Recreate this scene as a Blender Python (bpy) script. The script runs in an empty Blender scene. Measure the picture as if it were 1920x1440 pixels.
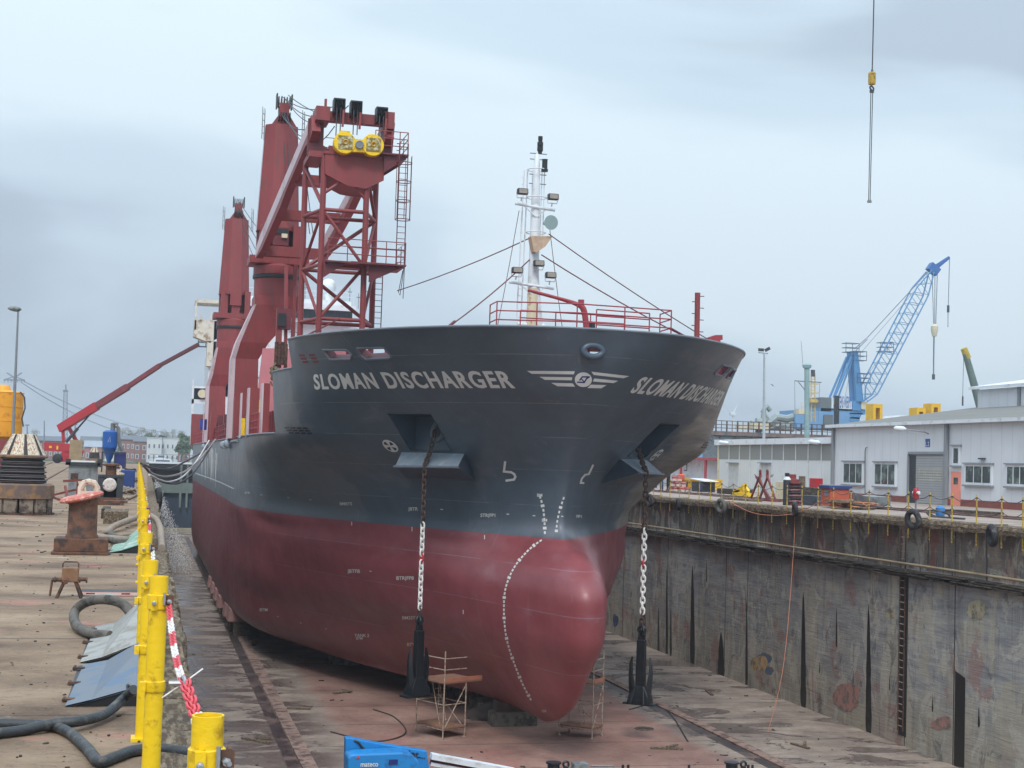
import bpy, bmesh, math, random
import numpy as np
from mathutils import Vector, Matrix, noise as mnoise
from mathutils.bvhtree import BVHTree
random.seed(7)
R = math.radians
sc = bpy.context.scene
COL = sc.collection
# ---------------------------------------------------------------- camera
EYE = Vector((0, 0, 1.75)); FPX = 2750.0
YAW, PITCH, ROLL = R(13.882), R(3.111), R(1.8)
_f = Vector((math.sin(YAW)*math.cos(PITCH), math.cos(YAW)*math.cos(PITCH), math.sin(PITCH)))
_r = Vector((math.cos(YAW), -math.sin(YAW), 0)); _u = _r.cross(_f)
CR = math.cos(ROLL)*_r + math.sin(ROLL)*_u
CU = -math.sin(ROLL)*_r + math.cos(ROLL)*_u
cam = bpy.data.objects.new('camera', bpy.data.cameras.new('camera')); COL.objects.link(cam)
M4 = Matrix((CR, CU, -_f)).transposed().to_4x4(); M4.translation = EYE
cam.matrix_world = M4
cam.data.sensor_width = 36; cam.data.lens = 36*FPX/1920
cam.data.clip_start = 0.1; cam.data.clip_end = 9000
sc.camera = cam
def ray(x, y): return _f + CR*((x-960)/FPX) + CU*((720-y)/FPX)
def W(x, y, X=None, Y=None, Z=None):
    """the point where the line of sight through a photo pixel meets a plane of the place"""
    d = ray(x, y)
    t = (X/d.x) if X is not None else (Y/d.y) if Y is not None else (Z-EYE.z)/d.z
    return EYE + d*t
# ---------------------------------------------------------------- light
SUN_EL, SUN_AZ = 48, 196          # azimuth measured clockwise from +Y
w = bpy.data.worlds.new('World'); sc.world = w; w.use_nodes = True
nt = w.node_tree; nt.nodes.clear(); N = nt.nodes.new; L = nt.links.new
sky = N('ShaderNodeTexSky'); sky.sky_type = 'NISHITA'; sky.sun_disc = False
sky.sun_elevation = R(SUN_EL); sky.sun_rotation = R(SUN_AZ); sky.air_density = 1.3; sky.dust_density = 3.0
tc = N('ShaderNodeTexCoord'); mp = N('ShaderNodeMapping'); mp.inputs['Scale'].default_value = (1, 1, 2.6); mp.inputs['Location'].default_value = (-.35, .62, .35)
L(tc.outputs['Generated'], mp.inputs[0])
n1 = N('ShaderNodeTexNoise'); n1.inputs['Scale'].default_value = 2.1; n1.inputs['Detail'].default_value = 5; n1.inputs['Roughness'].default_value = .45; n1.inputs['Distortion'].default_value = .35
L(mp.outputs[0], n1.inputs['Vector'])
cr = N('ShaderNodeValToRGB'); cr.color_ramp.interpolation = 'EASE'
SKYK = 10.0
e = cr.color_ramp.elements
e[0].position = .41; e[0].color = (.37, .445, .54, 1)
e[1].position = .62; e[1].color = (.60, .70, .78, 1)
m_ = e.new(.5); m_.color = (.48, .585, .69, 1)
L(n1.outputs[0], cr.inputs[0])
sep = N('ShaderNodeSeparateXYZ'); L(tc.outputs['Generated'], sep.inputs[0])
gr = N('ShaderNodeValToRGB'); L(sep.outputs['Z'], gr.inputs[0])
g = gr.color_ramp.elements
g[0].position = 0; g[0].color = (.90, .92, .93, 1); g[1].position = 1; g[1].color = (3.0, 2.95, 2.9, 1)
g3 = g.new(.33); g3.color = (1.22, 1.24, 1.2, 1)
g2 = g.new(.12); g2.color = (1.02, 1.02, 1.02, 1)
mu = N('ShaderNodeMixRGB'); mu.blend_type = 'MULTIPLY'; mu.inputs[0].default_value = 1
L(cr.outputs[0], mu.inputs[1]); L(gr.outputs[0], mu.inputs[2])
sc_ = N('ShaderNodeVectorMath'); sc_.operation = 'SCALE'; sc_.inputs['Scale'].default_value = SKYK
L(mu.outputs[0], sc_.inputs[0])
mx = N('ShaderNodeMixRGB'); mx.inputs[0].default_value = .90
L(sky.outputs[0], mx.inputs[1]); L(sc_.outputs[0], mx.inputs[2])
bg = N('ShaderNodeBackground'); bg.inputs[1].default_value = .1; L(mx.outputs[0], bg.inputs[0])
wo = N('ShaderNodeOutputWorld'); L(bg.outputs[0], wo.inputs[0])
sl = bpy.data.lights.new('sun', 'SUN'); sl.energy = 1.5; sl.angle = R(14); sl.color = (1, .97, .92)
so = bpy.data.objects.new('sun', sl); COL.objects.link(so)
sd = Vector((math.sin(R(SUN_AZ))*math.cos(R(SUN_EL)), math.cos(R(SUN_AZ))*math.cos(R(SUN_EL)), math.sin(R(SUN_EL))))
so.rotation_euler = sd.to_track_quat('Z', 'Y').to_euler(); so.location = (-60, -60, 90)
sc.view_settings.view_transform = 'Standard'; sc.view_settings.look = 'None'
sc.view_settings.exposure = .30; sc.view_settings.gamma = 1; sc.view_settings.use_curve_mapping = False
sc.cycles.max_bounces = 6; sc.cycles.volume_bounces = 0

# ---------------------------------------------------------------- materials
def srgb(r, g, b):
    def c(v):
        v /= 255.; return v/12.92 if v <= .04045 else ((v+.055)/1.055)**2.4
    return (c(r), c(g), c(b))
MATS = {}
def mat(name, col, rough=.6, metal=0, var=.18, scale=1.5, dirt=None, damt=.5, dscale=3, bump=0, bscale=20, stretch=(1, 1, 1), spec=.5, coord='Object', alpha=1):
    """one paint or stuff: base colour, blotchy variation, a second colour in patches, bump"""
    if name in MATS: return MATS[name]
    m = bpy.data.materials.new(name); m.use_nodes = True; t = m.node_tree
    b = t.nodes['Principled BSDF']; N = t.nodes.new; L = t.links.new
    b.inputs['Roughness'].default_value = rough; b.inputs['Metallic'].default_value = metal
    b.inputs['Specular IOR Level'].default_value = spec
    tc = N('ShaderNodeTexCoord'); mp = N('ShaderNodeMapping'); mp.inputs['Scale'].default_value = stretch
    if coord == 'World':
        ge = N('ShaderNodeNewGeometry'); L(ge.outputs['Position'], mp.inputs[0])
    else: L(tc.outputs['Object'], mp.inputs[0])
    def noise(s, d=5, r=.6):
        n = N('ShaderNodeTexNoise'); n.inputs['Scale'].default_value = s; n.inputs['Detail'].default_value = d; n.inputs['Roughness'].default_value = r
        L(mp.outputs[0], n.inputs['Vector']); return n
    c4 = (*col, 1)
    n = noise(scale)
    rp = N('ShaderNodeValToRGB'); e = rp.color_ramp.elements
    e[0].position = .3; e[0].color = tuple(c*(1-var) for c in col)+(1,)
    e[1].position = .7; e[1].color = tuple(min(1, c*(1+var)) for c in col)+(1,)
    L(n.outputs[0], rp.inputs[0]); out = rp.outputs[0]
    if dirt:
        n2 = noise(dscale, 8, .65)
        r2 = N('ShaderNodeValToRGB'); e = r2.color_ramp.elements
        e[0].position = .62-damt*.3; e[0].color = (0, 0, 0, 1); e[1].position = .72-damt*.25; e[1].color = (1, 1, 1, 1)
        L(n2.outputs[0], r2.inputs[0])
        mx = N('ShaderNodeMixRGB'); L(r2.outputs[0], mx.inputs[0]); L(out, mx.inputs[1]); mx.inputs[2].default_value = (*dirt, 1)
        out = mx.outputs[0]
    L(out, b.inputs['Base Color'])
    if bump:
        n3 = noise(bscale, 6, .6)
        bp = N('ShaderNodeBump'); bp.inputs['Strength'].default_value = bump; bp.inputs['Distance'].default_value = .05
        L(n3.outputs[0], bp.inputs['Height']); L(bp.outputs[0], b.inputs['Normal'])
    m['out'] = 1
    MATS[name] = m
    return m
# ---------------------------------------------------------------- mesh builder
class MB:
    def __init__(s): s.v = []; s.f = []
    def add(s, vs, fs):
        o = len(s.v); s.v += [tuple(v) for v in vs]; s.f += [tuple(i+o for i in f) for f in fs]; return s
    def box(s, c, size, rz=0, rot=None):
        hx, hy, hz = size[0]/2, size[1]/2, size[2]/2
        Mx = rot if rot is not None else Matrix.Rotation(rz, 3, 'Z')
        c = Vector(c)
        vs = [c+Mx@Vector((x, y, z)) for x in (-hx, hx) for y in (-hy, hy) for z in (-hz, hz)]
        return s.add(vs, [(0, 1, 3, 2), (4, 6, 7, 5), (0, 4, 5, 1), (2, 3, 7, 6), (0, 2, 6, 4), (1, 5, 7, 3)])
    def bx(s, a, b):
        """box between two corners"""
        return s.box([(a[i]+b[i])/2 for i in range(3)], [abs(a[i]-b[i]) for i in range(3)])
    def beam(s, a, b, w, h=None, up=(0, 0, 1)):
        h = h or w; a = Vector(a); b = Vector(b); d = (b-a)
        if d.length < 1e-6: return s
        d.normalize(); up = Vector(up)
        if abs(d.dot(up)) > .98: up = Vector((0, 1, 0)) if abs(d.y) < .9 else Vector((1, 0, 0))
        x = d.cross(up).normalized()*w/2; y = x.normalized().cross(d)*h/2
        vs = [p+i*x+j*y for p in (a, b) for i, j in ((-1, -1), (1, -1), (1, 1), (-1, 1))]
        return s.add(vs, [(3, 2, 1, 0), (4, 5, 6, 7), (0, 1, 5, 4), (1, 2, 6, 5), (2, 3, 7, 6), (3, 0, 4, 7)])
    def tube(s, a, b, r, r2=None, n=10, cap=True):
        return s.path([a, b], [r, r if r2 is None else r2], n, cap)
    def path(s, pts, r, n=8, cap=True, closed=False):
        pts = [Vector(p) for p in pts]; k = len(pts)
        rs = r if isinstance(r, (list, tuple)) else [r]*k
        o = []; prev = None
        for i, p in enumerate(pts):
            if closed: d = pts[(i+1) % k]-pts[i-1]
            else: d = pts[min(i+1, k-1)]-pts[max(i-1, 0)]
            d.normalize()
            if prev is None:
                u = Vector((0, 0, 1)) if abs(d.z) < .9 else Vector((1, 0, 0)); x = d.cross(u).normalized()
            else:
                x = prev-d*prev.dot(d)
                x = x.normalized() if x.length > 1e-6 else d.orthogonal().normalized()
            prev = x; y = d.cross(x)
            for j in range(n):
                an = 2*math.pi*j/n; o.append(p+(x*math.cos(an)+y*math.sin(an))*rs[i])
        fs = []
        for i in range(k if closed else k-1):
            i2 = (i+1) % k
            for j in range(n):
                j2 = (j+1) % n; fs.append((i*n+j, i*n+j2, i2*n+j2, i2*n+j))
        if cap and not closed: fs += [tuple(range(n))[::-1], tuple(range((k-1)*n, k*n))]
        return s.add(o, fs)
    def lathe(s, prof, o=(0, 0, 0), n=24, axis=(0, 0, 1), phase=0):
        """prof: list of (r, h) along the axis"""
        ax = Vector(axis).normalized(); x = ax.orthogonal().normalized()
        if abs(ax.z) > .99: x = Vector((1, 0, 0))
        y = ax.cross(x); o = Vector(o); vs = []
        for r_, h_ in prof:
            for j in range(n):
                a = 2*math.pi*j/n+phase; vs.append(o+ax*h_+(x*math.cos(a)+y*math.sin(a))*max(r_, 1e-4))
        fs = []
        for i in range(len(prof)-1):
            for j in range(n):
                j2 = (j+1) % n; fs.append((i*n+j, i*n+j2, (i+1)*n+j2, (i+1)*n+j))
        fs += [tuple(range(n))[::-1], tuple(range((len(prof)-1)*n, len(prof)*n))]
        return s.add(vs, fs)
    def prism(s, poly, ext):
        """poly: 3D points in order, ext: extrusion vector"""
        poly = [Vector(p) for p in poly]; e = Vector(ext); n = len(poly)
        return s.add(poly+[p+e for p in poly], [tuple(range(n))[::-1], tuple(range(n, 2*n))]+[(i, (i+1) % n, n+(i+1) % n, n+i) for i in range(n)])
    def quad(s, a, b, c, d): return s.add([a, b, c, d], [(0, 1, 2, 3)])
    def sphere(s, c, r, n=12, m=8, sq=(1, 1, 1)):
        prof = []
        vs = []; c = Vector(c)
        for i in range(m+1):
            th = math.pi*i/m
            for j in range(n):
                a = 2*math.pi*j/n
                vs.append(c+Vector((r*math.sin(th)*math.cos(a)*sq[0], r*math.sin(th)*math.sin(a)*sq[1], r*math.cos(th)*sq[2])))
        fs = [(i*n+j, (i+1)*n+j, (i+1)*n+(j+1) % n, i*n+(j+1) % n) for i in range(m) for j in range(n)]
        return s.add(vs, fs)
    def torus(s, c, Rr, r, axis=(0, 0, 1), n=24, m=8, arc=1.0, sx=1, sy=1):
        ax = Vector(axis).normalized(); x = ax.orthogonal().normalized()
        if abs(ax.z) > .99: x = Vector((1, 0, 0))
        y = ax.cross(x); c = Vector(c)
        pts = [c+x*Rr*sx*math.cos(2*math.pi*arc*i/n)+y*Rr*sy*math.sin(2*math.pi*arc*i/n) for i in range(n if arc == 1 else n+1)]
        return s.path(pts, r, m, closed=(arc == 1))
    def build(s, name, m, parent=None, smooth=True, bevel=0):
        me = bpy.data.meshes.new(name)
        off = Vector(parent.location) if parent is not None else Vector((0, 0, 0))
        if parent is not None and parent.parent is not None: off = parent.matrix_basis.translation+parent.parent.location
        me.from_pydata([tuple(Vector(v)-off) for v in s.v], [], s.f)
        me.materials.append(m)
        ob = bpy.data.objects.new(name, me); COL.objects.link(ob)
        if parent is not None: ob.parent = parent
        finish(me, smooth)
        if bevel:
            md = ob.modifiers.new('bevel', 'BEVEL'); md.width = bevel; md.segments = 2; md.limit_method = 'ANGLE'
        return ob
def finish(me, smooth=True, ang=38):
    bm = bmesh.new(); bm.from_mesh(me)
    bmesh.ops.recalc_face_normals(bm, faces=bm.faces[:])
    if smooth:
        a = R(ang)
        for f in bm.faces: f.smooth = True
        for e in bm.edges:
            if len(e.link_faces) != 2 or e.calc_face_angle(0) > a: e.smooth = False
    bm.to_mesh(me); bm.free()
def tag(o, label=None, cat=None, group=None, kind=None):
    if label: o['label'] = label
    if cat: o['category'] = cat
    if group: o['group'] = group
    if kind: o['kind'] = kind
    return o
def thing(name, label, cat, loc=(0, 0, 0), group=None, rz=0):
    o = bpy.data.objects.new(name, None); COL.objects.link(o); o.location = loc; o.rotation_euler.z = rz
    o.empty_display_size = .2
    return tag(o, label, cat, group)
CH = {}
def copy_tree(o, parent=None, loc=None, rz=None, label=None, name=None):
    c = o.copy(); COL.objects.link(c)
    if parent is not None: c.parent = parent
    if loc is not None: c.location = loc
    if rz is not None: c.rotation_euler.z = rz
    if label: c['label'] = label
    for ch in [q for q in bpy.data.objects if q.parent is o]: copy_tree(ch, c)
    return c
def struct(name, mb, m, smooth=False): return tag(mb.build(name, m, smooth=smooth), kind='structure')
def text_mb(s, size=1, bold=.0, ext=0.0, sp=1.0):
    """outline of a word as triangles in the XY plane, origin at its left baseline"""
    cu = bpy.data.curves.new('t', 'FONT'); cu.body = s; cu.size = size; cu.offset = bold; cu.extrude = ext; cu.resolution_u = 4; cu.space_character = sp
    ob = bpy.data.objects.new('t', cu); COL.objects.link(ob)
    dg = bpy.context.evaluated_depsgraph_get(); me = bpy.data.meshes.new_from_object(ob.evaluated_get(dg))
    vs = [v.co.copy() for v in me.vertices]; fs = [tuple(p.vertices) for p in me.polygons]
    bpy.data.objects.remove(ob); bpy.data.curves.remove(cu); bpy.data.meshes.remove(me)
    return vs, fs
def text_on(name, s, o, xdir, zdir, height, m, parent, bold=.02, width=None):
    """writing laid on a flat face: o = left end of the baseline"""
    vs, fs = text_mb(s, 1, bold)
    x0 = min(v.x for v in vs); x1 = max(v.x for v in vs); y1 = max(v.y for v in vs)
    k = height/y1; kx = (width/(x1-x0)) if width else k
    o = Vector(o); xd = Vector(xdir).normalized(); zd = Vector(zdir).normalized(); nn = xd.cross(zd)*.004
    mb = MB(); mb.add([o+xd*(v.x-x0)*kx+zd*v.y*k+nn for v in vs], fs)
    return mb.build(name, m, parent, smooth=False)
def sag(a, b, drop, n=12):
    a = Vector(a); b = Vector(b)
    return [a.lerp(b, i/n)-Vector((0, 0, 4*drop*(i/n)*(1-i/n))) for i in range(n+1)]
def spline(pts, n=8):
    """Catmull-Rom through points"""
    P = [Vector(p) for p in pts]; P = [P[0]*2-P[1]]+P+[P[-1]*2-P[-2]]; o = []
    for i in range(1, len(P)-2):
        for k in range(n):
            t = k/n
            o.append(.5*((2*P[i])+(P[i+1]-P[i-1])*t+(2*P[i-1]-5*P[i]+4*P[i+1]-P[i+2])*t*t+(3*P[i]-P[i-1]-3*P[i+1]+P[i+2])*t**3))
    return o+[P[-2]]
# ================================================================ SHIP
CX = 15.68; B = 10.65; ZD = 2.75; ZF = 5.5; YF = 62.6; YF2 = 66.2; KEEL = -8.3
DN = [0, .3, 1, 2, 4, 7, 11, 16, 22, 30, 45]
TB = [  # z, stem Y, half breadths at DN metres aft of the stem
 (6.7, 50.8, [0, 2.3, 3.9, 5.1, 6.9, 8.7, 9.95, 10.45, 10.65, 10.65, 10.65]),
 (4.9, 51.7, [0, 1.1, 2.3, 3.5, 5.4, 7.7, 9.75, 10.45, 10.65, 10.65, 10.65]),
 (2.8, 53.4, [0, .6, 1.3, 2.2, 3.9, 6.4, 9.7, 10.5, 10.65, 10.65, 10.65]),
 (0.9, 54.5, [0, .35, .8, 1.4, 2.8, 4.8, 7.3, 9.4, 10.2, 10.65, 10.65]),
 (-.5, 54.8, [0, .3, .75, 1.35, 2.6, 4.2, 6.2, 8.1, 9.9, 10.65, 10.65]),
 (-1.15, 54.2, [0, .25, .65, 1.2, 2.35, 3.9, 5.8, 7.8, 9.7, 10.65, 10.65]),
 (-1.7, 52.3, [0, .36, .68, 1.0, 1.7, 3.0, 4.9, 7.0, 9.0, 10.5, 10.65]),
 (-2.3, 51.2, [0, .52, .86, 1.15, 1.75, 2.75, 4.4, 6.6, 8.7, 10.3, 10.65]),
 (-3.2, 50.6, [0, .58, .92, 1.2, 1.8, 2.75, 4.1, 6.2, 8.3, 10.1, 10.65]),
 (-4.5, 50.7, [0, .57, .9, 1.18, 1.75, 2.6, 3.8, 5.7, 7.9, 10.0, 10.65]),
 (-6.0, 51.9, [0, .45, .72, 1.0, 1.5, 2.2, 3.25, 5.0, 7.5, 9.8, 10.65]),
 (-7.3, 53.2, [0, .35, .6, .8, 1.05, 1.4, 2.5, 4.8, 7.3, 9.8, 10.5]),
 (-8.05, 54.8, [0, .18, .3, .42, .65, 1.2, 2.6, 4.6, 6.9, 9.2, 10.3]),
 (-8.3, 56.0, [0, .08, .16, .22, .45, 1.2, 2.9, 4.9, 6.8, 8.6, 9.9]),
][::-1]
def pchip(xs, ys, x):
    xs = np.array(xs, float); ys = np.array(ys, float); h = np.diff(xs); dl = np.diff(ys)/h
    d = np.zeros(len(xs))
    for i in range(1, len(xs)-1):
        if dl[i-1]*dl[i] > 0:
            w1 = 2*h[i]+h[i-1]; w2 = h[i]+2*h[i-1]; d[i] = (w1+w2)/(w1/dl[i-1]+w2/dl[i])
    d[0] = dl[0]; d[-1] = dl[-1]
    x = min(max(x, xs[0]), xs[-1]); i = min(int(np.searchsorted(xs, x, 'right'))-1, len(h)-1); i = max(i, 0)
    t = (x-xs[i])/h[i]
    return float((1+2*t)*(1-t)**2*ys[i]+t*(1-t)**2*h[i]*d[i]+t*t*(3-2*t)*ys[i+1]+t*t*(t-1)*h[i]*d[i+1])
_ZS = [r[0] for r in TB]; _Y0 = [r[1] for r in TB]; _SQ = [math.sqrt(d) for d in DN]
_cache = {}
def lev(z):
    k = round(z, 4)
    if k not in _cache: _cache[k] = (pchip(_ZS, _Y0, z), [pchip(_ZS, [r[2][j] for r in TB], z) for j in range(len(DN))])
    return _cache[k]
def hb(Y, z):
    y0, hs = lev(max(KEEL, min(6.7, z)))
    d = Y-y0
    if d <= 0: return 0.
    v = pchip(_SQ, hs, math.sqrt(min(d, 45)))
    if Y > 162:
        q = (Y-162)/31; v *= 1-(.10 if z > 0 else .10+.09*min(8.3, -z))*q*q
    return v
def sheer(Y, z): return z+.0*max(0, min(1, (Y-51)/16))*max(0, min(1, (z-5.75)/.95)) if z > 9 else z
YEND = 193.
def hull_mesh():
    zs = [KEEL, -8.25, -8.15]+[round(-8+.2*i, 3) for i in range(53)]+[2.6, ZD]+[round(2.9+.2*i, 3) for i in range(13)]+[5.4, ZF]+[5.7, 5.9, 6.1, 6.3, 6.45, 6.55, 6.7]
    qs = list(np.linspace(0, math.sqrt(25), 84))
    cols = [('d', q*q) for q in qs]+[('e', t) for t in np.linspace(0, 1, 60)[1:]]
    verts = []; idx = {}
    for i, z in enumerate(zs):
        y0 = lev(z)[0]
        for j, (k, d) in enumerate(cols):
            Y = y0+d if k == 'd' else (y0+25)+(YEND-y0-25)*d
            h = hb(Y, z)
            for s in (-1, 1):
                if j == 0 and s == 1: idx[i, j, s] = idx[i, j, -1]; continue
                idx[i, j, s] = len(verts); verts.append((CX+s*h, Y, sheer(Y, z)))
    faces = []
    for i in range(len(zs)-1):
        for j in range(len(cols)-1):
            for s in (-1, 1):
                f = [idx[i, j, s], idx[i, j+1, s], idx[i+1, j+1, s], idx[i+1, j, s]]
                if s == 1: f = f[::-1]
                f = list(dict.fromkeys(f))
                if len(f) > 2: faces.append(tuple(f))
    for j in range(len(cols)-1):
        f = list(dict.fromkeys([idx[0, j, -1], idx[0, j, 1], idx[0, j+1, 1], idx[0, j+1, -1]]))
        if len(f) > 2: faces.append(tuple(f))
    n = len(cols)-1
    for i in range(len(zs)-1):
        if zs[i+1] <= ZD+.001: faces.append((idx[i, n, -1], idx[i, n, 1], idx[i+1, n, 1], idx[i+1, n, -1]))
    bm = bmesh.new(); vv = [bm.verts.new(v) for v in verts]
    for f in faces:
        try: bm.faces.new([vv[k] for k in f])
        except ValueError: pass
    def cutY(Y, zmin):
        fs = [f for f in bm.faces if f.calc_center_median().z > zmin and abs(f.calc_center_median().y-Y) < 6]
        ge = list({e for f in fs for e in f.edges})+fs+list({v for f in fs for v in f.verts})
        bmesh.ops.bisect_plane(bm, geom=ge, plane_co=(0, Y, 0), plane_no=(0, 1, 0))
        bmesh.ops.delete(bm, geom=[f for f in bm.faces if f.calc_center_median().z > zmin and f.calc_center_median().y > Y], context='FACES')
    cutY(YF2, ZD+.01); cutY(YF, ZF+.01)
    bm.normal_update()
    return bm
HB = hull_mesh()
BV = BVHTree.FromBMesh(HB)
def hit(px, py):
    r = BV.ray_cast(EYE, ray(px, py).normalized(), 400)
    if r[0] is None: return None, None
    n = r[1].copy()
    if n.dot(ray(px, py)) > 0: n.negate()
    return r[0], n
# ---- paints
RED = srgb(126, 46, 52); 
m_red = mat('red_paint', srgb(132, 53, 55), .5, var=.14, scale=.8, stretch=(1.6, 1.6, .4), dirt=srgb(118, 58, 56), damt=.4, dscale=2.2)
m_redd = mat('dark_red_paint', srgb(98, 36, 44), .5, var=.2, scale=1)
m_pinkw = mat('pale_side_tone', srgb(196, 176, 182), .45, var=.06, scale=.5, dirt=srgb(170, 148, 152), damt=.3, dscale=.8)  # pale pinkish tone on the outer side faces of cranes, jibs and stays
m_white = mat('white_paint', srgb(214, 219, 224), .5, var=.05, scale=.5, dirt=srgb(186, 186, 184), damt=.25, dscale=1.2)
m_cream = mat('cream_paint', srgb(206, 196, 168), .55, var=.08, scale=1.5, dirt=srgb(160, 128, 96), damt=.2, dscale=3)
m_black = mat('black_steel', srgb(28, 31, 36), .45, var=.3, scale=4)
m_dark = mat('dark_grey_steel', srgb(50, 54, 60), .55, var=.25, scale=4)
m_grey = mat('grey_steel', srgb(120, 126, 132), .5, var=.15, scale=3)
m_rust = mat('rusty_steel', srgb(92, 62, 48), .8, var=.3, scale=6, dirt=srgb(52, 38, 34), damt=.6, dscale=9)
m_yel = mat('yellow_paint', srgb(236, 196, 18), .42, var=.07, scale=3, dirt=srgb(176, 138, 20), damt=.22, dscale=9, bump=.15, bscale=40)
m_mark = mat('marking_white', srgb(214, 214, 210), .5, var=.05)
m_glass = mat('dark_glass', srgb(34, 48, 58), .12, var=.15)
m_wire = mat('wire_rope', srgb(66, 66, 72), .6, var=.2, scale=8)
m_navy = mat('navy_paint', srgb(30, 40, 108), .4, var=.05)
m_lamp = mat('lamp_glass', srgb(150, 142, 132), .25, var=.2, scale=6)
m_pink = mat('faded_pink_paint', srgb(190, 120, 127), .6, var=.1, scale=.8)
def hull_material():
    m = bpy.data.materials.new('hull_paint'); m.use_nodes = True; t = m.node_tree; N = t.nodes.new; L = t.links.new
    b = t.nodes['Principled BSDF']; b.inputs['Roughness'].default_value = .36; b.inputs['Specular IOR Level'].default_value = .5
    ge = N('ShaderNodeNewGeometry'); sp = N('ShaderNodeSeparateXYZ'); L(ge.outputs['Position'], sp.inputs[0])
    def noise(s, sc=(1, 1, 1), d=6, r=.6):
        mp = N('ShaderNodeMapping'); mp.inputs['Scale'].default_value = sc; L(ge.outputs['Position'], mp.inputs[0])
        n = N('ShaderNodeTexNoise'); n.inputs['Scale'].default_value = s; n.inputs['Detail'].default_value = d; n.inputs['Roughness'].default_value = r
        L(mp.outputs[0], n.inputs['Vector']); return n.outputs[0]
    def math_(op, a, b_=None, clamp=False):
        n = N('ShaderNodeMath'); n.operation = op; n.use_clamp = clamp
        for i, v in enumerate((a, b_)):
            if v is None: continue
            if isinstance(v, (int, float)): n.inputs[i].default_value = v
            else: L(v, n.inputs[i])
        return n.outputs[0]
    def ramp(fac, stops):
        r = N('ShaderNodeValToRGB'); e = r.color_ramp.elements
        e[0].position, e[0].color = stops[0][0], (*stops[0][1], 1); e[1].position, e[1].color = stops[-1][0], (*stops[-1][1], 1)
        for p, c in stops[1:-1]: q = e.new(p); q.color = (*c, 1)
        L(fac, r.inputs[0]); return r.outputs[0]
    def mix(f, a, b_, mode='MIX'):
        n = N('ShaderNodeMixRGB'); n.blend_type = mode
        for i, v in enumerate((f, a, b_)):
            if isinstance(v, (int, float)): n.inputs[i].default_value = v
            elif isinstance(v, tuple): n.inputs[i].default_value = (*v, 1)
            else: L(v, n.inputs[i])
        return n.outputs[0]
    def step(v, a, c): # 0 below a, 1 above c
        n = N('ShaderNodeMapRange'); n.interpolation_type = 'SMOOTHSTEP'; L(v, n.inputs[0]); n.inputs[1].default_value = a; n.inputs[2].default_value = c; return n.outputs[0]
    X, Y, Z = sp.outputs
    blu = ramp(noise(.5), [(.3, srgb(72, 82, 92)), (.7, srgb(84, 96, 107))])
    # weathered: aft part of the port side, and the flank of the far side of the bow
    nz = noise(.22, (1, 1, 1.4), 5); nz2 = noise(1.3, (.25, .25, .9), 6, .7)
    aft = math_('ADD', Y, math_('MULTIPLY', math_('SUBTRACT', nz, .5), 26))
    aft = math_('ADD', aft, math_('MULTIPLY', Z, -.9))
    faft = step(aft, 75.6, 76.5)
    wea = ramp(nz2, [(.3, srgb(92, 97, 105)), (.5, srgb(118, 121, 127)), (.75, srgb(146, 147, 150))])
    blu = mix(math_('MULTIPLY', faft, .85), blu, wea)
    # right flank: brown-grey sweeps
    fx = math_('ADD', math_('SUBTRACT', X, CX), math_('MULTIPLY', Z, .0))
    nz3 = noise(.8, (.35, .35, 1.6), 6, .7)
    rt = math_('ADD', math_('ADD', fx, math_('MULTIPLY', Z, -.42)), math_('MULTIPLY', math_('SUBTRACT', nz3, .5), 3.6))
    fr = step(rt, 4.9, 6.1)
    wr = ramp(noise(1.0, (.2, .2, 2.2), 6, .7), [(.3, srgb(104, 99, 96)), (.5, srgb(150, 141, 133)), (.7, srgb(182, 172, 162))])
    blu = mix(math_('MULTIPLY', fr, .75), blu, wr)
    # forecastle break dusty patch
    pt = math_('ADD', math_('ADD', Y, math_('MULTIPLY', Z, .55)), math_('MULTIPLY', math_('SUBTRACT', noise(.45), .5), 9))
    fp = math_('MULTIPLY', step(pt, 65.2, 66.2), math_('SUBTRACT', 1, fr))
    blu = mix(math_('MULTIPLY', fp, .55), blu, srgb(112, 114, 116))
    red = ramp(noise(.7, (1, 1, 1.5)), [(.3, srgb(126, 60, 65)), (.7, srgb(143, 74, 79))])
    rs = noise(2.5, (1, 1, .12), 5, .7)
    red = mix(math_('MULTIPLY', math_('MULTIPLY', step(rs, .5, .68), step(Y, 74, 82)), .5), red, srgb(96, 66, 76))
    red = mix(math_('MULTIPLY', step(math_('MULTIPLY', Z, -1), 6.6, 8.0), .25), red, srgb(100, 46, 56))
    # the paint boundary, with a thin pale overspray over the bulb
    zb = math_('ADD', Z, 1.08)
    top = step(zb, -.012, .012)
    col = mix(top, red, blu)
    sp_ = math_('MULTIPLY', step(math_('ADD', Z, math_('MULTIPLY', noise(.9), .8)), -.8, -.4), math_('SUBTRACT', 1, step(Z, -.85, .0)))
    # only near the stem: overspray dust
    near = math_('SUBTRACT', 1, step(Y, 54.2, 57.5))
    col = mix(math_('MULTIPLY', math_('MULTIPLY', sp_, near), .28), col, srgb(168, 164, 172))
    dz = noise(.35, (1, 1, 2), 5)
    col = mix(math_('MULTIPLY', step(dz, .56, .75), .16), col, srgb(170, 150, 160))
    run = noise(3.2, (1, 1, .05), 5, .7); col = mix(math_('MULTIPLY', step(run, .60, .72), .16), col, srgb(150, 130, 118))
    scr = noise(1.6, (.3, .3, 5), 7, .75); col = mix(math_('MULTIPLY', step(scr, .64, .70), .22), col, srgb(156, 156, 158))
    spk = noise(14, (1, 1, 1), 8, .8); col = mix(math_('MULTIPLY', step(spk, .60, .72), .18), col, srgb(60, 48, 48))
    # weld seams: thin lines at plate edges
    lines = None
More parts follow.
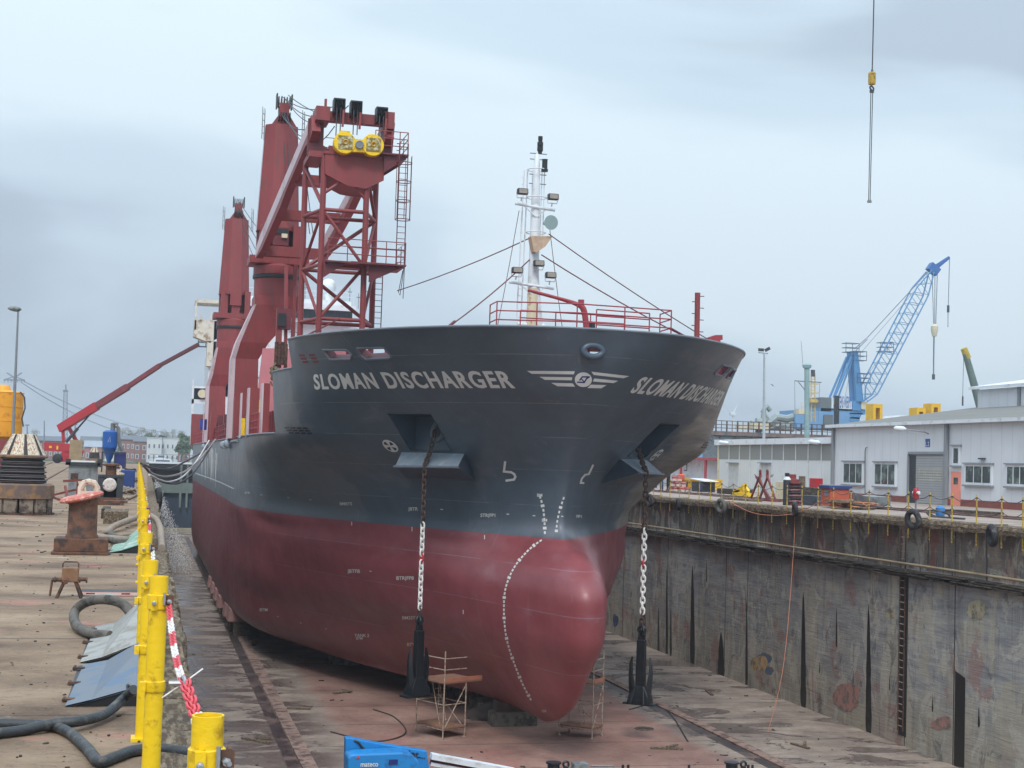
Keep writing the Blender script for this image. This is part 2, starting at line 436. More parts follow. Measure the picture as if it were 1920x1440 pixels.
    for z0 in (5.02+.75, 4.05, 2.8, 1.55, .15, -2.1, -3.7, -5.9):
        d = math_('ABSOLUTE', math_('SUBTRACT', Z, z0)); l = math_('SUBTRACT', 1, step(d, .008, .022))
        lines = l if lines is None else math_('MAXIMUM', lines, l)
    for y0 in (57.4, 66.2, 78.5, 84., 96, 108, 120, 132, 144):
        d = math_('ABSOLUTE', math_('SUBTRACT', Y, y0)); l = math_('MULTIPLY', math_('SUBTRACT', 1, step(d, .01, .03)), .6); lines = math_('MAXIMUM', lines, l)
    ln = math_('MULTIPLY', math_('MULTIPLY', lines, step(noise(.3, (1, 1, 1)), .42, .55)), .30)
    col = mix(ln, col, srgb(150, 155, 165))
    L(col, b.inputs['Base Color'])
    rg = ramp(noise(.8), [(.3, (.34,)*3), (.7, (.48,)*3)]); L(rg, b.inputs['Roughness'])
    bp = N('ShaderNodeBump'); bp.inputs['Strength'].default_value = .22; bp.inputs['Distance'].default_value = .06
    fr1 = math_('ABSOLUTE', math_('SUBTRACT', math_('FRACT', math_('MULTIPLY', Y, 1.25)), .5)); fr2 = math_('ABSOLUTE', math_('SUBTRACT', math_('FRACT', math_('MULTIPLY', Z, 1.4)), .5))
    dent = math_('MULTIPLY', math_('ADD', fr1, fr2), math_('MULTIPLY', noise(.5, (1, 1, 1), 3), .30))
    hb_ = math_('ADD', math_('ADD', noise(.55, (1, 1, 1), 2), dent), math_('MULTIPLY', lines, .12)); L(hb_, bp.inputs['Height']); L(bp.outputs[0], b.inputs['Normal'])
    return m
m_hull = hull_material()

ship = thing('cargo_ship', 'dark blue and red cargo ship with a bulbous bow standing in the dry dock', 'ship', (CX, 120, KEEL))
def sidept(px, py, out=0.):
    p, n = hit(px, py); return p+n*out if p is not None else None
def mir(p): return Vector((2*CX-p.x, p.y, p.z))
def densify(poly, step_):
    o = []
    for i in range(len(poly)):
        a = Vector(poly[i]); b = Vector(poly[(i+1) % len(poly)]); k = max(1, int((b-a).length/step_))
        o += [a.lerp(b, j/k) for j in range(k)]
    return o
def on_hull(side, Y, z, out=.008):
    h = hb(Y, z); e = .02
    p = Vector((side*h, Y, sheer(Y, z)))
    a = Vector((side*hb(Y+e, z), Y+e, sheer(Y+e, z)))-p; b2 = Vector((side*hb(Y, z+e), Y, sheer(Y, z+e)))-p
    n = a.cross(b2).normalized()
    if n.x*side < 0 or (abs(n.x) < .05 and n.y > 0): n = -n
    p.x += CX
    return p+n*out, n
# arc length along the hull at the height of the name, per side
_arc = [(0, lev(4.9)[0]+.0005)]; _p = None
_ys = [lev(4.9)[0]+.0005+q*q for q in np.linspace(0, 4.5, 400)]
_al = []; s_ = 0; _p = None
for y in _ys:
    q = Vector((hb(y, 4.9), y))
    if _p is not None: s_ += (q-_p).length
    _p = q; _al.append(s_)
def arcY(a): return float(np.interp(a, _al, _ys))
def hull_xyz(side, a, z, out=.008):
    y = arcY(abs(a))-lev(4.9)[0]+lev(z)[0]
    return on_hull(side if a >= 0 else -side, y, z, out)[0]
def arc_of(px, py):
    p, _ = hit(px, py); y = p.y-lev(p.z)[0]+lev(4.9)[0]; return float(np.interp(y, _ys, _al)), p.z
def fine(vs, fs, step_=.12):
    """split long edges so flat shapes can bend round the plating"""
    bm = bmesh.new(); V = [bm.verts.new(v) for v in vs]
    for f in fs:
        try: bm.faces.new([V[i] for i in f])
        except ValueError: pass
    bmesh.ops.triangulate(bm, faces=bm.faces[:])
    for _ in range(5):
        es = [e for e in bm.edges if e.calc_length() > step_]
        if not es: break
        bmesh.ops.subdivide_edges(bm, edges=es, cuts=1); bmesh.ops.triangulate(bm, faces=bm.faces[:])
    vs = [v.co.copy() for v in bm.verts]; bm.verts.index_update(); fs = [tuple(v.index for v in f.verts) for f in bm.faces]; bm.free(); return vs, fs
def hull_word(word, side, a_start, a_end, z0, h, name):
    """a_start -> a_end: arc positions of the left and right end as read"""
    vs, fs = text_mb(word, 1, .024, sp=1.16)
    x0 = min(v.x for v in vs); x1 = max(v.x for v in vs); y1 = .73
    L_ = abs(a_end-a_start)
    vs = [Vector(((v.x-x0)/(x1-x0)*L_, v.y/y1*h, 0)) for v in vs]
    vs, fs = fine(vs, fs)
    sg = 1 if a_end > a_start else -1
    mb = MB(); mb.add([hull_xyz(side, a_start+sg*v.x, z0+v.y) for v in vs], fs); mb.add([hull_xyz(side, a_start+sg*(v.x+.028), z0+v.y, .012) for v in vs], fs); o = mb.build(name, m_mark, ship, smooth=False)
    return o
aR, zR = arc_of(965, 725); aS, zS = arc_of(590, 728); aR2, zR2 = arc_of(1182, 733)
hull_word('SLOMAN DISCHARGER', -1, aS, aR, 4.60, .60, 'name_lettering')
hull_word('SLOMAN DISCHARGER', 1, aR2, aR2+(aS-aR), 4.60, .60, 'name_lettering')
def px_shape(polys, name, m, grid=.1, out=.009, both=False):
    mb = MB(); mb2 = MB()
    for poly in polys:
        vs, fs = fine([Vector((x, y, 0)) for x, y in poly], [tuple(range(len(poly)))], 4)
        P = [sidept(v.x, v.y, out) for v in vs]
        if any(p is None for p in P): continue
        mb.add(P, fs); mb2.add([mir(p) for p in P], fs)
    o = mb.build(name, m, ship, smooth=False)
    if both: mb2.build(name, m, ship, smooth=False)
    return o
def c7(l): return [(960+x/4.571, 670+y/4.571) for x, y in l]
px_shape([c7(l) for l in ([(128, 115), (538, 118), (530, 145), (170, 140)], [(236, 165), (516, 170), (514, 196), (282, 192)], [(336, 217), (520, 222), (540, 250), (390, 247)],
    [(680, 122), (1005, 160), (955, 178), (700, 150)], [(703, 180), (910, 200), (870, 220), (693, 206)], [(675, 233), (810, 237), (765, 264), (645, 262)])], 'winged_emblem', m_mark)
px_shape([c7([(611+73*math.cos(a*math.pi/14), 190+63*math.sin(a*math.pi/14)) for a in range(28)])], 'emblem_disc', m_mark, out=.016)
def stroke(pts, wpx, sub=3):
    o = []
    for i in range(len(pts)-1):
        a = Vector(pts[i]); b = Vector(pts[i+1]); d = (b-a).normalized(); n = Vector((-d.y, d.x))*wpx/2; e = d*wpx*.35
        o.append([tuple(a-e+n), tuple(b+e+n), tuple(b+e-n), tuple(a-e-n)])
    return o
px_shape([c7(l) for l in stroke([(662, 165), (602, 165), (580, 193)], 11)+stroke([(560, 210), (618, 213), (640, 178), (655, 170)], 11)+stroke([(596, 184), (618, 208)], 9)], 'emblem_monogram', m_navy, out=.024)
# bulb and thruster signs
px_shape(stroke([(947.3, 866), (945, 884), (958.7, 885.3), (964.5, 889), (966.5, 894), (964, 899), (949.5, 901)], 4.2), 'bulb_symbol', m_mark)
px_shape(stroke([(1111.4, 872), (1103.7, 888.7), (1096.6, 890), (1090.6, 897), (1088, 905.5), (1094, 905.5)], 3.4), 'bulb_symbol', m_mark, out=.012)
pT, nT = hit(732, 836)
for sgn in (-1, 1):
    p = pT if sgn < 0 else mir(pT); n = Vector((nT.x*(-sgn), nT.y, nT.z)) if sgn > 0 else nT
    if sgn > 0: n = Vector((-nT.x, nT.y, nT.z))
    x = Vector((0, 0, 1)).cross(n).normalized(); y = n.cross(x)
    d = MB(); d.lathe([(.37, 0), (.37, .012)], p+n*.004, 32, n); do = d.build('thruster_symbol', m_mark, ship)
    q = MB()
    for k in range(4):
        a = math.pi/4+k*math.pi/2
        pts = [p+n*.02+(x*math.cos(a+t)+y*math.sin(a+t))*r_ for r_, t in ((.06, 0), (.29, -.42), (.31, 0), (.29, .42))]
        q.add(pts, [(0, 1, 2, 3)])
    q.build('thruster_blades', m_dark, ship, smooth=False)
# draft marks as dashes along the curves seen on the bow
def dashes(pts, n, w, l, name):
    S = spline([(x, y, 0) for x, y in pts], 12); tot = [0]
    for i in range(1, len(S)): tot.append(tot[-1]+(S[i]-S[i-1]).length)
    polys = []
    for k in range(n):
        t = tot[-1]*(k+.5)/n; i = min(max(1, int(np.searchsorted(tot, t))), len(S)-1)
        d = (S[i]-S[i-1]).normalized(); c = S[i-1].lerp(S[i], (t-tot[i-1])/(tot[i]-tot[i-1]))
        ww = w*(1.9 if k % 5 == 2 else 1); nn = Vector((-d.y, d.x, 0))*ww/2; e = d*l/2
        polys.append([tuple((c-e+nn)[:2]), tuple((c+e+nn)[:2]), tuple((c+e-nn)[:2]), tuple((c-e-nn)[:2])])
    px_shape(polys, name, m_mark)
dashes([(1017, 1012), (1000, 1024), (985, 1038), (967, 1060), (953, 1088), (946, 1118), (946, 1165), (952, 1205), (965, 1245), (980, 1282), (997, 1314)], 44, 3.2, 5.0, 'draft_marks')
dashes([(1012, 928), (1018, 950), (1021, 975), (1022, 1003)], 9, 3.6, 5.2, 'draft_marks')
dashes([(1058, 930), (1050, 955), (1045, 978), (1043, 1000)], 8, 3.0, 5.0, 'draft_marks')
def hull_text(s, px, py, hpx, name='frame_mark'):
    vs, fs = text_mb(s, 1, .02); y1 = .73
    pts = [sidept(px+v.x/y1*hpx, py-v.y/y1*hpx, .01) for v in vs]
    if all(p is not None for p in pts): mb = MB(); mb.add(pts, fs); mb.build(name, m_mark, ship, smooth=False)
for s, x, y, h in (('STR|FP1', 901, 969, 5.5), ('|BTR', 766, 957, 5.5), ('BMBTS', 637, 947, 5), ('BTR', 459, 926, 3.5), ('BTR|FP8', 743, 1087, 6), ('|BTFB', 652, 1074, 6),
                   ('BM2SY', 754, 1161, 5.5), ('BTYB', 763, 1211, 5.5), ('TANK 2', 665, 1194, 5), ('BTM', 668, 1199, 4), ('FP1', 1080, 971, 5), ('BTM', 487, 1146, 5), ('BM', 1007, 931, 5), ('BM', 1016, 978, 5), ('150', 1015, 1335, 4)):
    hull_text(s, x, y, h*1.15)
px_shape([[(x, y), (x+w_, y+.4), (x+w_, y+h_+.4), (x, y+h_)] for x, y, w_, h_ in ((826, 954, 5, 1.6), (999, 966, 5, 1.6), (950, 963, 5, 1.6), (488, 927, 4, 1.2), (539, 932, 4, 1.2), (580, 936, 4, 1.3),
   (659, 978, 1.5, 7), (772, 988, 1.5, 8), (908, 1003, 1.6, 8), (868, 1143, 1.6, 8), (693, 1070, 4, 1.6), (1052, 967, 4, 1.6), (520, 1155, 3, 1.3), (563, 1167, 3, 1.3), (610, 1178, 3, 1.3))], 'plimsoll_dashes', m_mark)
# white stripe under the aft quarter seen end-on, and the vertical drips of white paint
px_shape(stroke([(366, 887), (392, 896), (415, 905), (438, 916)], 1.7), 'waterline_stripe', m_mark)
rnd = random.Random(3)
dr = []
for k in range(34):
    x = 377+rnd.random()*31; y = 838+rnd.random()*26; l = 14+rnd.random()*42; w_ = .5+rnd.random()*1.0
    dr.append([(x, y), (x+w_, y), (x+w_*.6-.2, y+l), (x+.1, y+l)])
px_shape(dr, 'paint_drips', m_mark, out=.012)
# vents: small dark slots (decals of recessed grilles)
sl_ = []
for (x0, y0, nx, ny, dx, dy, w_, h_, sh) in ((560, 664.5, 2, 3, 19, 6.2, 11, 4, 3.5), (533, 800.5, 4, 3, 11.5, 4.8, 9, 3.2, 4)):
    for j in range(ny):
        for i in range(nx):
            x = x0+i*dx+j*sh; y = y0+j*dy+(i*-.6 if ny == 3 and nx == 2 else i*.3); sl_.append([(x, y), (x+w_, y-.4), (x+w_+1.5, y+h_-.4), (x+1.5, y+h_)])
px_shape(sl_[:6], 'vent_slots', m_redd, both=True); px_shape(sl_[6:], 'vent_slots', m_black, both=True)

# ---- openings
def cut(bm, poly, nrm):
    poly = [Vector(p) for p in poly]; c = sum(poly, Vector())/len(poly); rad = max((p-c).length for p in poly)+.4
    near = lambda f: (f.calc_center_median()-c).length < rad+.6
    pl = []
    for i in range(len(poly)):
        a, b_ = poly[i], poly[(i+1) % len(poly)]; no = (b_-a).cross(nrm).normalized()
        if (c-a).dot(no) > 0: no = -no
        pl.append((a, no))
        fs = [f for f in bm.faces if near(f)]
        ge = list({e for f in fs for e in f.edges})+fs+list({v for f in fs for v in f.verts})
        bmesh.ops.bisect_plane(bm, geom=ge, plane_co=a, plane_no=no)
    bmesh.ops.delete(bm, geom=[f for f in bm.faces if near(f) and all((f.calc_center_median()-a).dot(no) < -1e-5 for a, no in pl)], context='FACES')
holes = []
def opening(pxs, name='fairlead'):
    P = [sidept(x, y) for x, y in pxs]; c = sum(P, Vector())/len(P)
    n = hit(sum(x for x, y in pxs)/len(pxs), sum(y for x, y in pxs)/len(pxs))[1].copy()
    for sd in (0, 1):
        Q = P if sd == 0 else [mir(p) for p in P]; nn = n if sd == 0 else Vector((-n.x, n.y, n.z))
        holes.append((Q, nn)); pts = []
        D = densify(Q, .08)
        fr = MB(); fr.path(D, .05, 8, closed=True); fo = fr.build(name, m_hullgrey, ship)
        # casting: short sleeve inwards
        sl = MB(); k = len(D); cc = sum(Q, Vector())/len(Q)
        inn = [p-nn*.42+(cc-p)*-.04 for p in D]
        sl.add(D+inn, [(i, (i+1) % k, k+(i+1) % k, k+i) for i in range(k)]); sl.build('sleeve', m_redd, fo)
m_hullgrey = mat('hull_grey', srgb(96, 102, 112), .45, var=.1)
opening([(605, 656), (650, 656), (660, 665), (658, 674), (618, 674)])
opening([(669, 653), (720, 652), (734, 668), (731, 672), (686, 674), (676, 667)])
# centre chock: heavy oval ring round a hole
n0 = Vector((0, -1, -.12)).normalized(); c0 = Vector((CX-.02, 50.86, 6.02))
pc, nc = hit(1105, 657); c0 = pc.copy(); c0.x = CX-.05
el = [c0+Vector((.26*math.cos(a), 0, .13*math.sin(a))) for a in [k*math.pi/8 for k in range(16)]]
holes.append((el, Vector((0, 1, 0))))
ck = MB(); ring = []
for k in range(28):
    a = 2*math.pi*k/28; ring.append(c0+Vector((.36*math.cos(a), -.05, .21*math.sin(a)-.02)))
ck.path(ring, .12, 10, closed=True)
m_hullb = mat('hull_blue_plain', srgb(68, 82, 96), .4, var=.1)
cko = ck.build('centre_chock', m_hullb, ship)
# anchor recesses and shelves, port side measured, far side mirrored
TL, TR, BL, BR = (sidept(x, y) for x, y in ((726, 775), (807.5, 776), (771, 846), (846, 843)))
TL.z = TR.z = (TL.z+TR.z)/2; BL.z = BR.z = (BL.z+BR.z)/2
nR = hit(785, 808)[1].copy()
anch = []
for sd in (0, 1):
    f = (lambda p: p.copy()) if sd == 0 else mir
    tl, tr, bl, br = f(TL), f(TR), f(BL), f(BR); nn = nR if sd == 0 else Vector((-nR.x, nR.y, nR.z))
    holes.append(([tl, tr, br, bl], nn))
    al = (br-bl).normalized(); nh = Vector((0, 0, 1)).cross(al).normalized()
    if nh.dot(nn) < 0: nh = -nh
    inset = nh*-.22
    b1, b2 = bl+inset, br+inset; t1 = Vector((b1.x, b1.y, tl.z)); t2 = Vector((b2.x, b2.y, tr.z))
    mb = MB(); mb.quad(b1, b2, t2, t1); mb.quad(tl, tr, t2, t1); mb.add([bl, b1, t1, tl], [(0, 1, 2, 3)]); mb.add([br, b2, t2, tr], [(0, 1, 2, 3)]); mb.quad(bl, br, b2, b1)
    rec = mb.build('anchor_recess', m_hullb, ship, smooth=False)
    hp = b1.lerp(b2, .60)+Vector((0, 0, (tl.z-bl.z)*.56))
    hw = MB(); hw.torus(hp+nh*.06, .36, .10, nh+Vector((0, 0, -.15)), 24, 8, sx=.78, sy=1.15); hwo = hw.build('hawse_pipe', mat('hawse_grey', srgb(108, 118, 128), .4), rec)
    hd = MB(); hd.lathe([(.33, 0), (.30, .03)], hp+nh*.01, 24, nh); hd.build('hawse_bore', m_black, rec)
    # shelf: sloping plate with a lip, ends and a raking underside
    def lipp(px, py, d_):
        o_ = BL+nh0*d_; r_ = ray(px, py); return EYE+r_*((o_-EYE).dot(nh0)/r_.dot(nh0))
    if sd == 0:
        nh0 = nh.copy(); S_ = [lipp(741, 875, .85), lipp(858, 876, .85), sidept(762, 896), sidept(891, 901), sidept(750, 846), sidept(868, 849)]
    q_ = [f(p) for p in S_]; w0 = q_[4]; w1 = q_[5]
    fl = [q_[0], q_[1]]; lo = [q_[2]-nh*.05, q_[3]-nh*.05]; bk = [q_[4]-nh*.12, q_[5]-nh*.12]
    sh = MB(); th = Vector((0, 0, -.08))
    sh.add([bk[0], bk[1], fl[1], fl[0], lo[0], lo[1]], [(0, 1, 2, 3), (3, 2, 5, 4), (0, 3, 4), (1, 5, 2)])
    so_ = sh.build('anchor_shelf', m_hullb, ship, smooth=False)
    tp = MB(); up = Vector((0, 0, .006)); tp.quad(bk[0]+up, bk[1]+up, fl[1]+up+nh*.005, fl[0]+up+nh*.005); tp.build('shelf_top', mat('lit_worn_hull_paint', srgb(142, 154, 166), .35, var=.12, scale=2, dirt=srgb(170, 174, 178), damt=.3, dscale=2), so_, smooth=False)  # worn hull colour lightened to carry the light falling on the shelf top
    lp = MB(); lp.tube(fl[0]-al*.06, fl[1]+al*.06, .06); lp.build('shelf_lip', m_hullgrey, so_)
    anch.append((hp, nh, al, fl, (fl[0]+fl[1])/2))
for P, nn in holes: cut(HB, P, nn)
for f_ in HB.faces: f_.smooth = True
me = bpy.data.meshes.new('hull')
HB.transform(Matrix.Translation(-ship.location)); bmesh.ops.recalc_face_normals(HB, faces=HB.faces[:])
for e_ in HB.edges:
    if len(e_.link_faces) == 2 and e_.calc_face_angle(0) > R(50): e_.smooth = False
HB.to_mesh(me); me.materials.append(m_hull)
hull_o = bpy.data.objects.new('hull', me); COL.objects.link(hull_o); hull_o.parent = ship
# cap rail along the bulwark edge
cap = MB()
ys = [51+(YF-51)*t*t for t in np.linspace(0.02, 1, 60)]
lf = [Vector((CX-hb(y, 6.7), y, sheer(y, 6.7)+.02)) for y in ys][::-1]; rt = [mir(p) for p in lf][::-1]
ptsc = lf+[Vector((CX, 50.8, 6.72))]+rt
cap.path(ptsc, .055, 6)
for sgn in (-1, 1):
    ll = [Vector((CX+sgn*hb(y, ZF), y, ZF+.02)) for y in (YF, 64.4, YF2)]; cap.path(ll, .05, 6)
    ll = [Vector((CX+sgn*(hb(y, ZD)+.02), y, ZD+.03)) for y in list(np.linspace(YF2, 110, 20))+list(np.linspace(112, 193, 25))]; cap.path(ll, .06, 6)
cap.build('bulwark_cap', m_hullgrey, ship)
# decks
def deck(z, y0, y1, m, name, zz=None):
    ys = [y0+(y1-y0)*t*t for t in np.linspace(0, 1, 50)]
    mb = MB(); o = []
    for y in ys: h = max(.01, hb(y, z)-.04); o += [Vector((CX-h, y, z)), Vector((CX+h, y, z))]
    mb.add(o, [(2*i, 2*i+1, 2*i+3, 2*i+2) for i in range(len(ys)-1)]); return mb.build(name, m, ship, smooth=False)
m_deck = mat('red_deck_paint', srgb(120, 62, 58), .7, var=.2, scale=1.5)
deck(ZF-.06, 51.9, YF2, m_deck, 'forecastle_deck'); deck(ZD-.06, YF2-.5, YEND-.3, m_deck, 'main_deck')
mb = MB(); zs_ = [ZD-.06+(ZF-.04-ZD)*i/8 for i in range(9)]; vs_ = []
for z in zs_: h1 = hb(YF2-.1, z)-.05; vs_ += [(CX-h1, YF2-.1, z), (CX+h1, YF2-.1, z)]
mb.add(vs_, [(2*i, 2*i+1, 2*i+3, 2*i+2) for i in range(8)]); mb.build('forecastle_bulkhead', m_red, ship, smooth=False)
tr_ = MB(); hT = hb(YEND, ZD); tr_.build if False else None
# ---- cargo cranes: raked pedestal, slewing ring, tower, twin-beam jib
def crane(oy, jib_down):
    o = Vector((0, oy, 0)); Y = 91.0
    V = lambda x, y, z: Vector((x, y, z))+o
    dx = 0 if jib_down else -.5
    # raked box pedestal as stacked sections (x0,x1,y0,y1,z)
    sec = [(4.75, 6.45, 90.2, 92.6, ZD-.05), (4.75, 6.35, 90.2, 92.6, 7.6), (5.0, 6.9, 89.9, 92.8, 8.6), (5.95+dx, 8.75+dx, 89.6, 92.4, 10.9), (5.95+dx, 8.75+dx, 89.6, 92.4, 11.5)]
    mb = MB(); vs = []
    for x0, x1, y0, y1, z in sec: vs += [V(x0, y0, z), V(x1, y0, z), V(x1, y1, z), V(x0, y1, z)]
    fs = [(i*4+j, i*4+(j+1) % 4, i*4+4+(j+1) % 4, i*4+4+j) for i in range(len(sec)-1) for j in range(4)]+[(3, 2, 1, 0)]
    mb.add(vs, fs); ped = mb.build('crane', m_red, ship, smooth=False)
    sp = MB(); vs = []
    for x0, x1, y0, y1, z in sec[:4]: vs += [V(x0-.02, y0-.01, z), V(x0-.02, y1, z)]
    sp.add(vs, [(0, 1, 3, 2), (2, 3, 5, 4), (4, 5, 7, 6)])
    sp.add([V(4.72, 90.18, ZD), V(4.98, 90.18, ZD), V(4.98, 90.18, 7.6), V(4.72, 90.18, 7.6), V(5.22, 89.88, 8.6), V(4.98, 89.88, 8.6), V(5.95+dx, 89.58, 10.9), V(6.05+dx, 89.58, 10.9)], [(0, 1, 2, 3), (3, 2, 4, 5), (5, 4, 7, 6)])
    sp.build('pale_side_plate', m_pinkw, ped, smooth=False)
    cx = 7.35+dx
    cy = MB(); cy.lathe([(1.4, 10.6), (1.4, 12.6)], V(cx, 91, 0), 40); cy.build('pedestal_drum', m_red, ped)
    rg = MB(); rg.lathe([(1.46, 12.6), (1.5, 12.65), (1.5, 12.82), (1.44, 12.85)], V(cx, 91, 0), 40); rg.build('slewing_ring', m_black, ped)
    up = MB(); up.lathe([(1.47, 12.85), (1.47, 13.35), (1.3, 13.5)], V(cx, 91, 0), 40)
    up.box(V(cx, 91, 13.7), (3.6, 2.6, .45)); up.bx(V(cx-1.2, 90.2, 13.9), V(cx-.6, 92, 15.9)); up.bx(V(cx+.8, 90.1, 13.9), V(cx+1.3, 92, 15.9)); up.bx(V(cx-1.3, 91.4, 13.9), V(cx+1.3, 92.2, 16)); up.build('slewing_platform', m_red, ped, smooth=False)
    mh = MB(); mh.bx(V(cx-.45, 89.7, 14.6), V(cx+.5, 91.4, 15.7)); mh.bx(V(cx-.3, 89.9, 13.9), V(cx+.4, 91.3, 14.6)); mh.build('machinery_house', m_redd if jib_down else m_red, ped, smooth=False)
    mw = MB(); mw.bx(V(cx-.4, 89.66, 15.25), V(cx+.45, 89.7, 15.62)); (mw.build('louvre', m_black, ped, smooth=False) if jib_down else None)
    ml = MB(); ml.bx(V(cx+.05, 89.5, 15.05), V(cx+.4, 89.72, 15.3)); (ml.build('lamp_box', m_cream, ped, smooth=False) if jib_down else None)
    # octagonal tapering tower
    tw = MB(); pr = [(1.38, 15.6), (1.24, 18.5), (1.06, 22.2)]
    tw.lathe(pr, V(cx-.1, 91.2, 0), 8, phase=math.pi/8); tw.build('tower', m_red, ped, smooth=False)
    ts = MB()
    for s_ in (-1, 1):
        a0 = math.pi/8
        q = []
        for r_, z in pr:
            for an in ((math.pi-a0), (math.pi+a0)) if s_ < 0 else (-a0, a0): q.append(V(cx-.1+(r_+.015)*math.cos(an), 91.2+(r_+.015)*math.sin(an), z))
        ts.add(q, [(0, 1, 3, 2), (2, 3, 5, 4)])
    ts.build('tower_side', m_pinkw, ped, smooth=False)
    hd = MB(); hd.prism([V(cx-.75, 90.6, 22.2), V(cx+.75, 90.6, 22.2), V(cx+.3, 90.6, 22.9), V(cx+.3, 90.6, 23.6), V(cx-.3, 90.6, 23.6), V(cx-.3, 90.6, 22.9)], (0, .12, 0)); hd.prism([V(cx-.75, 91.6, 22.2), V(cx+.75, 91.6, 22.2), V(cx+.3, 91.6, 22.9), V(cx+.3, 91.6, 23.6), V(cx-.3, 91.6, 23.6), V(cx-.3, 91.6, 22.9)], (0, .12, 0)); hd.build('tower_head', m_red, ped, smooth=False)
    sh = MB()
    for k in range(5):
        x = cx-.34+.17*k; sh.lathe([(.38, -.03), (.38, .03)], V(x, 91, 23.7), 16, (1, 0, 0)); sh.lathe([(.3, -.03), (.3, .03)], V(x, 90.5, 22.7), 16, (1, 0, 0))
    sh.bx(V(cx-.5, 90.7, 23.3), V(cx-.42, 91.3, 24.2)); sh.bx(V(cx+.42, 90.7, 23.3), V(cx+.5, 91.3, 24.2)); sh.build('sheave_stack', m_black, ped)
    lad = MB()
    for sx in (-1.25, 1.2):
        for hh in (-.2, .2):
            lad.path([V(cx+sx+hh*.4, 90.6+hh, 21.2), V(cx+sx+hh*.4, 90.6+hh, 23.0), V(cx+sx+hh*.4, 90.9+hh, 23.25)], .03, 5)
        for z in (21.6, 22, 22.4, 22.8): lad.beam(V(cx+sx-.08, 90.4, z), V(cx+sx+.08, 90.8, z), .03)
    lad.build('ladder_hoops', m_grey, ped)
    pp = MB(); pp.tube(V(cx+.95, 89.35, 3.5) if jib_down else V(cx+1, 89.35, 11), V(cx+.95, 89.35, 13.4), .13, n=8)
    for z in np.arange(7.5, 13, .9): pp.beam(V(cx+.7, 89.3, z), V(cx+1.25, 89.3, z), .035)
    pp.build('cable_pipe', m_red, ped)
    # jib
    if jib_down:
        hx = (7.25, 10.95); px_ = (5.85, 9.55); Yh, zh, Yp, zp = 73.4, 18.3, 89.0, 13.9
    else:
        hx = (5.4, 8.6); px_ = (5.2, 8.4); Yh, zh, Yp, zp = 91.+0, 17., 90., 13.9
    rp = MB(); wires = []
    if jib_down:
        for k in range(2):
            a = V(px_[k], Yp, zp); b = V(hx[k], Yh, zh); dd = (b-a).normalized(); upv = Vector((1, 0, 0)).cross(dd); upv = upv if upv.z > 0 else -upv
            ww = .42
            jb = MB()
            prof = [(0, -.3), (.12, -.62), (.5, -.62), (.62, -.45), (.93, -.45), (1.0, -.75), (1.04, -.5), (1.02, .55), (.1, .55), (0, .3)]
            L_ = (b-a).length
            pts = [a+dd*(t*L_)+upv*h_ for t, h_ in prof]
            jb.prism(pts, (ww, 0, 0)); jo = jb.build('jib_beam', m_red, ped, smooth=False)
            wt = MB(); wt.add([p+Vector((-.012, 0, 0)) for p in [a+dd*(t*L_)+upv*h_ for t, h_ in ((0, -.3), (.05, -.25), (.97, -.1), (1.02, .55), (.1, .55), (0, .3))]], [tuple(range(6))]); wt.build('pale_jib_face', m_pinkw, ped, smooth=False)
        # cross members between the beams
        cm = MB()
        for t, hgt in ((.06, .6), (.38, .55), (.66, .55)):
            a = V(px_[0]+.3, Yp, zp).lerp(V(hx[0]+.3, Yh, zh), t); b = V(px_[1], Yp, zp).lerp(V(hx[1], Yh, zh), t)
            cm.beam(a-Vector((0, 0, .2)), b-Vector((0, 0, .2)), .7, hgt)
        cm.build('jib_crossbeam', m_red, ped, smooth=False)
        # head: side plates, top crossbeam, sheaves
        hp = MB()
        hp.prism([V(7.15, 73.3, 16.85), V(8.2, 73.3, 16.85), V(8.2, 73.3, 17.3), V(7.95, 73.3, 17.45), V(7.95, 73.3, 18.6), V(7.6, 73.3, 18.9), V(7.15, 73.3, 18.75)], (0, .14, 0))
        hp.prism([V(10.6, 73.3, 16.95), V(11.45, 73.3, 17.05), V(11.55, 73.3, 18.9), V(11.15, 73.3, 18.9), V(10.95, 73.3, 17.6)], (0, .14, 0))
        hp.build('head_side_plate', m_redd, ped, smooth=False)
        tb = MB(); tb.bx(V(7.45, 72.5, 18.55), V(8.15, 74.2, 19.25)); tb.bx(V(8.15, 73, 18.65), V(11.0, 73.5, 19.15)); tb.bx(V(10.9, 72.5, 18.4), V(11.4, 74.2, 19.25)); tb.bx(V(7.9, 73, 19.2), V(8.02, 73.15, 19.75)); tb.bx(V(8.2, 73, 17.05), V(10.7, 73.3, 17.4))
        tb.build('head_crossbeam', m_red, ped, smooth=False)
        for x0, n_, zz in ((8.6, 5, 19.2), (9.45, 5, 19.15), (10.75, 4, 18.95)):
            s_ = MB()
            for k in range(n_): s_.lathe([(.4, -.03), (.34, 0), (.4, .03)], V(x0-.22+.105*k, 72.7, zz+.15), 18, (1, 0, 0))
            s_.bx(V(x0-.3, 72.4, zz+.42), V(x0+.28, 73, zz+.5)); s_.bx(V(x0-.3, 72.35, zz-.25), V(x0-.26, 73.05, zz+.46)); s_.bx(V(x0+.24, 72.35, zz-.25), V(x0+.28, 73.05, zz+.46)); s_.build('sheave_block', m_black, ped)
            b_ = MB(); b_.beam(V(x0+.18, 72.3, zz-.1), V(x0+.16, 72.3, zz-.95), .1, .14); b_.build('sheave_bracket', m_red, ped, smooth=False)
            for k in range(2): wires.append((V(x0-.15+.2*k, 72.3, zz), V(x0-.15+.2*k, 72.35, 17.9 if x0 > 9 and x0 < 10 else 17.6), 0))
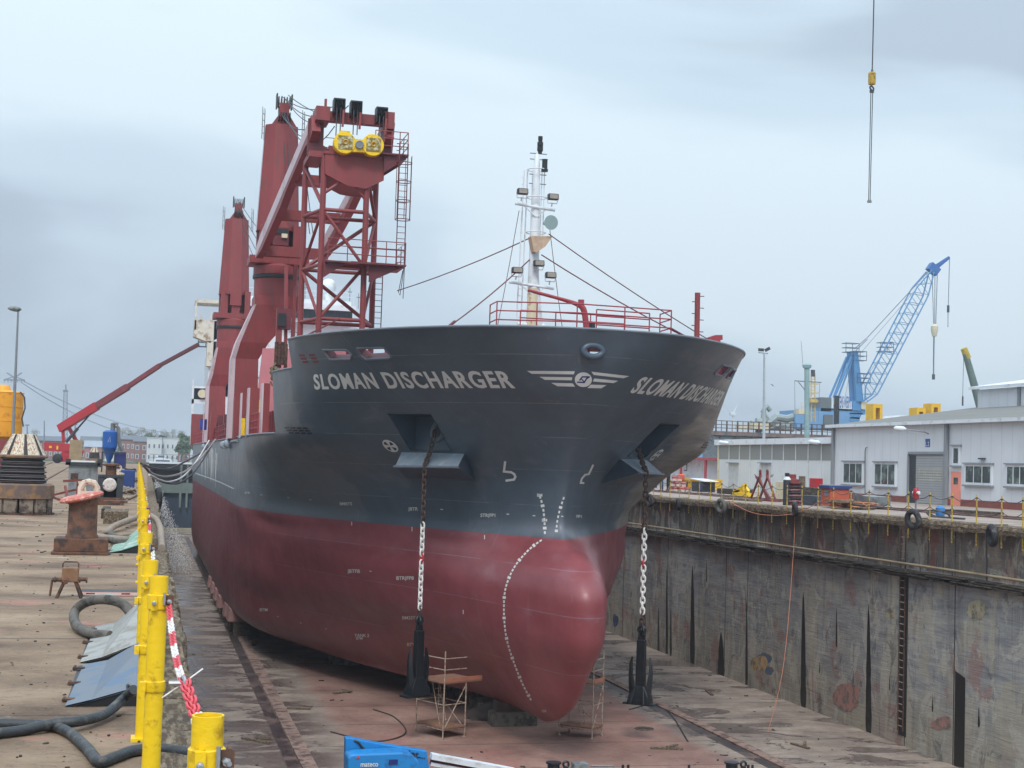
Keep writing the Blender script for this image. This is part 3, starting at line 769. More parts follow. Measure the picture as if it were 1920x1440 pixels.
        for i in range(3): wires.append((V(cx-.2+.15*i, 90.6, 24.0-.1*i), V(8.6+.25*i, 73, 19.5), .5+.35*i))
        for i in range(3): wires.append((V(cx-.2+.15*i, 90.6, 22.9), V(7.9+.3*i, 73.5, 18.9-.2*i), .8+.3*i))
        wires.append((V(cx+.2, 90.6, 24.1), V(10.8, 73, 19.1), .7))
        for i in range(2): wires.append((V(cx-.1+.2*i, 90.4, 22.8), V(cx+.35+.2*i, 89.6, 16.2), 0))
        for i in range(2): wires.append((V(cx+1.3+.2*i, 90.2, 18.6), V(cx+1.75+.2*i, 89.6, 15.4), 0))
    else:
        for k in range(4): wires.append((V(cx-.1, 90.6, 23.9-.5*k), V(cx+1.9, 88.5, 20.8-1.1*k), .1))
    wm = MB()
    for a, b, s_ in wires: wm.path(sag(a, b, s_, 10 if s_ else 1), .028, 5)
    wm.build('wire_ropes', m_wire, ped)
    return ped
crane(0, True); crane(38, False)
# jib of the second crane lies back over the hatches: its end shows as a raised pale plate
# ---- jib rest: lattice tower
Bx, Cx_, Ax, Dx = (8.0, 72.7), (10.17, 72.7), (7.35, 75.3), (11.02, 75.3)
def P3(q, z, k=0): return Vector((q[0]-.01*(z-8)*(1 if k == 0 else 1)*.5, q[1], z))
legs = MB()
tw = MB()
for q, zt in ((Bx, 16.8), (Cx_, 15.8), (Ax, 16.9), (Dx, 17.0)): tw.tube(P3(q, ZD), P3(q, zt), .15, n=12)
rest = tw.build('jib_rest_tower', m_red, ship)
br = MB()
LV = [8.65, 11.35, 14.1]
for z in LV+[16.8]:
    for a, b in ((Bx, Cx_), (Ax, Bx), (Cx_, Dx), (Ax, Dx)): br.tube(P3(a, z), P3(b, z), .1, n=10)
for i in range(3):
    z0, z1 = (LV+[16.8])[i], (LV+[16.8])[i+1]
    if i == 1: br.tube(P3(Bx, z1), P3(Cx_, z0), .085, n=8); br.tube(P3(Ax, z0), P3(Dx, z1), .1, n=8)
    if i == 0: br.tube(P3(Bx, z0), P3(Cx_, z1), .085, n=8); br.tube(P3(Ax, z1), P3(Dx, z0), .1, n=8)
    if i == 2: br.tube(P3(Bx, z0+.8), P3((9.1, 72.7), 15.7), .085, n=8); br.tube(P3(Cx_, z0+.6), P3((9.4, 72.7), 15.6), .085, n=8); br.tube(P3(Ax, 16.6), P3(Bx, 14.3), .1, n=8); br.tube(P3(Dx, 14.3), P3(Cx_, 16), .1, n=8)
    if i < 2: br.tube(P3(Ax, z0 if i else z1), P3(Bx, z1 if i else z0), .085, n=8); br.tube(P3(Cx_, z0), P3(Dx, z1), .085, n=8)
br.build('brace', m_red, rest)
cb = MB(); pts = [Vector((x, 72.45, z)) for x, z in ((7.95, 16.9), (10.95, 16.85), (10.95, 15.75), (10.05, 15.25), (9.1, 15.35), (8.0, 15.85))]
cb.prism(pts, (0, .16, 0)); cb.prism([p+Vector((0, 2.6, 0)) for p in pts], (0, .12, 0)); cb.bx((7.9, 72.4, 16.86), (11.0, 72.75, 17.0)); cb.bx((7.2, 72.6, 16.7), (7.95, 75.5, 17.0)); cb.bx((10.95, 72.6, 16.7), (11.3, 75.5, 17.0)); cb.build('cradle', m_red, rest, smooth=False)
pf = MB(); pf.bx((10.2, 72.0, 16.98), (12.1, 74.8, 17.06)); pf.prism([(10.9, 72.2, 16.95), (12.1, 72.2, 16.95), (10.9, 72.2, 16.1)], (0, .1, 0)); pf.prism([(10.9, 74.2, 16.95), (12.1, 74.2, 16.95), (10.9, 74.2, 16.1)], (0, .1, 0))
pf.bx((8.1, 71.6, 11.36), (12.1, 74.4, 11.44)); pf.prism([(8.05, 71.9, 11.36), (9.1, 71.9, 11.36), (8.05, 71.9, 10.6)], (0, .08, 0)); pf.prism([(10.3, 71.9, 11.36), (12.0, 71.9, 11.36), (10.3, 71.9, 10.5)], (0, .08, 0)); pf.build('platform', m_redd, rest, smooth=False)
rl = MB()
for (z0, x0, x1, y0, y1) in ((11.44, 8.2, 12.05, 71.65, 74.35), (17.06, 10.4, 12.05, 72.05, 74.7)):
    for dz in (.37, .74, 1.1):
        rl.path([(x0, y0, z0+dz), (x1, y0, z0+dz), (x1, y1, z0+dz), (x0+1.5, y1, z0+dz)], .025, 5)
    for t in np.linspace(0, 1, 5): rl.tube((x0+(x1-x0)*t, y0, z0), (x0+(x1-x0)*t, y0, z0+1.1), .025, n=5)
    for t in (.5, 1): rl.tube((x1, y0+(y1-y0)*t, z0), (x1, y0+(y1-y0)*t, z0+1.1), .025, n=5)
for dz in (.6, 1.1): rl.path([(8.2, 74.9, 17.1+dz), (10.6, 74.9, 17.1+dz)], .02, 5)
rl.build('railing', m_red, rest)
def ladder(mb, x, y, z0, z1, w_=.42, cage=None):
    for s_ in (-1, 1): mb.tube((x+s_*w_/2, y, z0), (x+s_*w_/2, y, z1), .028, n=5)
    z = z0+.15
    while z < z1: mb.tube((x-w_/2, y, z), (x+w_/2, y, z), .016, n=4); z += .3
    if cage:
        for z in np.arange(cage[0], cage[1]+.01, .95): mb.torus((x, y-.28, z), .38, .022, n=14, m=4)
        for a in (-2.6, -1.57, -.5, .3, 2.8): mb.tube((x+.38*math.cos(a), y-.28+.38*math.sin(a), cage[0]), (x+.38*math.cos(a), y-.28+.38*math.sin(a), cage[1]), .018, n=4)
lb = MB(); ladder(lb, 11.85, 72.0, 11.44, 17.6, cage=(13.7, 16.9)); ladder(lb, 11.25, 75.0, 8.0, 11.4); lb.build('caged_ladder', m_redd, rest)
rp = MB(); rp.path([(12.05, 72, 11.4), (11.98, 72, 10.6), (11.9, 72, 9.95), (11.82, 72, 10.1), (12.0, 72, 11.2)], .02, 5); rp.path([(12.08, 72, 11.4), (12.06, 72, 9.8)], .02, 5); rp.build('loose_rope', m_wire, rest)
# ---- yellow lifting block sitting on the rest
hk = MB()
for cxx in (8.85, 10.25): hk.lathe([(.53, -.24), (.56, -.18), (.56, .18), (.53, .24)], (cxx, 72.05, 17.35), 28, (0, 1, 0))
hk.bx((8.9, 71.85, 16.95), (10.2, 72.2, 17.42)); hk.bx((9.2, 71.86, 17.3), (9.9, 72.18, 17.6)); hk.bx((8.6, 71.84, 17.55), (9.1, 72.22, 17.95)); hk.bx((10.0, 71.84, 17.5), (10.5, 72.22, 17.88))
hko = hk.build('lifting_block', m_yel, ship)
w2 = MB()
for cxx in (8.88, 10.28): w2.bx((cxx-.36, 71.78, 17.02), (cxx+.36, 71.81, 17.7))
w2.build('scuffed_plate', mat('scuffed_plate', srgb(200, 196, 160), .6, var=.1, scale=5, dirt=srgb(120, 100, 30), damt=.75, dscale=5), hko, smooth=False)
w3 = MB()
for cxx in (8.88, 10.28): w3.torus((cxx, 71.77, 17.38), .11, .04, (0, 1, 0), 14, 6)
w3.build('sheave_pin', mat('ochre_paint', srgb(190, 140, 10), .5), hko)
w4 = MB(); w4.torus((9.57, 71.75, 17.3), .17, .05, (0, 1, 0), 16, 6); w4.lathe([(.13, 0), (.13, .06)], (9.57, 71.78, 17.3), 16, (0, -1, 0)); w4.build('swivel_eye', m_grey, hko)
# ---- forecastle rails, davit, post, bracket
def rail_run(mb, pts, z0, hs=(.4, .75, 1.1), rr=.028, posts=None):
    for h_ in hs: mb.path([(x, y, z0+h_) for x, y in pts], rr, 5)
    for i in range(len(pts)-1):
        a, b = Vector(pts[i]), Vector(pts[i+1]); n_ = max(1, int((b-a).length/1.4))
        for k in range(n_): p = a.lerp(b, k/n_); mb.tube((p.x, p.y, z0-.3), (p.x, p.y, z0+hs[-1]), rr, n=5)
    p = pts[-1]; mb.tube((p[0], p[1], z0-.3), (p[0], p[1], z0+hs[-1]), rr, n=5)
m_rail = mat('red_rail', srgb(150, 54, 62), .5, var=.1)
rm = MB(); zz = 6.85
rail_run(rm, [(12.95, 56.4), (12.9, 55), (15.9, 54.2), (19.9, 54.6), (20.0, 56.2)], zz, (.45, .8, 1.15)); rail_run(rm, [(14.4, 57.2), (18.9, 57.4)], zz, (.45, .8, 1.1))
rail_run(rm, [(16.9, 54.9), (19.2, 55.2)], zz, (.45, .8, 1.05)); rm.build('foredeck_railing', m_rail, ship)
bp_ = MB(); bp_.bx((12.9, 54.6, 6.45), (20.0, 57.6, 6.5))
for x in (13.2, 16.5, 19.8):
    for y in (54.8, 57.4): bp_.beam((x, y, ZF-.1), (x, y, 6.5), .1)
bp_.build('mast_platform', m_red, ship, smooth=False)
dv = MB(); A = [W(*q, Y=57) for q in ((1100, 625), (1098, 600), (1094, 580), (1085, 572), (1060, 563), (990, 544))]
dv.path(spline(A, 4), [.13]*9+[.13, .12, .11, .1, .095, .09, .085, .08, .07, .07, .07, .06][:len(spline(A, 4))-9], 8); dv.tube(A[0], A[0]-Vector((0, 0, 1.7)), .15); dv.box(A[3]+Vector((.1, 0, .1)), (.2, .2, .25)); dv.build('small_davit', m_rail, ship)
dw = MB(); dw.bx(W(1103, 624, Y=57.3), W(1112, 608, Y=57.6)); dw.build('davit_winch', m_black, ship, smooth=False)
pm = MB(); p = W(1308, 549, Y=60); q = W(1307, 640, Y=60); pm.tube((q.x, 60, ZF-.1), p, .12, n=12)
for k in range(8):
    z = 7.5+k*.26; s_ = 1 if k % 2 else -1; pm.tube((q.x+s_*.1, 60, z), (q.x+s_*.28, 60, z), .02, n=4)
pm.build('step_pole', m_red, ship)
bk = MB(); q = W(1330, 650, Y=62); bk.prism([W(1331, 652, Y=62), W(1331, 632, Y=62), W(1342, 628, Y=62), W(1355, 628, Y=62), W(1355, 637, Y=62), W(1351, 637, Y=62), W(1350, 660, Y=62)], (0, .4, 0)); bk.bx((q.x, 62, ZF-.1), (q.x+.3, 62.3, q.z+.1)); bk.build('roller_bracket', m_rail, ship, smooth=False)
# bollards seen through the fairleads
for sgn in (-1, 1):
    for y in (57.6, 59.8):
        x = CX+sgn*(hb(y, ZF)-1.15)
        bo = MB(); bo.lathe([(.3, ZF-.1), (.27, ZF), (.27, ZF+.62), (.36, ZF+.66), (.36, ZF+.72)], (x, y, 0), 16); bo.bx((x-.5, y-.6, ZF-.08), (x+.5, y+.6, ZF+.06)); bo.lathe([(.24, ZF), (.24, ZF+.6)], (x+.1, y+.75, 0), 12); bo.build('mooring_bollard', m_rail, ship)
# stowed gear at the break of the forecastle
gx = MB(); gx.beam(W(521, 690, Y=71.2), W(524, 580, Y=71.2), .28); gx.beam(W(535, 690, Y=71.4), W(537, 500, Y=71.4), .16); gx.build('gear_post', m_red, ship, smooth=False)
gb = MB(); a = W(519, 616, Y=71.0); b = W(545, 581, Y=71.5); gb.bx(a, b); gbo = gb.build('signal_box', m_redd, ship, smooth=False); g3 = MB(); g3.bx(W(521, 611, Y=70.9), W(537, 588, Y=70.96)); g3.build('box_opening', m_black, gbo, smooth=False)
for i in range(4):
    g4 = MB(); p = W(517+i*6, 684, Y=70.9); g4.tube(p, p+Vector((0, 0, 1.1-.1*(i % 2))), .09, n=8); g4.build('gas_bottle', m_rust, ship)
g5 = MB(); rnd = random.Random(2)
for i in range(26):
    p = W(509+rnd.random()*12, 690+rnd.random()*22, Y=70.3-rnd.random()*.3); g5.sphere(p, .07+rnd.random()*.07, 6, 4)
m_rope = mat('old_rope', srgb(104, 96, 74), .9, var=.4, scale=9); 
g5.path([W(*q, Y=70.0) for q in ((517, 680), (511, 690), (509, 702), (513, 712), (515, 719), (511, 723), (507, 715))], .05, 5); g5.build('rope_tangle', m_rope, ship)
# ---- foremast
fm = MB(); base = Vector((15.68, 60, ZF-.1)); top = Vector((15.75, 60, 15.0))
fm.lathe([(.27, ZF-.1), (.24, 9.2)], (15.62, 60, 0), 14); mast = fm.build('foremast', m_cream, ship)
fm = MB(); fm.lathe([(.245, 9.2), (.2, 12), (.17, 13.6), (.12, 14.9), (.05, 15.0)], (15.62, 60, 0), 14); fm.build('upper_mast', m_white, mast)
u = MB()
for dxx in (-.42, -.62): u.tube((15.62+dxx, 60.3, 7.2), (15.62+dxx*.75, 60.3, 14.3), .03, n=5)
z = 7.4
while z < 14.2: u.tube((15.16, 60.3, z), (15.04, 60.3, z), .015, n=4); z += .3
u.tube((15.95, 59.9, 7.0), (15.72, 59.9, 9.6), .09, n=6); u.tube((16.25, 60, ZF), (15.75, 60, 9.9), .09, n=8); u.tube((15.0, 60, 7.65), (16.15, 60, 7.65), .09, n=8)
for z0, z1 in ((11.5, 14.3),): 
    for dxx in (-.55, -.25, .28, .42): u.tube((15.66+dxx*.8, 60.1, z0), (15.66+dxx*.8, 60.1, z1), .022, n=4)
    for z in (11.6, 13.1, 14.3): u.torus((15.66, 60.0, z), .42, .022, n=14, m=4)
u.build('mast_ladder', m_white, mast)
for z, wl, wr in ((12.7, .95, .8), (9.35, 1.1, .85)):
    y = MB(); y.tube((15.62-wl, 59.8, z+.05), (15.62+wr, 59.8, z-.12), .06, n=8); y.beam((15.62-wl*.6, 59.8, z), (15.6, 59.8, z-.45), .05); y.beam((15.62+wr*.6, 59.8, z-.05), (15.65, 59.8, z-.45), .05); y.build('yard', m_white, mast)
for dxx, z in ((-.72, 12.95), (.62, 12.82), (-.85, 9.6), (.62, 9.48), (.08, 9.95)):
    f = MB(); f.bx((15.62+dxx-.22, 59.35, z+.15), (15.62+dxx+.22, 59.65, z+.4)); fo = f.build('floodlight', m_dark, mast, smooth=False, bevel=.03)
    f = MB(); f.bx((15.62+dxx-.18, 59.33, z+.18), (15.62+dxx+.18, 59.345, z+.37)); f.build('lamp_glass', m_lamp, mast, smooth=False)
    f = MB(); f.path([(15.62+dxx-.26, 59.5, z+.27), (15.62+dxx-.2, 59.6, z+.02), (15.62+dxx+.2, 59.6, z+.02), (15.62+dxx+.26, 59.5, z+.27)], .02, 5); f.tube((15.62+dxx, 59.7, z-.1), (15.62+dxx, 59.6, z+.04), .03, n=6); f.build('floodlight_yoke', m_white, mast)
h = MB(); h.lathe([(.31, 0), (.24, .08), (.15, .22), (.08, .4), (.06, .6), (.09, .62), (.09, .75)], (16.08, 59.1, 11.93), 20, (-.1, 1, .1))
h.build('fog_horn', mat('pale_green_metal', srgb(138, 160, 160), .45, var=.1), mast)
f = MB(); f.prism([(15.3, 59.4, 11.35), (16.25, 59.4, 11.4), (15.95, 59.4, 10.95), (15.55, 59.4, 10.65), (15.45, 59.4, 10.7)], (0, .5, 0)); f.build('horn_bracket', mat('rusted_cream', srgb(186, 160, 136), .7, var=.2, scale=4), mast, smooth=False)
f = MB(); f.lathe([(.09, 15.0), (.09, 15.1), (.13, 15.12), (.13, 15.3), (.1, 15.32), (.13, 15.34), (.13, 15.5), (.08, 15.52), (.1, 15.6), (.1, 15.75)], (15.74, 60, 0), 12); f.lathe([(.15, 14.2), (.15, 14.3), (.12, 14.32), (.12, 14.7), (.14, 14.72)], (15.9, 59.75, 0), 12); f.build('navigation_light', m_black, mast)
for z in (14.1, 14.75, 15.0, 13.7): 
    f = MB(); f.tube((15.3, 60, z), (16.05, 60, z), .022, n=4); f.build('mast_rung', m_grey, mast)
# stays
st = MB(); mt = Vector((15.4, 60, 11.35))
for a, b, r_ in ((mt, W(745, 545, Y=71), .025), (Vector((15.5, 60, 10.5)), W(838, 615, Y=57), .028), (Vector((16.1, 59.5, 11.5)), W(1350, 650, Y=62), .025), (Vector((15.8, 59.5, 10.6)), W(1297, 638, Y=59), .028), (Vector((14.9, 60, 12.5)), W(931, 620, Y=62), .015), (Vector((16.2, 60, 12.3)), W(1055, 620, Y=62), .015)): st.path(sag(a, b, .12, 6), r_, 5)
a = W(838, 615, Y=57); st.tube(a, a.lerp(Vector((15.5, 60, 10.5)), .09), .06, n=6); a = W(1297, 638, Y=59); st.tube(a, a.lerp(Vector((15.8, 59.5, 10.6)), .14), .05, n=6)
a = W(565, 634, Y=70); b = W(636, 598, Y=72.5); st.tube(a, b, .04, n=6); st.build('stay_wires', m_redd, mast)
hr = MB()
for i in range(1): rail_run(hr, [(8.9, 66), (12.3, 66.5)], 6.9, (.25, .5))
hr.build('side_railing', m_rail, ship)
# ---- main deck: coaming, hatch, stays, rail
cm = MB(); cm.bx((7.2, 79, ZD-.06), (24.3, 165, 4.6)); coam = cm.build('hatch_coaming', m_red, ship, smooth=False)
cs = MB()
for i, y in enumerate(np.arange(79.5, 164, 1.8)): cs.bx((6.7, y, ZD-.06), (7.2, y+.08, 4.3))
cs.build('coaming_stay', m_redd, ship, smooth=False)
hc = MB(); hc.bx((7.4, 82, 4.6), (24.1, 164, 5.2)); hc.build('hatch_cover', m_pink, ship, smooth=False)
hf = MB(); a = [W(520, 655, Y=84), W(470, 657, Y=84)]; hf.prism([(5.9, 86, ZD), (12.5, 86, ZD), (12.5, 86, 8.2), (6.3, 86, 8.0)], (0, .5, 0)); hf.build('folded_hatch_panel', m_pink, ship, smooth=False)
# tall box stays between the crane and the forecastle, seen edge-on along the side
def bstay(pxl, pxr, pyt, pyb, Y, pale=True):
    a = W(pxl, pyb, Y=Y); b = W(pxr, pyt, Y=Y)
    m_ = MB(); m_.bx((a.x, Y, ZD-.06), (b.x, Y+1.0, b.z)); o = m_.build('deck_stay', m_red, ship, smooth=False)
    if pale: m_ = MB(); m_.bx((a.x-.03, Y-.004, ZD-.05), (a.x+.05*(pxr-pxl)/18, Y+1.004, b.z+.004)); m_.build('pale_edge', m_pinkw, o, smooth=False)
bstay(489, 507, 719, 820, 72.5); bstay(463, 487, 728, 826, 77); bstay(450, 463, 737, 830, 82); bstay(436, 450, 744, 836, 86, False)
bstay(393, 402, 770, 845, 118, False); bstay(380, 384, 775, 845, 122); 
rr = MB(); ysr = list(np.linspace(72.3, 89, 9))
def srail(y0, y1, n_):
    ys_ = np.linspace(y0, y1, n_)
    for h_ in (.38, .74, 1.1): rr.path([(CX-hb(y, ZD)+.12, y, ZD+h_) for y in ys_], .028, 5)
    for y in ys_: rr.tube((CX-hb(y, ZD)+.12, y, ZD), (CX-hb(y, ZD)+.12, y, ZD+1.1), .03, n=5)
srail(72, 90, 10); srail(93.5, 128, 16); srail(132, 172, 16); rr.build('deck_railing', m_rail, ship)
de = MB(); de.bx((5.9, 94, ZD), (6.7, 126, ZD+.9)); 
rnd = random.Random(5)
for i in range(16): y = 95+rnd.random()*30; de.bx((5.6, y, ZD+.5), (6.6, y+.8+rnd.random(), ZD+1.2+rnd.random()*1.1))
de.build('deck_machinery', m_redd, ship, smooth=False)
for i, (px, py, c) in enumerate(((487, 765, m_yel), (470, 745, m_yel), (456, 800, m_yel))):
    q = MB(); p = W(px, py, Y=80); q.box(p, (.18, .3, .9)); q.build('yellow_fitting', c, ship, smooth=False)
bd = MB(); p = W(381, 795, Y=125); bd.lathe([(.3, 0), (.3, .9)], (p.x, p.y, p.z-.5), 12); bd.build('blue_drum', mat('drum_blue', srgb(40, 52, 140), .4), ship)
rh = MB(); rh.torus(W(497, 776, Y=73.5), .22, .035, (0, 1, 0), 16, 6); rh.build('valve_wheel', m_rail, ship)
# grey side fenders under the deck edge at the crane foot
ff = MB(); ff.tube((4.95, 84.2, 2.55), (4.95, 90.2, 2.55), .09, n=8); ff.build('edge_pipe', m_grey, ship)
ff = MB(); ff.lathe([(.05, -1.2), (.28, -1.05), (.3, 0), (.28, 1.05), (.05, 1.2)], (4.9, 92.5, 2.45), 12, (0, 1, 0)); ff.lathe([(.05, -.9), (.25, -.8), (.25, .8), (.05, .9)], (4.9, 98, 2.4), 12, (0, 1, 0)); ff.lathe([(.05, -1.5), (.28, -1.3), (.28, 1.3), (.05, 1.5)], (4.9, 130, 2.4), 12, (0, 1, 0)); ff.build('rounded_sponson', mat('light_hull_grey', srgb(150, 158, 168), .45), ship)
# ---- superstructure
ss = MB(); Y0 = 174; x0 = 5.35; x1 = CX*2-x0
ss.bx((x0+2.0, Y0, ZD), (x1-2.0, 188, 17.6)); ss.bx((x0+1.2, Y0+.5, ZD), (x0+2.0, 187, 13.5)); ss.bx((x1-2.0, Y0+.5, ZD), (x1-1.2, 187, 13.5)); sso = ss.build('superstructure', m_white, ship, smooth=False)
q = MB(); q.bx((x0+3.2, Y0-1.2, 17.6), (x1-3, 186, 18.1)); q.bx((x0+2.6, Y0-2.2, 19.1), (x1-2.8, 186.5, 19.75)); q.bx((x0+3.0, Y0-1.6, 19.75), (x1-3.3, 186, 20.3)); q.build('bridge_deck', m_white, sso, smooth=False)
q = MB(); q.bx((x0+3.1, Y0-1.5, 18.1), (x1-3.1, 185.5, 19.1)); q.build('bridge_windows', m_glass, sso, smooth=False)
q = MB()
for x in np.arange(x0+3.1, x1-3, 1.15): q.bx((x, Y0-1.56, 18.1), (x+.12, Y0-1.5, 19.1))
q.build('window_mullion', m_black, sso, smooth=False)
q = MB(); q.sphere((20.6, 178, 22.6), .95, 18, 12); q.lathe([(.5, 20.3), (.45, 21.8)], (20.6, 178, 0), 12); q.build('radome', m_white, sso)
q = MB()
for x, z in ((12, 22.4), (14, 21.8), (23.5, 22.8), (24.6, 22.2), (25.5, 23), (18, 23)): q.tube((x, 180, 20.3), (x, 180, z), .05, n=5); q.box((x, 180, z-.5), (.5, .1, .12))
q.build('antenna', m_grey, sso)
q = MB(); rail_run(q, [(x0+3, Y0-1.5), (x1-3, Y0-1.5)], 20.3, (.5, 1.0), .03); q.build('roof_railing', m_white, sso)
# port bridge wing seen edge-on
wg = MB(); wg.bx((4.75, 174, 19.35), (7.9, 178, 19.75)); wg.bx((4.75, 174, 16.2), (4.95, 174.2, 19.4)); wg.prism([(4.7, 174, 17.3), (7.9, 174, 17.3), (7.9, 174, 15.2), (7.3, 174, 15.2), (6.6, 174, 14.7), (4.7, 174, 15.4)], (0, 2.5, 0)); wg.prism([(5.3, 173.9, 17.3), (5.6, 173.9, 17.3), (5.45, 173.9, 18.4)], (0, .2, 0)); wg.prism([(6.5, 173.9, 17.3), (6.9, 173.9, 17.3), (6.6, 173.9, 18.4)], (0, .2, 0)); wg.bx((6.3, 174, 12), (7.4, 176, 14.9)); wg.build('bridge_wing', mat('wing_paint', srgb(206, 202, 188), .5, var=.08, scale=1, dirt=srgb(150, 130, 104), damt=.35, dscale=1.2), sso, smooth=False)
wg = MB(); wg.bx((7.0, 174, 8.5), (9.2, 180, 17.5)); wg.build('wing_trunk', m_white, sso, smooth=False)
# aft structure by the crane foot: pilot house column, lifeboat platform
q = MB(); q.bx((4.75, 172, 7.5), (7.3, 172.4, 8.0)); q.bx((4.75, 172, 2.7), (5.0, 172.3, 8)); q.bx((4.75, 172, 9.3), (7.3, 172.3, 9.5)); q.bx((4.75, 171.9, 8), (4.9, 172.2, 10.2)); q.build('boat_platform', m_white, sso, smooth=False)
q = MB(); q.bx((5.0, 172.6, 8.0), (7.3, 173, 9.3)); q.build('platform_window', m_glass, sso, smooth=False)
q = MB(); q.lathe([(.5, 0), (.5, .5), (.4, .6)], (5.9, 171.6, 8.65), 16, (0, 1, 0)); q.build('liferaft_canister', m_cream, sso)
q = MB(); q.bx((4.8, 171.9, 2.7), (6.6, 172.1, 6.3)); q.build('stair_screen', m_red, sso, smooth=False)
q = MB(); q.bx((11.4, 173.9, 10.8), (14.4, 173.98, 11.0)); q.bx((20.2, 173.9, 14.8), (21.6, 173.98, 15.1)); q.bx((23.4, 173.9, 16.2), (24.4, 173.98, 16.5)); q.build('front_fitting', m_grey, sso, smooth=False)
q = MB()
for x in (9.8, 10.9): q.bx((x, 173.92, 5.6), (x+.9, 173.98, 6.4))
q.build('front_window', m_glass, sso, smooth=False)
# white side bulwark aft
# ================================================================ ANCHORS AND CHAINS
def link(mb, c, d, side, L_=.29, w_=.17, r_=.036):
    """one stadium link, long axis d, flat axis side"""
    d = d.normalized(); s_ = side.normalized(); a = L_/2-w_/2; pts = []
    for k in range(6): an = -math.pi/2+math.pi*k/5; pts.append(c+d*(a+math.cos(an)*w_/2*1.0)+s_*math.sin(an)*w_/2)
    for k in range(6): an = math.pi/2+math.pi*k/5; pts.append(c+d*(-a+math.cos(an)*w_/2)+s_*math.sin(an)*w_/2)
    mb.path(pts, r_, 6, closed=True)
m_rlink = mat('rusty_chain', srgb(74, 56, 48), .8, var=.3, scale=8)
m_wlink = mat('white_chain', srgb(222, 222, 218), .5, var=.08, scale=6)
m_rdlink = mat('red_chain', srgb(190, 40, 44), .5, var=.1)
m_anchor = mat('black_anchor', srgb(20, 27, 32), .38, var=.3, scale=3)
for k, (hp, nh, al, fl, lipc) in enumerate(anch):
    rot = (R(206) if k == 0 else R(-38))
    lip = (fl[0].lerp(fl[1], .5 if k == 0 else .8))+Vector((0, 0, .1))+nh*.06
    zb = -7.55 if k == 0 else -7.8
    zt = zb+3.2
    side_word = 'port' if k == 0 else 'starboard'
    lbl = ('anchor chain hanging from the ship over the anchor shelf nearest the yellow posts', 'anchor chain hanging past the far anchor shelf, nearest the stained far wall')[k]
    ch = thing('anchor_chain', lbl, 'anchor chain', (lip.x, lip.y, zt))
    path = []
    n1_ = max(3, int((lip-hp).length/.21))
    for i in range(n1_): path.append(hp+nh*.25+(lip-hp-nh*.25)*(i/n1_)-Vector((0, 0, .18*math.sin(math.pi*i/n1_))))
    nz = int((lip.z-zt+.02)/.21)
    for i in range(nz+1): path.append(lip-Vector((0, 0, (lip.z-zt+.02)*i/nz)))
    groups = {'rusty_links': MB(), 'white_links': MB(), 'red_link': MB()}
    for i in range(len(path)-1):
        c = (path[i]+path[i+1])/2; d = path[i+1]-path[i]; s1 = (al if i % 2 else nh); s1 = s1-d.normalized()*s1.dot(d.normalized())
        g_ = 'rusty_links'
        if (-4.2 if k == 0 else -4.2) < c.z < -.75: g_ = 'white_links'
        if abs(c.z+2.15) < .18: g_ = 'red_link'
        link(groups[g_], c, d, s1)
    groups['rusty_links'].build('rusty_links', m_rlink, ch); groups['white_links'].build('white_links', m_wlink, ch); groups['red_link'].build('red_link', m_rdlink, ch)
    c = Vector((lip.x, lip.y, 0))
    sk = MB(); sk.torus(c+Vector((0, 0, zt-.2)), .17, .05, (1, 0, 0), 14, 6, sx=1.5, sy=.9); sk.build('swivel_shackle', m_anchor, ch)
    an = thing('ship_anchor', ('black stockless anchor hanging beside the scaffold with the boarded platform', 'black stockless anchor hanging clear over the dock floor near the far wall')[k], 'anchor', (c.x, c.y, zb), group='ship anchors hanging on their chains')
    Ro = Matrix.Rotation(rot, 3, 'Z')
    T = lambda x, y, z: c+Vector((0, 0, zb))+Ro@Vector((x, y, z))
    s_ = MB(); s_.prism([T(-.2, -.12, .3), T(.2, -.12, .3), T(.17, -.12, 2.55), T(-.17, -.12, 2.55)], Ro@Vector((0, .26, 0))); s_.prism([T(-.17, -.05, 2.5), T(.17, -.05, 2.5), T(.12, -.05, 2.95), T(-.12, -.05, 2.95)], Ro@Vector((0, .1, 0))); s_.torus(T(0, 0, 2.95), .15, .06, Ro@Vector((0, 1, 0)), 14, 6)
    s_.build('shank', m_anchor, an, smooth=False, bevel=.02)
    cr_ = MB()
    lo = [(-.46, -.32, .02), (.46, -.32, .02), (.46, .32, .02), (-.46, .32, .02)]; hi = [(-.21, -.17, .7), (.21, -.17, .7), (.21, .17, .7), (-.21, .17, .7)]; md_ = [(-.42, -.28, .3), (.42, -.28, .3), (.42, .28, .3), (-.42, .28, .3)]
    cr_.add([T(*v) for v in lo+md_+hi], [(3, 2, 1, 0), (8, 9, 10, 11)]+[(i, (i+1) % 4, 4+(i+1) % 4, 4+i) for i in range(4)]+[(4+i, 4+(i+1) % 4, 8+(i+1) % 4, 8+i) for i in range(4)])
    cr_.prism([T(-.66, -.28, -.06), T(.66, -.28, -.06), T(.66, .28, -.06), T(-.66, .28, -.06)], Vector((0, 0, .08)))
    for sx in (-1, 1): cr_.prism([T(sx*.25, -.46, 0), T(sx*.32, -.46, 0), T(sx*.2, -.2, .7), T(sx*.14, -.2, .7)], Ro@Vector((0, .12, 0)))
    cr_.build('crown', m_anchor, an, smooth=False, bevel=.015)
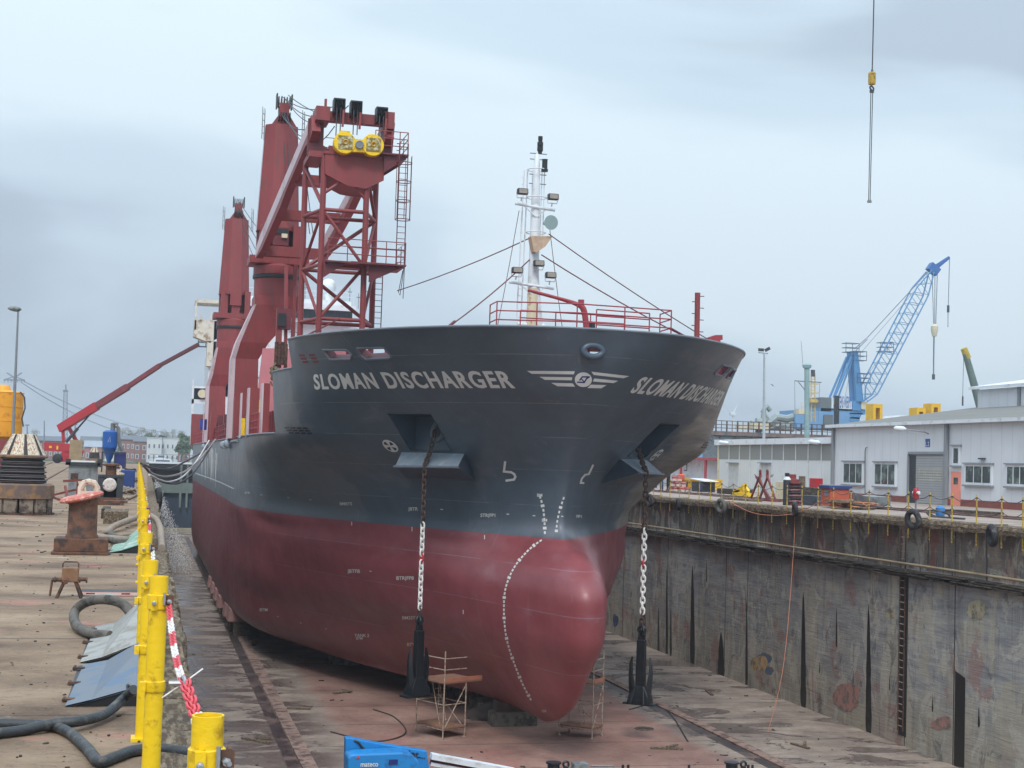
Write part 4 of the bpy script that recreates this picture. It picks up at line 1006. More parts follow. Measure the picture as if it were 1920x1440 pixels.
    for sx in (-1, 1):
        f = MB(); secs = []
        for t, (x, z, hw, th) in enumerate(((.34, .3, .2, .1), (.40, .8, .17, .08), (.44, 1.2, .14, .06), (.43, 1.55, .09, .05), (.38, 1.85, .02, .03))):
            secs += [T(sx*(x-th), -hw, z), T(sx*(x+th), -hw*.5, z), T(sx*(x+th), hw*.5, z), T(sx*(x-th), hw, z)]
        f.add(secs, [(i*4+j, i*4+(j+1) % 4, i*4+4+(j+1) % 4, i*4+4+j) for i in range(4) for j in range(4)]+[(3, 2, 1, 0), (16, 17, 18, 19)])
        f.build('fluke', m_anchor, an, smooth=True)
# ================================================================ SETTING
XL, XR, ZFL, YG = .41, 30.9, -9.4, 217.
def nodes_mat(name, rough=.8):
    m = bpy.data.materials.new(name); m.use_nodes = True; t = m.node_tree
    b = t.nodes['Principled BSDF']; b.inputs['Roughness'].default_value = rough
    g = t.nodes.new('ShaderNodeNewGeometry')
    class H: pass
    h = H(); h.m = m; h.t = t; h.b = b; h.pos = g.outputs['Position']
    s = t.nodes.new('ShaderNodeSeparateXYZ'); t.links.new(h.pos, s.inputs[0]); h.X, h.Y, h.Z = s.outputs
    def noise(sc_, st=(1, 1, 1), d=6, r=.6, dist=0, off=(0, 0, 0)):
        mp = t.nodes.new('ShaderNodeMapping'); mp.inputs['Scale'].default_value = st; mp.inputs['Location'].default_value = off; t.links.new(h.pos, mp.inputs[0])
        n = t.nodes.new('ShaderNodeTexNoise'); n.inputs['Scale'].default_value = sc_; n.inputs['Detail'].default_value = d; n.inputs['Roughness'].default_value = r; n.inputs['Distortion'].default_value = dist
        t.links.new(mp.outputs[0], n.inputs['Vector']); return n.outputs[0]
    def ma(op, a, b_=None, clamp=False):
        n = t.nodes.new('ShaderNodeMath'); n.operation = op; n.use_clamp = clamp
        for i, v in enumerate((a, b_)):
            if v is None: continue
            if isinstance(v, (int, float)): n.inputs[i].default_value = v
            else: t.links.new(v, n.inputs[i])
        return n.outputs[0]
    def step(v, a, c):
        n = t.nodes.new('ShaderNodeMapRange'); n.interpolation_type = 'SMOOTHSTEP'; t.links.new(v, n.inputs[0]); n.inputs[1].default_value = a; n.inputs[2].default_value = c; return n.outputs[0]
    def ramp(f, stops):
        r_ = t.nodes.new('ShaderNodeValToRGB'); e = r_.color_ramp.elements
        e[0].position, e[0].color = stops[0][0], (*stops[0][1], 1); e[1].position, e[1].color = stops[-1][0], (*stops[-1][1], 1)
        for p, c in stops[1:-1]: q = e.new(p); q.color = (*c, 1)
        t.links.new(f, r_.inputs[0]); return r_.outputs[0]
    def mix(f, a, b_, mode='MIX'):
        n = t.nodes.new('ShaderNodeMixRGB'); n.blend_type = mode
        for i, v in enumerate((f, a, b_)):
            if isinstance(v, (int, float)): n.inputs[i].default_value = v
            elif isinstance(v, tuple): n.inputs[i].default_value = (*v, 1)
            else: t.links.new(v, n.inputs[i])
        return n.outputs[0]
    def bump(hh, s_=.4, d=.03):
        n = t.nodes.new('ShaderNodeBump'); n.inputs['Strength'].default_value = s_; n.inputs['Distance'].default_value = d
        t.links.new(hh, n.inputs['Height']); t.links.new(n.outputs[0], b.inputs['Normal'])
    def col(c): t.links.new(c, b.inputs['Base Color'])
    def rgh(c): t.links.new(c, b.inputs['Roughness'])
    h.noise, h.ma, h.step, h.ramp, h.mix, h.bump, h.col, h.rgh = noise, ma, step, ramp, mix, bump, col, rgh
    return h
# -- dock floor: reddish middle, wet side lanes, slab joints across
h = nodes_mat('dock_floor_concrete')
ctr = h.step(h.ma('ABSOLUTE', h.ma('SUBTRACT', h.ma('ADD', h.X, h.ma('MULTIPLY', h.ma('SUBTRACT', h.noise(.5), .5), 1.6)), 15.3)), 6.6, 7.6)
base_c = h.ramp(h.noise(.35, (1, 1, 1), 7), [(.3, srgb(118, 88, 80)), (.5, srgb(150, 116, 104)), (.7, srgb(172, 140, 126))])
base_c = h.mix(h.ma('MULTIPLY', h.step(h.noise(.22, (1, .8, 1), 5), .52, .68), .55), base_c, srgb(168, 110, 102))
side_c = h.ramp(h.noise(.7, (.7, 1.1, 1), 9, .68), [(.3, srgb(112, 98, 90)), (.5, srgb(146, 130, 118)), (.7, srgb(172, 158, 144))])
c = h.mix(ctr, base_c, side_c)
wet = h.ma('MAXIMUM', h.ma('MULTIPLY', h.step(h.noise(.5, (.45, .8, 1), 8, .66, .8), .52, .55), h.step(h.X, 21.5, 23.0)), h.ma('MULTIPLY', h.step(h.noise(.6, (.5, .9, 1), 8, .68, .4), .46, .52), h.ma('SUBTRACT', 1, h.step(h.X, 6.5, 8.5))))
c = h.mix(h.ma('MULTIPLY', wet, .55), c, srgb(78, 70, 72))
c = h.mix(h.ma('MULTIPLY', h.step(h.noise(4.5, (1, 1, 1), 9, .78), .52, .62), .42), c, srgb(90, 76, 72))
jy = h.ma('ABSOLUTE', h.ma('SUBTRACT', h.ma('FRACT', h.ma('DIVIDE', h.ma('ADD', h.Y, h.ma('MULTIPLY', h.noise(1.5), .25)), 4.6)), .5))
jn = h.ma('MULTIPLY', h.ma('SUBTRACT', 1, h.step(jy, .008, .018)), .55)
c = h.mix(jn, c, srgb(54, 46, 46)); h.col(c)
h.rgh(h.ma('SUBTRACT', .78, h.ma('MULTIPLY', wet, .55))); h.bump(h.ma('ADD', h.noise(2.2, (1, 1, 1), 8, .65), h.ma('MULTIPLY', wet, -.4)), .35, .04)
f = MB(); f.quad((XL-.2, -20, ZFL), (XR+.3, -20, ZFL), (XR+.3, YG+2, ZFL), (XL-.2, YG+2, ZFL)); struct('dock_floor', f, h.m)
# -- quay paving
def quay_mat(name, a, b_, c_, join, st):
    h = nodes_mat(name, .85)
    c = h.ramp(h.noise(.7, st, 8, .62), [(.3, a), (.5, b_), (.72, c_)])
    c = h.mix(h.ma('MULTIPLY', h.step(h.noise(.55, (st[0]*.8, st[1]*1.2, 1), 6, .6, 0, (4, 9, 0)), .56, .64), .5), c, srgb(98, 86, 80))
    c = h.mix(h.ma('MULTIPLY', h.step(h.noise(.8, (st[0]*1.2, st[1], 1), 7, .6, 0, (14, 3, 0)), .60, .64), .5), c, srgb(170, 112, 104))
    c = h.mix(h.ma('MULTIPLY', h.step(h.noise(.9, (st[0]*1.2, st[1], 1), 7, .6, 0, (31, 13, 0)), .655, .68), .6), c, srgb(196, 190, 184))
    c = h.mix(h.ma('MULTIPLY', h.step(h.noise(9, (st[0], st[1], 1), 9, .8), .50, .62), .5), c, srgb(92, 76, 64))
    c = h.mix(h.ma('MULTIPLY', h.step(h.noise(26, (st[0]*1.3, st[1], 1), 6, .8), .55, .66), .35), c, srgb(196, 184, 166))
    jy = h.ma('ABSOLUTE', h.ma('SUBTRACT', h.ma('FRACT', h.ma('DIVIDE', h.ma('ADD', h.Y, h.ma('MULTIPLY', h.noise(1.2), .1)), join)), .5))
    jn = h.ma('MULTIPLY', h.ma('SUBTRACT', 1, h.step(jy, .003, .01)), .6)
    c = h.mix(jn, c, srgb(60, 50, 46)); h.col(c); h.bump(h.ma('ADD', h.noise(14, st, 8, .75), h.ma('MULTIPLY', h.noise(3, st, 6, .7), 1.2)), .8, .03); return h.m
m_quay = quay_mat('quay_concrete', srgb(92, 72, 56), srgb(138, 116, 94), srgb(166, 146, 122), 4.1, (.8, 1.2, 1))
m_quay2 = quay_mat('quay_concrete_far', srgb(128, 112, 104), srgb(152, 138, 128), srgb(172, 160, 150), 6, (.6, 1, 1))
m_rail_steel = mat('crane_rail_steel', srgb(104, 74, 66), .6, var=.2, scale=4)
f = MB(); f.quad((-60, -12, 0), (XL-.02, -12, 0), (XL-.02, YG+4, 0), (-60, YG+4, 0)); struct('quay_pavement', f, m_quay)
f = MB(); f.quad((XR+.02, -12, 0), (230, -12, 0), (230, 236, 0), (XR+.02, 236, 0)); struct('yard_ground', f, m_quay2)
hw = nodes_mat('river_water', .12); hw.col(hw.ramp(hw.noise(.05), [(.3, srgb(96, 108, 112)), (.7, srgb(112, 124, 126))])); hw.bump(hw.noise(.8, (1, .4, 1), 4), .35, .15)
f = MB(); f.quad((-1400, YG+3, -3), (1400, YG+3, -3), (1400, 1600, -3), (-1400, 1600, -3)); f.quad((-1400, -30, -3), (-60, -30, -3), (-60, YG+3, -3), (-1400, YG+3, -3)); struct('river_water', f, hw.m)
m_land = mat('bank_ground', srgb(96, 104, 84), .9, var=.2, scale=.03)
f = MB(); f.bx((-1400, 520, -5), (400, 1600, -1.6)); f.bx((232, 120, -5), (1200, 1600, -.3)); struct('bank_ground', f, m_land)
# -- end and retaining faces
m_conc = mat('plain_concrete', srgb(120, 116, 108), .85, var=.2, scale=1.2, dirt=srgb(80, 74, 68), damt=.5, dscale=2, bump=.3)
lw = thing('dock_side_wall', 'near dock side wall of stained concrete dropping from the quay with the yellow posts', 'wall', (XL-.4, 100, ZFL))
f = MB(); f.bx((XL-.9, -12, ZFL), (XL-.02, YG+4, -.3)); f.build('wall_face', m_conc, lw, smooth=False)
# near cap timber: ragged planks
m_tim = mat('weathered_timber', srgb(150, 134, 112), .95, var=.3, scale=3, stretch=(3, .6, 3), dirt=srgb(96, 80, 64), damt=.7, dscale=7, bump=1.0, bscale=30)
m_timd = mat('dark_timber', srgb(96, 84, 72), .95, var=.35, scale=2, stretch=(2, .4, 2), dirt=srgb(58, 50, 44), damt=.7, dscale=5, bump=1.0, bscale=22)
rnd = random.Random(11)
def ragged(mb, x0, x1, y0, y1, z0, z1, side, amp=.05, stepy=.12):
    """a beam whose dock-side face is chewed; side=+1: ragged face at x1"""
    n = max(2, int((y1-y0)/stepy)); vs = []
    for i in range(n+1):
        y = y0+(y1-y0)*i/n; a = abs(mnoise.noise(Vector((y*1.7, x0*3, 1.3))))*amp*2.2+amp*.6*rnd.random(); bz = abs(mnoise.noise(Vector((y*2.3, 5.1, 2.2))))*amp*1.3
        xi, xo = (x0, x1-a) if side > 0 else (x1, x0+a)
        vs += [(xi, y, z0), (xo, y, z0+rnd.random()*amp*.6), (xo+side*a*.4, y, (z0+z1)/2+rnd.random()*.03), (xo-side*.01, y, z1-bz), (xi, y, z1-bz*.2)]
    mb.add(vs, [(i*5+j, i*5+(j+1) % 5, i*5+5+(j+1) % 5, i*5+5+j) for i in range(n) for j in range(5)]+[(4, 3, 2, 1, 0), tuple(range(n*5, n*5+5))])
y = .5; k = 0
while y < 150:
    L_ = 2.2+rnd.random()*2.2; f = MB(); ragged(f, .12, XL+.03+rnd.random()*.05, y, y+L_-.04, -.28, .03, 1, .06 if y < 30 else .04, .07 if y < 25 else .4)
    f.build('cap_timber', m_tim, lw, smooth=False); y += L_; k += 1
# -- far wall: stained lower face, ledge, upper face, cap
def wallmat():
    h = nodes_mat('stained_wall', .85)
    s = h.noise(.8, (1, .45, 3.2), 8, .65)
    c = h.ramp(s, [(.28, srgb(122, 125, 130)), (.5, srgb(160, 160, 158)), (.72, srgb(184, 180, 170))])
    low = h.step(h.ma('ADD', h.Z, h.ma('MULTIPLY', h.noise(.35), 3)), -7.2, -4.6)
    c2 = h.ramp(h.noise(.5, (1, 1, .8), 7), [(.3, srgb(142, 138, 128)), (.5, srgb(168, 162, 148)), (.7, srgb(174, 150, 138))])
    c = h.mix(low, c2, c)
    c = h.mix(h.ma('MULTIPLY', h.step(h.noise(.75, (1, 1, .5), 6, .6, .5), .53, .58), .7), c, srgb(180, 172, 152))
    c = h.mix(h.ma('MULTIPLY', h.step(h.noise(.5, (1, 1, .9), 6, .6, 0, (3, 17, 8)), .56, .62), .55), c, srgb(158, 110, 98))
    up = h.step(h.Z, -2.2, -2.0)
    c3 = h.ramp(h.noise(.7, (1, 1, .7), 7, .65, .5), [(.3, srgb(76, 70, 66)), (.5, srgb(116, 106, 98)), (.7, srgb(150, 134, 116))])
    c3 = h.mix(h.ma('MULTIPLY', h.step(h.noise(.45, (1, 1, .8), 5, .6, 0, (0, 40, 0)), .53, .58), .65), c3, srgb(146, 84, 74))
    c3 = h.mix(h.ma('MULTIPLY', h.step(h.noise(.9, (1, 1, .45), 6, .6, .6, (0, 70, 0)), .55, .6), .7), c3, srgb(164, 148, 128))
    c = h.mix(up, c, c3)
    c = h.mix(h.ma('MULTIPLY', h.step(h.noise(1.5, (1, 1.2, .10), 6, .7), .54, .64), .28), c, srgb(70, 66, 66))
    c = h.mix(h.ma('MULTIPLY', h.step(h.noise(1.9, (1, 1.5, .14), 5, .7, 0, (0, 8, 0)), .62, .68), .4), c, srgb(176, 164, 146))
    gr_ = h.noise(2.2, (.2, .25, 9), 5, .6); c = h.mix(h.ma('MULTIPLY', h.step(gr_, .5, .68), .2), c, srgb(62, 63, 68))
    wn = h.t.nodes.new('ShaderNodeTexWhiteNoise'); wn.noise_dimensions = '1D'; h.t.links.new(h.ma('FLOOR', h.ma('DIVIDE', h.ma('ADD', h.Y, h.ma('MULTIPLY', h.step(h.Z, -2.2, -2.0), 2.2)), 4.4)), wn.inputs['W']); c = h.mix(h.ma('MULTIPLY', wn.outputs[0], .26), c, srgb(92, 90, 90)); c = h.mix(h.ma('MULTIPLY', h.step(h.noise(.28, (1, 1, 1.3), 4, .5, .6, (0, 5, 9)), .48, .6), .18), c, srgb(92, 94, 100))
    c = h.mix(h.ma('MULTIPLY', h.step(h.noise(.6, (1, 1, .6), 7, .68, .9, (0, 25, 3)), .53, .58), .55), c, srgb(186, 182, 170))
    c = h.mix(h.ma('MULTIPLY', h.step(h.noise(1.1, (1, 1, .5), 7, .7, .9, (0, 55, 13)), .58, .62), .5), c, srgb(70, 72, 78))
    sp_ = h.noise(9, (1, 1, 1), 8, .8); c = h.mix(h.ma('MULTIPLY', h.step(sp_, .56, .7), .3), c, srgb(60, 54, 50))
    h.col(c); h.bump(h.ma('ADD', h.noise(1.2, (1, .5, 3), 8, .65), h.ma('MULTIPLY', gr_, .4)), .6, .06); return h.m
m_wall = wallmat()
rw = thing('dock_side_wall', 'far dock side wall of patched grey concrete below the white halls', 'wall', (XR, 80, ZFL))
f = MB(); f.bx((XR, -12, ZFL-.1), (XR+.7, YG+2, -2.12)); f.build('lower_face', m_wall, rw, smooth=False)
f = MB(); f.bx((XR+.3, -12, -2.15), (XR+1.0, YG+2, -.32)); f.build('upper_face', m_wall, rw, smooth=False)
rnd = random.Random(4)
for y0 in np.arange(20, 215, 6.1):
    f = MB(); ragged(f, XR-.28, XR+.6, y0, y0+6.06, -.36, .02+rnd.random()*.05, -1, .12, .25); f.build('cap_timber', m_tim, rw, smooth=False)
f = MB()
for y0 in np.arange(22, 215, 1.6):
    for k in range(4):
        a = rnd.random()*.8; f.box((XR-.02-.10*rnd.random(), y0+a, -2.12-.085*k-rnd.random()*.03), (.34+.22*rnd.random(), 1.3+rnd.random()*.9, .05), rz=(rnd.random()-.5)*.05)
f.build('ledge_planks', m_timd, rw, smooth=False)
f = MB(); f.tube((XR-.12, 22, -1.88), (XR-.12, 214, -1.88), .055, n=8)
f.build('ledge_pipe', mat('pale_pipe', srgb(150, 134, 108), .7, var=.2), rw)
for i, y0 in enumerate(np.arange(42, 110, 2.45)):
    f = MB(); f.tube((XR-.12, y0, -2.1), (XR-.02, y0+.25*rnd.random()+.1, -.95-.3*rnd.random()), .02, n=5); f.build('ledge_stanchion', m_wire, rw)
def wp(x, y, X=XR): return W(1140+x/2.4615, 900+y/2.4615, X=X)
m_stain = mat('black_seepage', srgb(34, 32, 32), .5, var=.3, scale=3, coord='World')
m_joint = mat('joint_dark', srgb(48, 42, 40), .9, var=.3, scale=3)
def wedge(x, yt, yb, wd, name='water_stain', xb=None):
    n = 14; lft = []; rgt = []
    for i in range(n+1):
        t = i/n; y = yt+(yb-yt)*t; xx = x+((xb or x)-x)*t; ww = wd/2*(t**.55)*(1+.25*mnoise.noise(Vector((x, y*.03, 0))))*(1 if t < .9 else 1-.3*(t-.9)*10)
        lft.append(wp(xx-ww-.4, y)); rgt.append(wp(xx+ww+.4, y))
    P = [Vector((XR-.006, p.y, max(p.z, ZFL+.01))) for p in lft+rgt[::-1]]
    f = MB(); k = n+1; vs = [Vector((XR-.006, p.y, max(p.z, ZFL+.01))) for p in lft]+[Vector((XR-.006, p.y, max(p.z, ZFL+.01))) for p in rgt]
    f.add(vs, [(i, i+1, k+i+1, k+i) for i in range(n)]); f.build(name, m_stain, rw, smooth=False)
for a in ((168, 440, 765, 13), (233, 590, 790, 9), (272, 400, 805, 11), (290, 590, 812, 9), (390, 395, 853, 24), (522, 700, 907, 34), (455, 370, 470, 5), (640, 560, 952, 12), (902, 515, 1062, 28), (1055, 590, 770, 8), (1203, 570, 1182, 30), (977, 840, 890, 4), (1132, 880, 940, 4), (1300, 905, 970, 5), (1498, 1000, 1070, 5), (1712, 1050, 1140, 9)): wedge(*a)
f = MB(); q = [wp(1603, 880), wp(1650, 915), wp(1645, 1329), wp(1596, 1320)]; f.add([Vector((XR-.006, p.y, p.z)) for p in q]+[Vector((XR-.006, q[2].y-1, ZFL)), Vector((XR-.006, q[3].y, ZFL))], [(0, 1, 2, 3)]); f.build('open_joint', m_stain, rw, smooth=False)
# recessed joint lines of the wall panels
for x, yt in ((78, 250), (180, 270), (280, 250), (548, 330), (648, 350), (1380, 470), (1603, 520)):
    p = wp(x, yt); f = MB(); f.bx((XR-.004, p.y-.03, ZFL), (XR+.01, p.y+.03, -2.3)); f.build('panel_joint', m_joint, rw, smooth=False)
for x in (78, 190, 265, 330, 420, 490, 600, 650, 730, 795, 930, 1045, 1160, 1245, 1480, 1550, 1605, 1750):
    p = wp(x, 200, XR+.3); f = MB(); f.bx((XR+.296, p.y-.025, -2.1), (XR+.31, p.y+.025, -.36)); f.build('upper_joint', m_joint, rw, smooth=False)
# paint patches left by ships' hulls
def blob(cx, cy, rx, ry, m, seed, name='paint_patch'):
    pts = []
    for k in range(26):
        a = 2*math.pi*k/26; rr = 1+.38*mnoise.noise(Vector((math.cos(a)*1.3+seed, math.sin(a)*1.3, seed*.7)))+.12*mnoise.noise(Vector((math.cos(a)*5, math.sin(a)*5, seed)))
        pts.append(wp(cx+rx*rr*math.cos(a), cy+ry*rr*math.sin(a)))
    c = wp(cx, cy); vs = [Vector((XR-.0035-.0017*seed, p.y, p.z)) for p in [c]+pts]
    f = MB(); f.add(vs, [(0, 1+i, 1+(i+1) % 26) for i in range(26)]); f.build(name, m, rw, smooth=False)
def pm_(n, c): return mat('patch_'+n, c, .85, var=.18, scale=1.5, dirt=srgb(110, 104, 98), damt=.5, dscale=2.6, coord='World')
for a in ((720, 820, 34, 24, pm_('blue', srgb(72, 94, 128)), 1), (745, 880, 18, 18, pm_('blue', srgb(72, 94, 128)), 4), (700, 850, 38, 36, pm_('ochre', srgb(178, 150, 108)), 2), (35, 645, 12, 30, pm_('blue2', srgb(56, 76, 118)), 5), (1700, 600, 44, 46, pm_('sand', srgb(172, 162, 134)), 7), (1305, 620, 20, 30, pm_('sand', srgb(172, 162, 134)), 3), (1105, 1000, 58, 60, pm_('rose', srgb(166, 122, 112)), 6), (1545, 1120, 44, 30, pm_('rose', srgb(166, 122, 112)), 8)): blob(*a)
# iron ladder in the wall
p = wp(1370, 480); ld = thing('wall_ladder', 'rusty iron ladder fixed to the far dock wall from cap to floor', 'ladder', (XR, p.y, ZFL))
f = MB(); yl = p.y
for s_ in (-.2, .2): f.tube((XR-.1, yl+s_, ZFL+.6), (XR-.1, yl+s_, -.5), .03, n=6)
f.build('stile', m_rust, ld); f = MB(); z = ZFL+.8
while z < -.6: f.tube((XR-.1, yl-.2, z), (XR-.1, yl+.2, z), .022, n=5); z += .3
f.build('rung', mat('pale_rung', srgb(150, 130, 118), .8), ld)
f = MB(); f.bx((XR-.02, yl-.32, ZFL+.4), (XR-.008, yl+.32, -2.4)); f.build('ladder_recess', m_joint, ld, smooth=False)
# tyres hung from the cap
for i, (px, py, rr, lab) in enumerate(((1218, 938, .42, 'black tyre fender on the dock wall nearest to the ship bow'), (1272, 945, .38, 'black tyre fender hanging second from the ship bow on the far wall'), (1352, 949, .44, 'whitish worn tyre fender hanging below the red rack'), (1491, 955, .38, 'black tyre fender hanging where the orange rope meets the cap'), (1712, 974, .44, 'large black tyre fender hanging below the wide roller door'), (1860, 1004, .44, 'black tyre fender hanging rightmost on the far wall'))):
    p = W(px, py, X=XR-.42); ty = thing('tyre_fender', lab, 'tyre', (p.x, p.y, p.z-rr), group='tyre fenders on the far dock wall')
    f = MB(); ax = Vector((1, .25*(-1)**i, .1)); f.torus(p, rr*.74, rr*.27, ax, 28, 10, sx=1, sy=1.0)
    f.build('tyre_ring', mat('tyre_rubber', srgb(44, 44, 48), .8, var=.25, scale=4, dirt=srgb(96, 92, 90), damt=.3, dscale=3) if i != 2 else mat('worn_tyre', srgb(96, 94, 92), .85, var=.3, scale=3), ty)
    f = MB(); f.path([p+Vector((.0, 0, rr*.6)), Vector((XR-.3, p.y, .05)), Vector((XR+.3, p.y+.1, .06))], .025, 5); f.build('hanging_rope', m_rope, ty)
p = W(299, 908, X=.85); f = MB(); f.torus((.78, 90, -1.0), .5, .2, (1, .1, 0), 24, 8); ty = thing('tyre_fender', 'black tyre fender hanging on the near wall beside the yellow posts', 'tyre', (.78, 90, -1.6)); f.build('tyre_ring', MATS['tyre_rubber'], ty)
# -- raised strips in the floor
m_strip = mat('raised_strip', srgb(148, 122, 110), .85, var=.2, scale=1.2, dirt=srgb(84, 66, 62), damt=.5, dscale=2.4)
for px, py, wd, nm in ((560, 1400, .55, 'left'), (1318, 1362, .5, 'right')):
    p = W(px, py, Z=ZFL); f = MB()
    for y0 in np.arange(20, 200, 5.0): f.bx((p.x-wd/2, y0, ZFL+.0), (p.x+wd/2, y0+4.96, ZFL+.07))
    struct('floor_strip', f, m_strip)
    f = MB(); f.bx((p.x-wd/2-.5, 20, ZFL+.001), (p.x-wd/2-.02, 200, ZFL+.012)); struct('floor_channel', f, mat('wet_channel', srgb(64, 54, 54), .35, var=.35, scale=1.5, coord='World', dirt=srgb(120, 100, 94), damt=.45, dscale=.8))
f = MB()
for (px, py) in ((1205, 1253), (1180, 1285)): pass
# -- dock gate
gt = thing('dock_gate', 'dark steel dock gate with a white walkway at the far end of the dock', 'dock gate', (15, YG, ZFL))
m_gate = mat('gate_navy', srgb(44, 58, 74), .5, var=.2, scale=.6); m_gateg = mat('gate_greygreen', srgb(104, 116, 112), .6, var=.15, scale=.8)
f = MB(); f.bx((XL, YG, ZFL), (XR, YG+3, -3.9)); f.build('gate_leaf', m_gate, gt, smooth=False)
f = MB(); f.bx((XL, YG-.6, -3.95), (XR, YG+3, -2.5)); f.build('gate_girder', m_gateg, gt, smooth=False)
f = MB(); f.bx((XL, YG+.5, -2.5), (XR, YG+3, -.6)); f.build('gate_recess', m_black, gt, smooth=False)
f = MB(); f.bx((XL, YG-.8, .2), (XR, YG+2, .45)); f.build('walkway', m_white, gt, smooth=False); f = MB(); f.bx((XL, YG-.7, -.7), (XR, YG+2, .2)); f.build('walkway_gap_shade', m_black, gt, smooth=False)  # shaded gap under the walkway put in as a solid black box
for x in np.arange(1, 30, 1.35):
    f = MB(); f.tube((x, YG-.7, .45), (x, YG-.7, 1.55), .04, n=5); f.build('rail_post', m_grey, gt)
f = MB(); f.path([(XL, YG-.7, 1.5), (XR, YG-.7, 1.5)], .04, 5); f.build('handrail', m_grey, gt)
f = MB(); f.path([(XL, YG-.7, 1.05), (XR, YG-.7, 1.05)], .03, 5); f.build('midrail', m_grey, gt)
for x in (4.8, 5.7): f = MB(); f.bx((x, YG-.75, -6), (x+.3, YG-.62, .1)); f.build('gate_pipe', m_gateg, gt, smooth=False)
f = MB(); f.bx((XL, YG-1.8, ZFL), (XR, YG, ZFL+.45)); f.build('sill', mat('sill_stone', srgb(150, 142, 124), .8, var=.15), gt, smooth=False)
# spray falling beside the wall
rnd = random.Random(9); f = MB()
for i in range(3500):
    t = rnd.random()**.8; Yv = 128+rnd.random()*14; x = .9+t*2.6*rnd.random()**.8+t*1.0+rnd.gauss(0, .12); z = -.9-t*7.6+rnd.gauss(0, .3); s_ = .008+rnd.random()*.014
    f.box((x, Yv, z), (s_, s_, s_*5), rz=rnd.random()*3)
m_sp = mat('spray_drops', (.95, .97, .98), .3); so_ = f.build('water_spray', m_sp, smooth=False); tag(so_, 'pale water spray falling past the near dock wall beside the ship', 'water spray', kind='stuff')
# keel blocks
m_blk = mat('block_timber', srgb(84, 70, 64), .9, var=.3, scale=2, bump=.5)
kb = thing('keel_block', 'stacked timber and concrete keel block under the ship bottom', 'keel block', (CX, 61.5, ZFL), group='keel blocks under the ship')
f = MB(); f.bx((CX-1.0, 61.1, ZFL), (CX+1.0, 61.9, ZFL+.6)); f.build('concrete_base', m_conc, kb, smooth=False, bevel=.03); f = MB(); f.bx((CX-.8, 61.15, ZFL+.6), (CX+.8, 61.85, ZFL+1.09)); f.build('timber_top', m_blk, kb, smooth=False, bevel=.02)
for i in range(1, 16): copy_tree(kb, loc=(CX, 61.5+i*2.0+(i > 8)*i*2, ZFL))
for s_ in (-1, 1):
    for i in range(7):
        y = 80+i*6; copy_tree(kb, loc=(CX+s_*4.6, y, ZFL))
m_bilge = mat('bilge_pink', srgb(150, 112, 108), .8, var=.15, scale=2)
for k in range(6):
    Y = 100+(3-k)*5.2 if k < 5 else 92
    hx = hb(Y, -7.6); t_ = thing('bilge_block', 'pinkish topped bilge block propping the near side of the ship bottom', 'bilge block', (CX-hx, Y, ZFL), group='bilge blocks along the near side')
    f = MB(); f.bx((CX-hx+.15, Y, ZFL), (CX-hx+1.6, Y+1.6, -8.5)); f.build('block_body', m_timd, t_, smooth=False, bevel=.03)
    f = MB(); f.prism([(CX-hx-.22, Y, -8.45), (CX-hx+1.2, Y, -8.45), (CX-hx+.3, Y, -7.75), (CX-hx-.12, Y, -7.7)], (0, 2.1, 0)); f.build('top_wedge', m_bilge, t_, smooth=False)
# -- scaffolds by the bulb
m_scaf = mat('scaffold_tube', srgb(168, 152, 136), .6, var=.2, scale=5, dirt=srgb(120, 84, 66), damt=.4, dscale=6); m_board = mat('scaffold_board', srgb(140, 104, 84), .85, var=.2, scale=3)
def scaffold(px, py, rz, w_, d_, hs, lab, ext):
    b = W(px, py, Z=ZFL); t_ = thing('scaffold', lab, 'scaffold', tuple(b)); Mz = Matrix.Rotation(rz, 3, 'Z'); T = lambda x, y, z: b+Mz@Vector((x, y, z))
    f = MB()
    for i, (x, y) in enumerate(((0, 0), (w_, 0), (w_, d_), (0, d_))):
        f = MB(); f.tube(T(x, y, 0), T(x, y, hs[i]), .03, n=7); f.lathe([(.07, 0), (.07, .05)], T(x, y, 0), 8); f.build('standard', m_scaf, t_)
    f = MB()
    for z in (.35, 1.35):
        for a, c_ in (((0, 0), (w_, 0)), ((w_, 0), (w_, d_)), ((w_, d_), (0, d_)), ((0, d_), (0, 0))): f.tube(T(*a, z), T(*c_, z), .024, n=6)
    for z in (2.75, 3.2): 
        f.tube(T(0, 0, z), T(w_, 0, z), .024, n=6); f.tube(T(0, 0, z), T(0, d_, z), .024, n=6)
    f.tube(T(0, 0, 1.5), T(0, 0, 3.4), .024, n=6); f.tube(T(0, 0, .3), T(w_, 0, 2.1), .024, n=6); f.tube(T(w_, 0, .3), T(w_, d_, 1.5), .024, n=6); f.build('ledger', m_scaf, t_)
    for z, e in ((.4, 0), (2.2, ext)): f = MB(); f.prism([T(0, -.05, z), T(w_+e, -.05, z), T(w_+e, d_+.05, z), T(0, d_+.05, z)], (0, 0, .06)); f.build('platform_board', m_board, t_, smooth=False)
    f = MB(); f.prism([T(0, -.06, 2.26), T(w_+ext, -.06, 2.26), T(w_+ext, -.02, 2.26), T(0, -.02, 2.26)], (0, 0, .16)); f.build('toe_board', mat('orange_board', srgb(170, 112, 88), .8, var=.15), t_, smooth=False)
    f = MB()
    for s_ in (0, .35): f.tube(T(w_*.35+s_, d_*.4, .4), T(w_*.35+s_-.05, d_*.7, 2.2), .02, n=5)
    for k in range(7): f.tube(T(w_*.35, d_*(.4+.04*k), .6+.25*k), T(w_*.35+.35, d_*(.4+.04*k), .6+.25*k), .014, n=4)
    f.build('access_ladder', m_scaf, t_)
